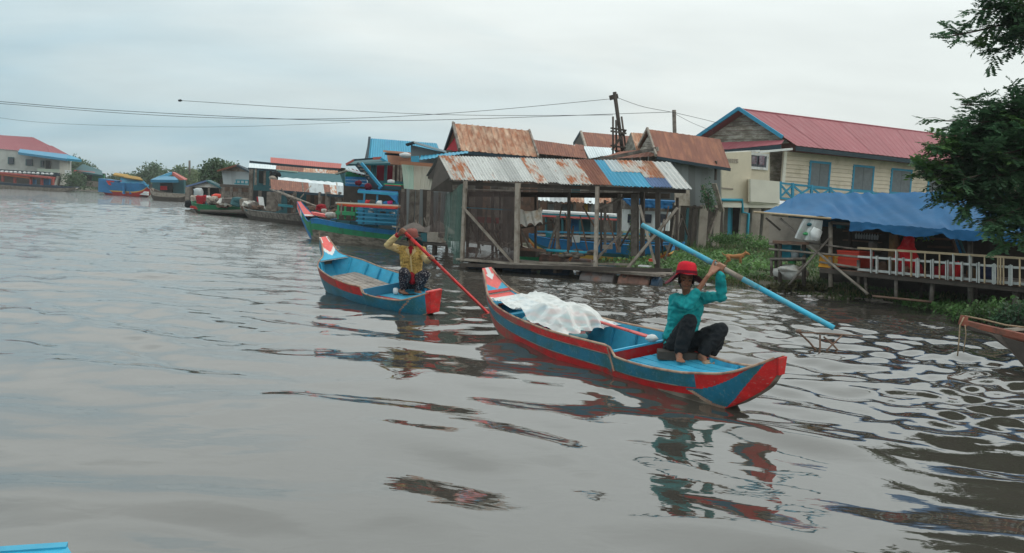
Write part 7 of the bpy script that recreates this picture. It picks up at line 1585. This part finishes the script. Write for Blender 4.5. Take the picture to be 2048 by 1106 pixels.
for i, (x, y_, a, b, m_, lab) in enumerate([(1787, 510, .10, .42, 'brown_cloth', 'tall brown cloth hanging inside the stall left of the red figure'), (1890, 545, .2, .16, 'crimson_cloth', 'dark red bundle on the deck behind the pickets'), (1914, 543, .07, .18, 'red_cloth', 'bright red bag behind the pickets right of the pink bundle'), (1900, 540, .1, .13, 'stripe_pink', 'pink bundle between the dark red and bright red bags'),
                                            (1975, 545, .16, .14, 'navy_cloth', 'navy bundle behind the right hand pickets'), (1762, 540, .12, .16, 'brown_wood', 'brown basket behind the first pickets'), (1945, 548, .08, .12, 'brown_cloth', 'tan bag behind the pickets beside the wide post'), (1746, 490, .07, .09, 'dim_tarp', 'dim brown bundle hanging beyond the first wide picket')]):
    tag(MB().blob(SF.p(x, y_, -.5), (a, .12, b), 9, i+3, .4, sq=.6).build('bundle', m_, smooth=True), lab, 'cloth' if 'cloth' in lab else 'bundle')
# seated figure in red
PR = thing('person', SF.p(1825, 555, -.45), 'person in a bright red hooded coat sitting inside the stall behind the pickets', 'person')
hd_ = SF.p(1815, 481, -.45); b = MB(); sh = hd_-V((0, 0, .20)); hp = hd_-V((0, 0, .60))+SF.u*.05
b.blob(hd_, (.085, .095, .115), 10, 0, 0); F3 = frame(-SF.u*.4+SF.n*.9, (0, 0, 1)); add_head(b, hd_, F3, .9)
chain(b, [sh, hp], [.13, .14]); chain(b, [sh-SF.u*.15, hp-SF.u*.15+SF.n*.2], [.05, .04]); chain(b, [hp-SF.u*.08, hp-SF.u*.08+SF.n*.3, hp-SF.u*.08+SF.n*.3-V((0, 0, .20))], [.08, .06, .05]); chain(b, [hp+SF.u*.08, hp+SF.u*.08+SF.n*.3, hp+SF.u*.08+SF.n*.3-V((0, 0, .20))], [.08, .06, .05])
chain(b, [sh, hd_], [.05, .05]); fuse('body', b, 'skin', PR, .012, 2)
c = MB(); chain(c, [hd_-F3[0]*.035+V((0, 0, .02)), sh, lerp(sh, hp, .5)+SF.u*.03, hp], [.115, .16, .17, .19]); chain(c, [sh-SF.u*.12, sh-SF.u*.2-V((0, 0, .22)), hp+SF.n*.2], [.08, .07, .05]); chain(c, [sh+SF.u*.12, sh+SF.u*.22-V((0, 0, .25)), hp+SF.u*.1+SF.n*.2], [.08, .07, .05]); fuse('coat', c, 'red_cloth', PR, .015, 2, fold=.01, fscale=8)
c = MB(); chain(c, [hp-SF.u*.02, hp+SF.n*.26, hp+SF.n*.26-V((0, 0, .14))], [.14, .12, .10]); chain(c, [hp+SF.u*.18, hp+SF.u*.2-V((0, 0, .08))], [.14, .14]); fuse('skirt', c, 'crimson_cloth', PR, .015, 2, fold=.01)
# curved wooden bow-shaped rack, blue poles
AR = thing('rack', SF.p(1885, 510, -1.2), 'curved brown wooden rack with boards under the blue tarpaulin', 'rack')
MB().tube([SF.p(*p, -1.2) for p in ((1860, 468), (1868, 462), (1880, 461), (1893, 463), (1901, 471), (1908, 490), (1914, 510))], .045, 6).build('arch', 'brown_wood', AR, smooth=True)
for y_ in (479, 495): bar(AR, SF.p(1856, y_-2, -1.2), SF.p(1906, y_, -1.2), .06, .05, 'brown_wood', 'board')
for k, (x0, x1) in enumerate(((1908, 1923), (1915, 1930))): tag(MB().tube([SF.p(x0, 468, -.8), SF.p(x1, 510, -.8)], .028, 8).build('pole', 'strong_blue_paint' if k == 0 else 'teal_trim', smooth=True), ['thin bright blue pole leaning right of the curved rack', 'thin dull teal pole leaning beside the bright blue pole'][k], 'pole')
for k, (x0, x1) in enumerate(((1845, 1850), (1851, 1858))): tag(MB().tube([SF.p(x0, 466, -1.0), SF.p(x1, 480, -1.0)], .022, 8).build('pole', 'sky_blue_paint', smooth=True), ['short pale blue rod left of the curved rack, nearer the red figure', 'short pale blue rod touching the curved rack'][k], 'pole')
# ================================================================ brown boat at the right edge
BB = thing('moored_boat', at(2010, 690, 11.9), 'brown wooden boat with a rope tied bow entering from the right edge', 'boat')
tip = at(1926, 645, 12.0)
MB().beam(tip, at(2120, 690, 11.2), .12, .07).build('gunwale', 'red_brown_wood', BB)
mb = MB(); mb.tube([at(1929, 631, 12.0), at(1925, 650, 12.0)], [.05, .06], 8); mb.build('bow_post', 'red_brown_wood', BB, smooth=True)
pts = [(1925, 650), (1965, 665), (2001, 674), (2048, 686), (2120, 700)]; bot = [(1935, 655), (1985, 673), (2020, 700), (2058, 742), (2120, 760)]
mb = MB(); vs = [at(*p, 12.0-.006*(p[0]-1925)) for p in pts]+[at(*p, 11.95-.006*(p[0]-1925)) for p in bot]
mb.add(vs, [(i, i+1, i+6, i+5) for i in range(4)]); mb.build('hull', 'dark_wood', BB, solid=.05)
mb = MB(); mb.add([p+V((.25, .55, .02)) for p in vs], [(i, i+1, i+6, i+5) for i in range(4)]); mb.build('hull', 'dark_wood', BB, solid=.05)
MB().slab([at(2005, 672, 11.8), at(2100, 692, 11.4), at(2100, 684, 12.1), at(2012, 668, 12.4)], .03).build('bow_deck', 'red_brown_wood', BB)
mb = MB(); mb.beam(at(1985, 662, 12.4), at(2080, 655, 12.6), .05, .04); mb.build('cross_pole', 'pale_wood', BB)
R_ = thing('mooring_rope', at(1927, 640, 12), 'frayed rope stretched from the brown bow and hanging into the water', 'rope')
MB().tube([at(*p, 12.0) for p in ((1930, 632), (1970, 640), (2010, 650), (2060, 656))], .012, 6).build('strand', 'rope', R_, smooth=True)
MB().tube([at(*p, 11.95) for p in ((1928, 634), (1920, 650), (1918, 680), (1915, 712))], .010, 6).build('strand', 'rope', R_, smooth=True); MB().tube([at(*p, 11.9) for p in ((1930, 650), (1932, 668), (1929, 690), (1927, 705))], .008, 6).build('strand', 'rope', R_, smooth=True)
# ================================================================ stick frame in the water
FK = thing('fish_trap_frame', on(1640, 712, 0), 'thin crossed stick frame standing in the open water below the blue oar tip', 'sticks')
Y_ = 12.3
for a, b, r_ in (((1597, 664), (1636, 706), .013), ((1640, 670), (1637, 722), .014), ((1684, 671), (1643, 710), .012), ((1647, 673), (1684, 711), .012), ((1600, 665), (1700, 671), .010)):
    pa_, pb_ = at(*a, Y_), at(*b, Y_-.1); MB().tube([pa_, (pa_+pb_)/2+V((.01, 0, .01)), pb_+(pb_-pa_)*.25], r_, 6).build('stick', 'brown_wood', FK, smooth=True)
MB().blob(at(1597, 663, Y_), (.04, .03, .03), 6, 1, .4).build('knot', 'brown_wood', FK, smooth=True)
# ================================================================ blue prow at the lower left corner
CB = thing('boat', on(60, 1100, 0), 'pale blue boat bow just showing in the bottom left corner', 'boat')
zc = .42; c0, c1, c2 = on(134, 1091, zc), on(-60, 1104, zc), on(-150, 1160, zc)
top = [c0, on(146, 1112, zc), on(160, 1180, zc-.05), on(-150, 1260, zc-.05), c1+V((0, 0, 0))]
mb = MB(); dn = V((0, 0, -.34)); n = len(top)
mb.add(top+[p+dn*1.0+(p-(c0+c1)/2)*-.12 for p in top], [tuple(range(n-1, -1, -1))]+[(i, (i+1) % n, (i+1) % n+n, i+n) for i in range(n)]+[tuple(range(n, 2*n))]); mb.build('hull', 'light_blue_paint', CB)
MB().beam(c0+V((0, 0, -.005)), c1+V((0, 0, -.005)), .05, .02).build('gunwale', 'light_blue_paint', CB)
# ================================================================ vegetation
def leaf_mesh(name, mat, L, T=None, kind=None):
    """L: list of (centre, dir, up, length, width) -> folded diamond leaves, built with numpy"""
    n = len(L); C_ = np.array([tuple(l[0]) for l in L]); D = np.array([tuple(l[1]) for l in L]); U_ = np.array([tuple(l[2]) for l in L]); ln = np.array([l[3] for l in L])[:, None]; wd = np.array([l[4] for l in L])[:, None]
    D /= np.linalg.norm(D, axis=1, keepdims=True)+1e-9; S = np.cross(D, U_); S /= np.linalg.norm(S, axis=1, keepdims=True)+1e-9; N_ = np.cross(S, D)
    v = np.stack([C_, C_+D*ln*.5+S*wd*.5+N_*wd*.12, C_+D*ln, C_+D*ln*.5-S*wd*.5+N_*wd*.12], 1).reshape(-1, 3)
    off = np.array(T.location) if T is not None else v.mean(0)
    v = v-off
    me = bpy.data.meshes.new(name); me.vertices.add(len(v)); me.vertices.foreach_set('co', v.ravel()); f = np.arange(4*n)
    me.loops.add(4*n); me.loops.foreach_set('vertex_index', f); me.polygons.add(n); me.polygons.foreach_set('loop_start', np.arange(0, 4*n, 4)); me.update(calc_edges=True); me.materials.append(MATS[mat])
    o = bpy.data.objects.new(name, me); COL.objects.link(o)
    if T is not None: o.parent = T
    else: o.location = off
    if kind: o['kind'] = kind
    return o
def rdir(r, zb=0.0): 
    while True:
        v = V((r.uniform(-1, 1), r.uniform(-1, 1), r.uniform(-1, 1)))
        if .05 < v.length < 1: v.normalize(); v.z += zb; return v.normalized()
# ---- overhanging tree, feathery compound leaves on branching limbs
TR = thing('tree', at(2330, 560, 13.5), 'large feathery leaved tree overhanging from the right edge of the picture', 'tree')
r = random.Random(4)
tb = V(TR.location); tb.z = gz(tb.x, tb.y)-.1
tree_mb = MB(); fronds = []
def limb(pts, r0, r1): 
    n = len(pts); tree_mb.tube(pts, [lerp(r0, r1, i/(n-1)) for i in range(n)], 8)
P0 = tb; P1 = tb+V((-.1, 0, 1.6)); P2 = at(2290, 250, 13.4); P3 = at(2260, 40, 13.6); P4 = at(2240, -260, 13.8)
limb([P0, P1, P2, P3, P4], .22, .09)
def spray(a, b, n_sub, seed, dens=1.0, droop=.10, spread=.40):
    rr = random.Random(seed); pts = []; d = b-a
    for i in range(7):
        t = i/6; pts.append(a+d*t+V((0, 0, .22*sin(pi*t)*d.length*.35))+V((rr.uniform(-.04, .04), rr.uniform(-.04, .04), rr.uniform(-.04, .04))))
    limb(pts, .035, .008)
    for k in range(n_sub):
        t = lerp(.28, 1.0, (k+.5)/n_sub); i = min(int(t*6), 5); c = lerp(pts[i], pts[i+1], t*6-i)
        dd = (d.normalized()*rr.uniform(.1, .9)+rdir(rr, .15)*.9).normalized(); L_ = rr.uniform(.18, spread)
        e = c+dd*L_-V((0, 0, droop*L_)); tree_mb.tube([c, (c+e)/2+V((0, 0, .03)), e], [.006, .004, .002], 3, caps=False)
        m = max(4, int(L_/.040*dens))
        for q_ in range(m):
            tt = (q_+.6)/m; base = lerp(c, e, tt); side = dd.cross(V((0, 0, 1))).normalized()*(1 if q_ % 2 else -1)
            fd = (side*rr.uniform(.4, 1)+dd*rr.uniform(.2, 1)+V((0, 0, rr.uniform(-.5, .25)))).normalized()
            fronds.append((base, fd, rr.uniform(.10, .17)))
S_ = 1
targets = [ # (start, end px,py,Y, subbranches)
 ((2250, 60, 13.5), (1885, 78, 13.0), 26), ((2250, 40, 13.5), (1960, 20, 12.8), 40), ((2230, -40, 13.6), (1985, -60, 13.0), 40), ((2250, 90, 13.6), (1985, 100, 13.4), 26), ((2260, 60, 13.5), (2040, 70, 12.6), 34),
 ((2280, 300, 13.4), (1915, 215, 13.2), 34), ((2280, 290, 13.4), (1965, 240, 12.8), 40), ((2280, 300, 13.4), (1900, 280, 13.0), 48), ((2280, 300, 13.4), (1862, 300, 13.1), 44), ((2280, 310, 13.4), (1850, 350, 13.2), 50), ((2290, 330, 13.4), (1890, 385, 13.0), 50),
 ((2290, 330, 13.4), (1940, 400, 12.8), 50), ((2280, 310, 13.3), (1960, 320, 12.4), 60), ((2280, 280, 13.6), (2000, 270, 13.9), 50), ((2280, 300, 13.6), (1930, 330, 14.0), 50), ((2280, 260, 13.4), (2010, 210, 12.9), 46), ((2290, 330, 13.4), (2010, 400, 12.9), 40), ((2290, 350, 13.4), (1990, 440, 12.6), 26), ((2290, 380, 13.4), (2000, 465, 12.5), 22), ((2290, 300, 13.4), (2050, 330, 12.8), 46),
 ((2290, 330, 13.4), (1842, 340, 13.0), 36), ((2290, 330, 13.2), (1860, 365, 12.9), 44), ((2290, 330, 13.2), (1905, 410, 12.7), 40), ((2290, 330, 13.2), (1975, 425, 12.6), 44), ((2290, 330, 13.2), (2040, 440, 12.6), 44), ((2290, 300, 13.2), (1895, 320, 12.9), 56), ((2290, 300, 13.2), (1935, 300, 12.9), 60), ((2290, 300, 13.2), (1990, 360, 12.5), 60), ((2290, 300, 13.2), (2030, 290, 12.5), 60), ((2290, 300, 13.2), (1930, 260, 13.4), 44), ((2270, 100, 13.4), (2010, 60, 12.9), 40), ((2290, 380, 13.2), (1960, 450, 12.5), 20), ((2290, 400, 13.2), (2030, 480, 12.3), 26),
 ((2290, 250, 13.5), (2060, 190, 13.2), 34), ((2300, 340, 13.4), (2090, 420, 12.8), 34), ((2300, 320, 13.0), (1925, 360, 12.6), 40), ((2300, 320, 13.8), (1985, 360, 14.4), 44), ((2280, 300, 13.4), (1880, 245, 13.3), 16), ((2280, 300, 13.4), (1875, 325, 13.6), 34)]
for i, (a, b, n_) in enumerate(targets): spray(at(*a), at(*b), n_, 100+i)
for i in range(26):                                               # the rest of the crown, out of frame, seen in the river
    a = lerp(P3, P4, r.random()); an = r.uniform(0, 2*pi); L_ = r.uniform(1.2, 2.3); b = a+V((cos(an)*L_, sin(an)*L_*.8, r.uniform(-.3, 1.4)))
    if proj(b)[0] < 2035 and proj(b)[1] > -40: continue
    spray(a, b, 46, 300+i, .8)
LV = []; rr = random.Random(9)
for base, fd, L_ in fronds:
    side = fd.cross(V((0, 0, 1))).normalized(); up = side.cross(fd); m = 5
    for k in range(m):
        c = base+fd*(L_*(k+.5)/m)-V((0, 0, .02*(k/m)**2))
        for sg in (-1, 1):
            LV.append((c, side*sg+fd*.35+V((0, 0, rr.uniform(-.35, .1))), up+V((rr.uniform(-.4, .4), rr.uniform(-.4, .4), 0)), .078+rr.uniform(-.015, .018), .040))
tree_mb.build('trunk', 'bark', TR, smooth=True)
lime = [l for i, l in enumerate(LV) if (proj(l[0])[0] < 1925 and proj(l[0])[1] > 275 and noise.noise(l[0]*3.5) > .02) or noise.noise(l[0]*2.1+V((9, 0, 0))) > .38]
ls = set(id(l) for l in lime); dark = [l for l in LV if id(l) not in ls]
leaf_mesh('crown', 'leaf_dark', dark, TR, 'stuff'); leaf_mesh('crown', 'leaf_mid', lime, TR, 'stuff')
print('tree leaves', len(LV))
# palm fronds high on the right
PT = thing('palm', at(2230, 560, 15.5), 'palm whose spiky fronds poke in at the top right corner', 'palm')
pc = at(2070, -30, 15.0); LP = []; mb = MB(); mb.tube([V((PT.location.x, PT.location.y, 0)), lerp(V(PT.location), pc, .5), pc], [.14, .11, .09], 8)
for k in range(18):
    an = k*2.4; el_ = r.uniform(-.9, .8); d = V((cos(an)*cos(el_), sin(an)*cos(el_), sin(el_))); L_ = r.uniform(.8, 1.15); pts = [pc+d*(L_*t)-V((0, 0, .45*t*t*L_)) for t in [0, .25, .5, .75, 1]]
    mb.tube(pts, [.02, .016, .012, .008, .004], 4)
    for q_ in range(34):
        t = .12+.88*q_/34; i = min(int(t*4), 3); c = lerp(pts[i], pts[i+1], t*4-i); sd = d.cross(V((0, 0, 1))).normalized()*(1 if q_ % 2 else -1)
        LP.append((c, sd+d*.9-V((0, 0, .25)), V((0, 0, 1)), .26*(1-.5*t), .022))
mb.build('stem', 'bark', PT, smooth=True); leaf_mesh('fronds', 'leaf_dark', LP, PT, 'stuff')
# ---- far trees: clumps of leaf faces on branching stems
def far_tree(px, ybase, Y, lobes, n, size, mat, lab, name='tree', group=None, cat='tree'):
    T = thing(name, at(px, ybase, Y), lab, cat, group); rr = random.Random(int(px)); L_ = []; c0 = V(T.location); mb = MB()
    for (x, y_, dy, rx, rz) in lobes:
        c = at(x, y_, Y+dy); mb.tube([c0, lerp(c0, c, .5)+V((0, 0, .1)), c], [size*.8, size*.5, size*.2], 5)
        k = max(20, int(n*rx*rz/sum(l[3]*l[4] for l in lobes)))
        sub = [rdir(rr) for _ in range(14)]
        for _ in range(k):
            s_ = rr.choice(sub); d = (s_*.75+rdir(rr)*.45); d = d*rr.uniform(.75, 1.15) if rr.random() < .8 else d*rr.uniform(.3, .8)
            p = c+V((d.x*rx, d.y*rx, d.z*rz)); nd = rdir(rr); L_.append((p, nd, rdir(rr), size*rr.uniform(.7, 1.3), size*.7))
    mb.build('trunk', 'bark', T); leaf_mesh('crown', mat, L_, T, 'stuff'); return T
far_tree(435, 385, 85, [(432, 345, 0, 1.35, 1.3), (452, 340, 0, 1.1, .9), (420, 360, 0, 1.1, 1.0), (440, 370, 1, 1.6, 1.0), (430, 328, 0, .75, .5), (410, 375, 0, .9, .8)], 5200, .26, 'leaf_far', 'dense dark green tree rising left of the grey tin house')
for (x, y_, w, h, Y, m_, lab) in ((395, 362, 4.0, 2.0, 150, 'leaf_far_pale', 'pale green round tree beyond the blue awning house'), (350, 355, 3.2, 2.2, 155, 'leaf_far', 'darker far tree over the light blue awning'), (305, 350, 3.0, 2.6, 160, 'leaf_far', 'far tree showing between the tour boat and the blue awning house'), (372, 348, 3.0, 1.8, 158, 'leaf_far_pale', 'pale far tree beside the thin mast'), (258, 360, 5, 1.4, 170, 'leaf_far', 'far low tree behind the tour boat roof'), (145, 335, 3.5, 2.5, 165, 'leaf_far', 'far tree peeping out right of the pink roofed house')):
    w, h = w*.95, h*.72
    far_tree(x, y_+22, Y, [(x-10, y_+2, 0, w*.7, h*.8), (x+12, y_+3, 0, w*.8, h*.8), (x, y_-3, 1, w*.7, h*.9), (x+25, y_+6, 2, w*.7, h*.7)], 2600, .42, m_, lab)
far_tree(155, 378, 136, [(150, 358, 0, 1.6, 1.2), (163, 364, 0, 1.3, 1.0), (145, 368, 0, 1.0, .8)], 1500, .3, 'leaf_far', 'rounded green bush on the bank right of the pink roofed house', 'bush', cat='bush')
far_tree(215, 384, 150, [(190, 372, 0, 3, .8), (225, 376, 0, 3, .8)], 900, .3, 'leaf_far', 'low strip of shrubs behind the blue tour boat', 'bush', cat='bush')
# distant wooded shore all along the left horizon
L_ = []; rr = random.Random(5)
for k in range(16000):
    az = rr.uniform(-50, -5); R_a = rr.uniform(225, 240); h = (2.2+1.6*noise.noise(V((az*.8, 0, 0)))+.9*noise.noise(V((az*3, 4, 0))))*rr.random()**.5+.2
    L_.append((V((R_a*sin(radians(az)), R_a*cos(radians(az)), h)), rdir(rr), rdir(rr), .9, .8))
tag(leaf_mesh('woodland', 'leaf_far', L_, None, 'stuff'), 'low far woodland along the left horizon', 'woodland')
# ---- bushes under the houses and at the stall
far_tree(1500, 487, 35.5, [(1470, 476, 0, .9, .22), (1500, 480, 0, 1.0, .22), (1532, 486, 0, .8, .18), (1448, 478, 0, .6, .2)], 2400, .08, 'leaf_mid', 'dark shrubs growing before the concrete columns of the cream house', 'bush', cat='bush')
far_tree(1418, 420, 35.6, [(1416, 385, 0, .28, .5), (1420, 405, 0, .25, .4)], 500, .09, 'leaf_dark', 'small plant growing through the hanging boards of the stilt house', 'bush', cat='plant')
far_tree(1268, 512, 23.4, [(1268, 480, 0, .12, .4), (1266, 455, 0, .10, .35), (1262, 497, 0, .14, .2)], 700, .05, 'leaf_lime', 'climbing weeds on the thick shed post', 'vine', cat='vine')
far_tree(1975, 520, 21.3, [(1960, 495, 0, .32, .25), (1990, 505, 0, .35, .2), (2015, 512, 0, .3, .15), (1985, 485, 0, .2, .2)], 1300, .10, 'leaf_lime', 'yellow green plant behind the stall to the right of the blue poles', 'bush', cat='plant')
far_tree(1857, 475, 21.6, [(1850, 472, 0, .16, .12)], 200, .07, 'leaf_lime', 'small yellow green patch of leaves behind the curved rack', 'bush', cat='plant')
def riverbush(px, py, w, h, n, m_, lab, Y=None):
    p = on(px, py, .02); T = thing('bush', p, lab, 'bush'); rr = random.Random(int(px*7)); L_ = []; mb = MB()
    for k in range(n//9):
        b_ = p+V((rr.uniform(-w, w), rr.uniform(-.35, .5), 0)); hh = h*rr.uniform(.4, 1)*(1-.5*abs(b_.x-p.x)/w); lean = V((rr.uniform(-.3, .3), rr.uniform(-.3, .1), 0)); e = b_+V((0, 0, hh))+lean*hh; mb.tube([b_, (b_+e)/2, e], [.008, .006, .004], 4, caps=False)
        for q_ in range(9): c = lerp(b_, e, rr.uniform(.25, 1)); L_.append((c, rdir(rr, .2), V((0, 0, 1)), rr.uniform(.07, .13), rr.uniform(.05, .08)))
    mb.build('stems', 'bark', T); leaf_mesh('leaves', m_, L_, T, 'stuff')
riverbush(2010, 650, .9, .5, 2000, 'leaf_mid', 'dark leafy river weed below the right end of the railing')
riverbush(1955, 632, .8, .32, 1200, 'leaf_mid', 'green leafy river weed round the stall post')
riverbush(1885, 618, .7, .2, 700, 'leaf_mid', 'low green weed at the water edge under the stall middle')
riverbush(2100, 668, .8, .8, 2400, 'leaf_dark', 'tall dark weed at the far right edge behind the brown bow')
riverbush(1835, 610, .45, .16, 500, 'leaf_mid', 'smallest weed tuft left of the stall middle')
riverbush(1590, 582, .6, .22, 900, 'grass_dry', 'dry tangled grass at the water edge below the left end of the stall')
riverbush(1745, 565, .6, .20, 500, 'leaf_dark', 'dim weeds in the shade under the stall deck')
# ---- grass and water plants (uncountable)
L_ = []; LD = []; rr = random.Random(6)
for k in range(42000):
    px = rr.uniform(1180, 2060); az_ = atan2(at(px, 500, 30).x, 30); rs = float(shore_r(az_)); d = rr.random()**1.5*20-.4
    R_a = rs+d; x, y_ = R_a*sin(az_), R_a*cos(az_); z = gz(x, y_)
    if z < -.03: continue
    cl = noise.noise(V((x*.9, y_*.9, 0)))
    if cl < -.25 and d < 6: continue
    h = (.10+.10*max(cl, 0)+(.10 if d > 9 else 0))*rr.uniform(.5, 1.3)
    e = (V((x, y_, z-.01)), V((rr.uniform(-.5, .5), rr.uniform(-.5, .5), 1)), V((rr.uniform(-1, 1), rr.uniform(-1, 1), .1)), h, .022+.006*rr.random())
    (LD if rr.random() < .22+.25*(d < 1.2) else L_).append(e)
tag(leaf_mesh('grass', 'grass_blade', L_, None, 'stuff'), 'rough green grass covering the muddy bank', 'grass'); tag(leaf_mesh('dry_grass', 'grass_dry', LD, None, 'stuff'), 'dry straw coloured grass mixed into the bank', 'grass')
L_ = []
for k in range(5200):
    px = rr.gauss(1400, 70) if k % 3 else rr.uniform(1200, 1560); py = rr.uniform(502, 560); p = on(px, py, .1)
    if p.y > 34 or p.y < 18: continue
    z = gz(p.x, p.y)
    if z < -.02: continue
    L_.append((V((p.x, p.y, max(z, 0)+rr.uniform(.02, .14))), V((rr.uniform(-1, 1), rr.uniform(-1, 1), rr.uniform(0, .9))), V((0, 0, 1)), rr.uniform(.10, .17), rr.uniform(.08, .12)))
tag(leaf_mesh('water_hyacinth', 'leaf_mid', L_, None, 'stuff'), 'broad leaved water plants massed on the bank behind the red hat', 'plants')
# litter along the edge
deb = MB()
for k in range(170):
    px = rr.uniform(1500, 1960); az_ = atan2(at(px, 500, 30).x, 30); R_a = float(shore_r(az_))+rr.uniform(-.3, .5); p = V((R_a*sin(az_), R_a*cos(az_), 0)); p.z = max(gz(p.x, p.y), 0)+.01
    deb.blob(p, (rr.uniform(.02, .09), rr.uniform(.02, .06), .02), 4, k, .6)
tag(deb.build('litter', 'concrete', kind='stuff'), 'small pale stones and litter along the muddy edge', 'litter')
# ---- dog
DG = thing('dog', at(1468, 534, 26.6), 'tan dog standing on the grassy bank above the hands on the blue oar', 'dog')
z0 = gz(DG.location.x, DG.location.y); DG.location.z = z0; k0 = V((DG.location.x, DG.location.y, z0))
dd = V((1, -.25, 0)).normalized(); ds = V((.25, 1, 0)).normalized(); b = MB()
def D(f, s, u): return k0+dd*f+ds*s+V((0, 0, u))
chain(b, [D(-.20, 0, .31), D(-.05, 0, .30), D(.14, 0, .32), D(.20, 0, .33)], [.062, .060, .080, .070]); chain(b, [D(.20, 0, .35), D(.30, 0, .42)], [.055, .045])
chain(b, [D(.31, 0, .43), D(.36, 0, .42)], [.052, .036]); chain(b, [D(.36, 0, .415), D(.42, 0, .395)], [.028, .020])
for s in (-.03, .03): b.blob(D(.30, s, .49), (.014, .010, .03), 6, 0, 0)
for s in (-.045, .045):
    fx = .03 if s > 0 else -.02
    chain(b, [D(.17, s, .28), D(.16+fx, s, .16), D(.17+fx, s, .02), D(.20+fx, s, .012)], [.036, .022, .016, .018])
    chain(b, [D(-.20, s, .28), D(-.15-fx, s, .19), D(-.25-fx, s, .12), D(-.23-fx, s, .02), D(-.20-fx, s, .012)], [.050, .032, .018, .016, .018])
chain(b, [D(-.25, 0, .33), D(-.33, 0, .34), D(-.38, 0, .41)], [.022, .017, .010]); fuse('body', b, 'dog_fur', DG, .012, 2)
b = MB(); chain(b, [D(-.1, 0, .245), D(.14, 0, .255)], [.03, .035]); b.build('belly_fur', 'dog_pale', DG, smooth=True)
# ================================================================ thin river haze
me = bpy.data.meshes.new('haze'); bm = bmesh.new(); bmesh.ops.create_cube(bm, size=1.0)
for v in bm.verts: v.co = V((v.co.x*3800, v.co.y*3800, -2.8 if v.co.z < 0 else 16.0))
bm.to_mesh(me); bm.free(); hz = bpy.data.objects.new('haze', me); COL.objects.link(hz)
hm = bpy.data.materials.new('haze_air'); hm.use_nodes = True; hm.node_tree.nodes.clear()
ho = hm.node_tree.nodes.new('ShaderNodeOutputMaterial'); pv = hm.node_tree.nodes.new('ShaderNodeVolumePrincipled'); pv.inputs['Color'].default_value = (.93, .96, .97, 1); pv.inputs['Density'].default_value = 0.0006; pv.inputs['Anisotropy'].default_value = 0.2
hm.node_tree.links.new(pv.outputs[0], ho.inputs['Volume']); me.materials.append(hm); tag(hz, 'thin pale river haze softening the far bank', 'haze', kind='stuff')
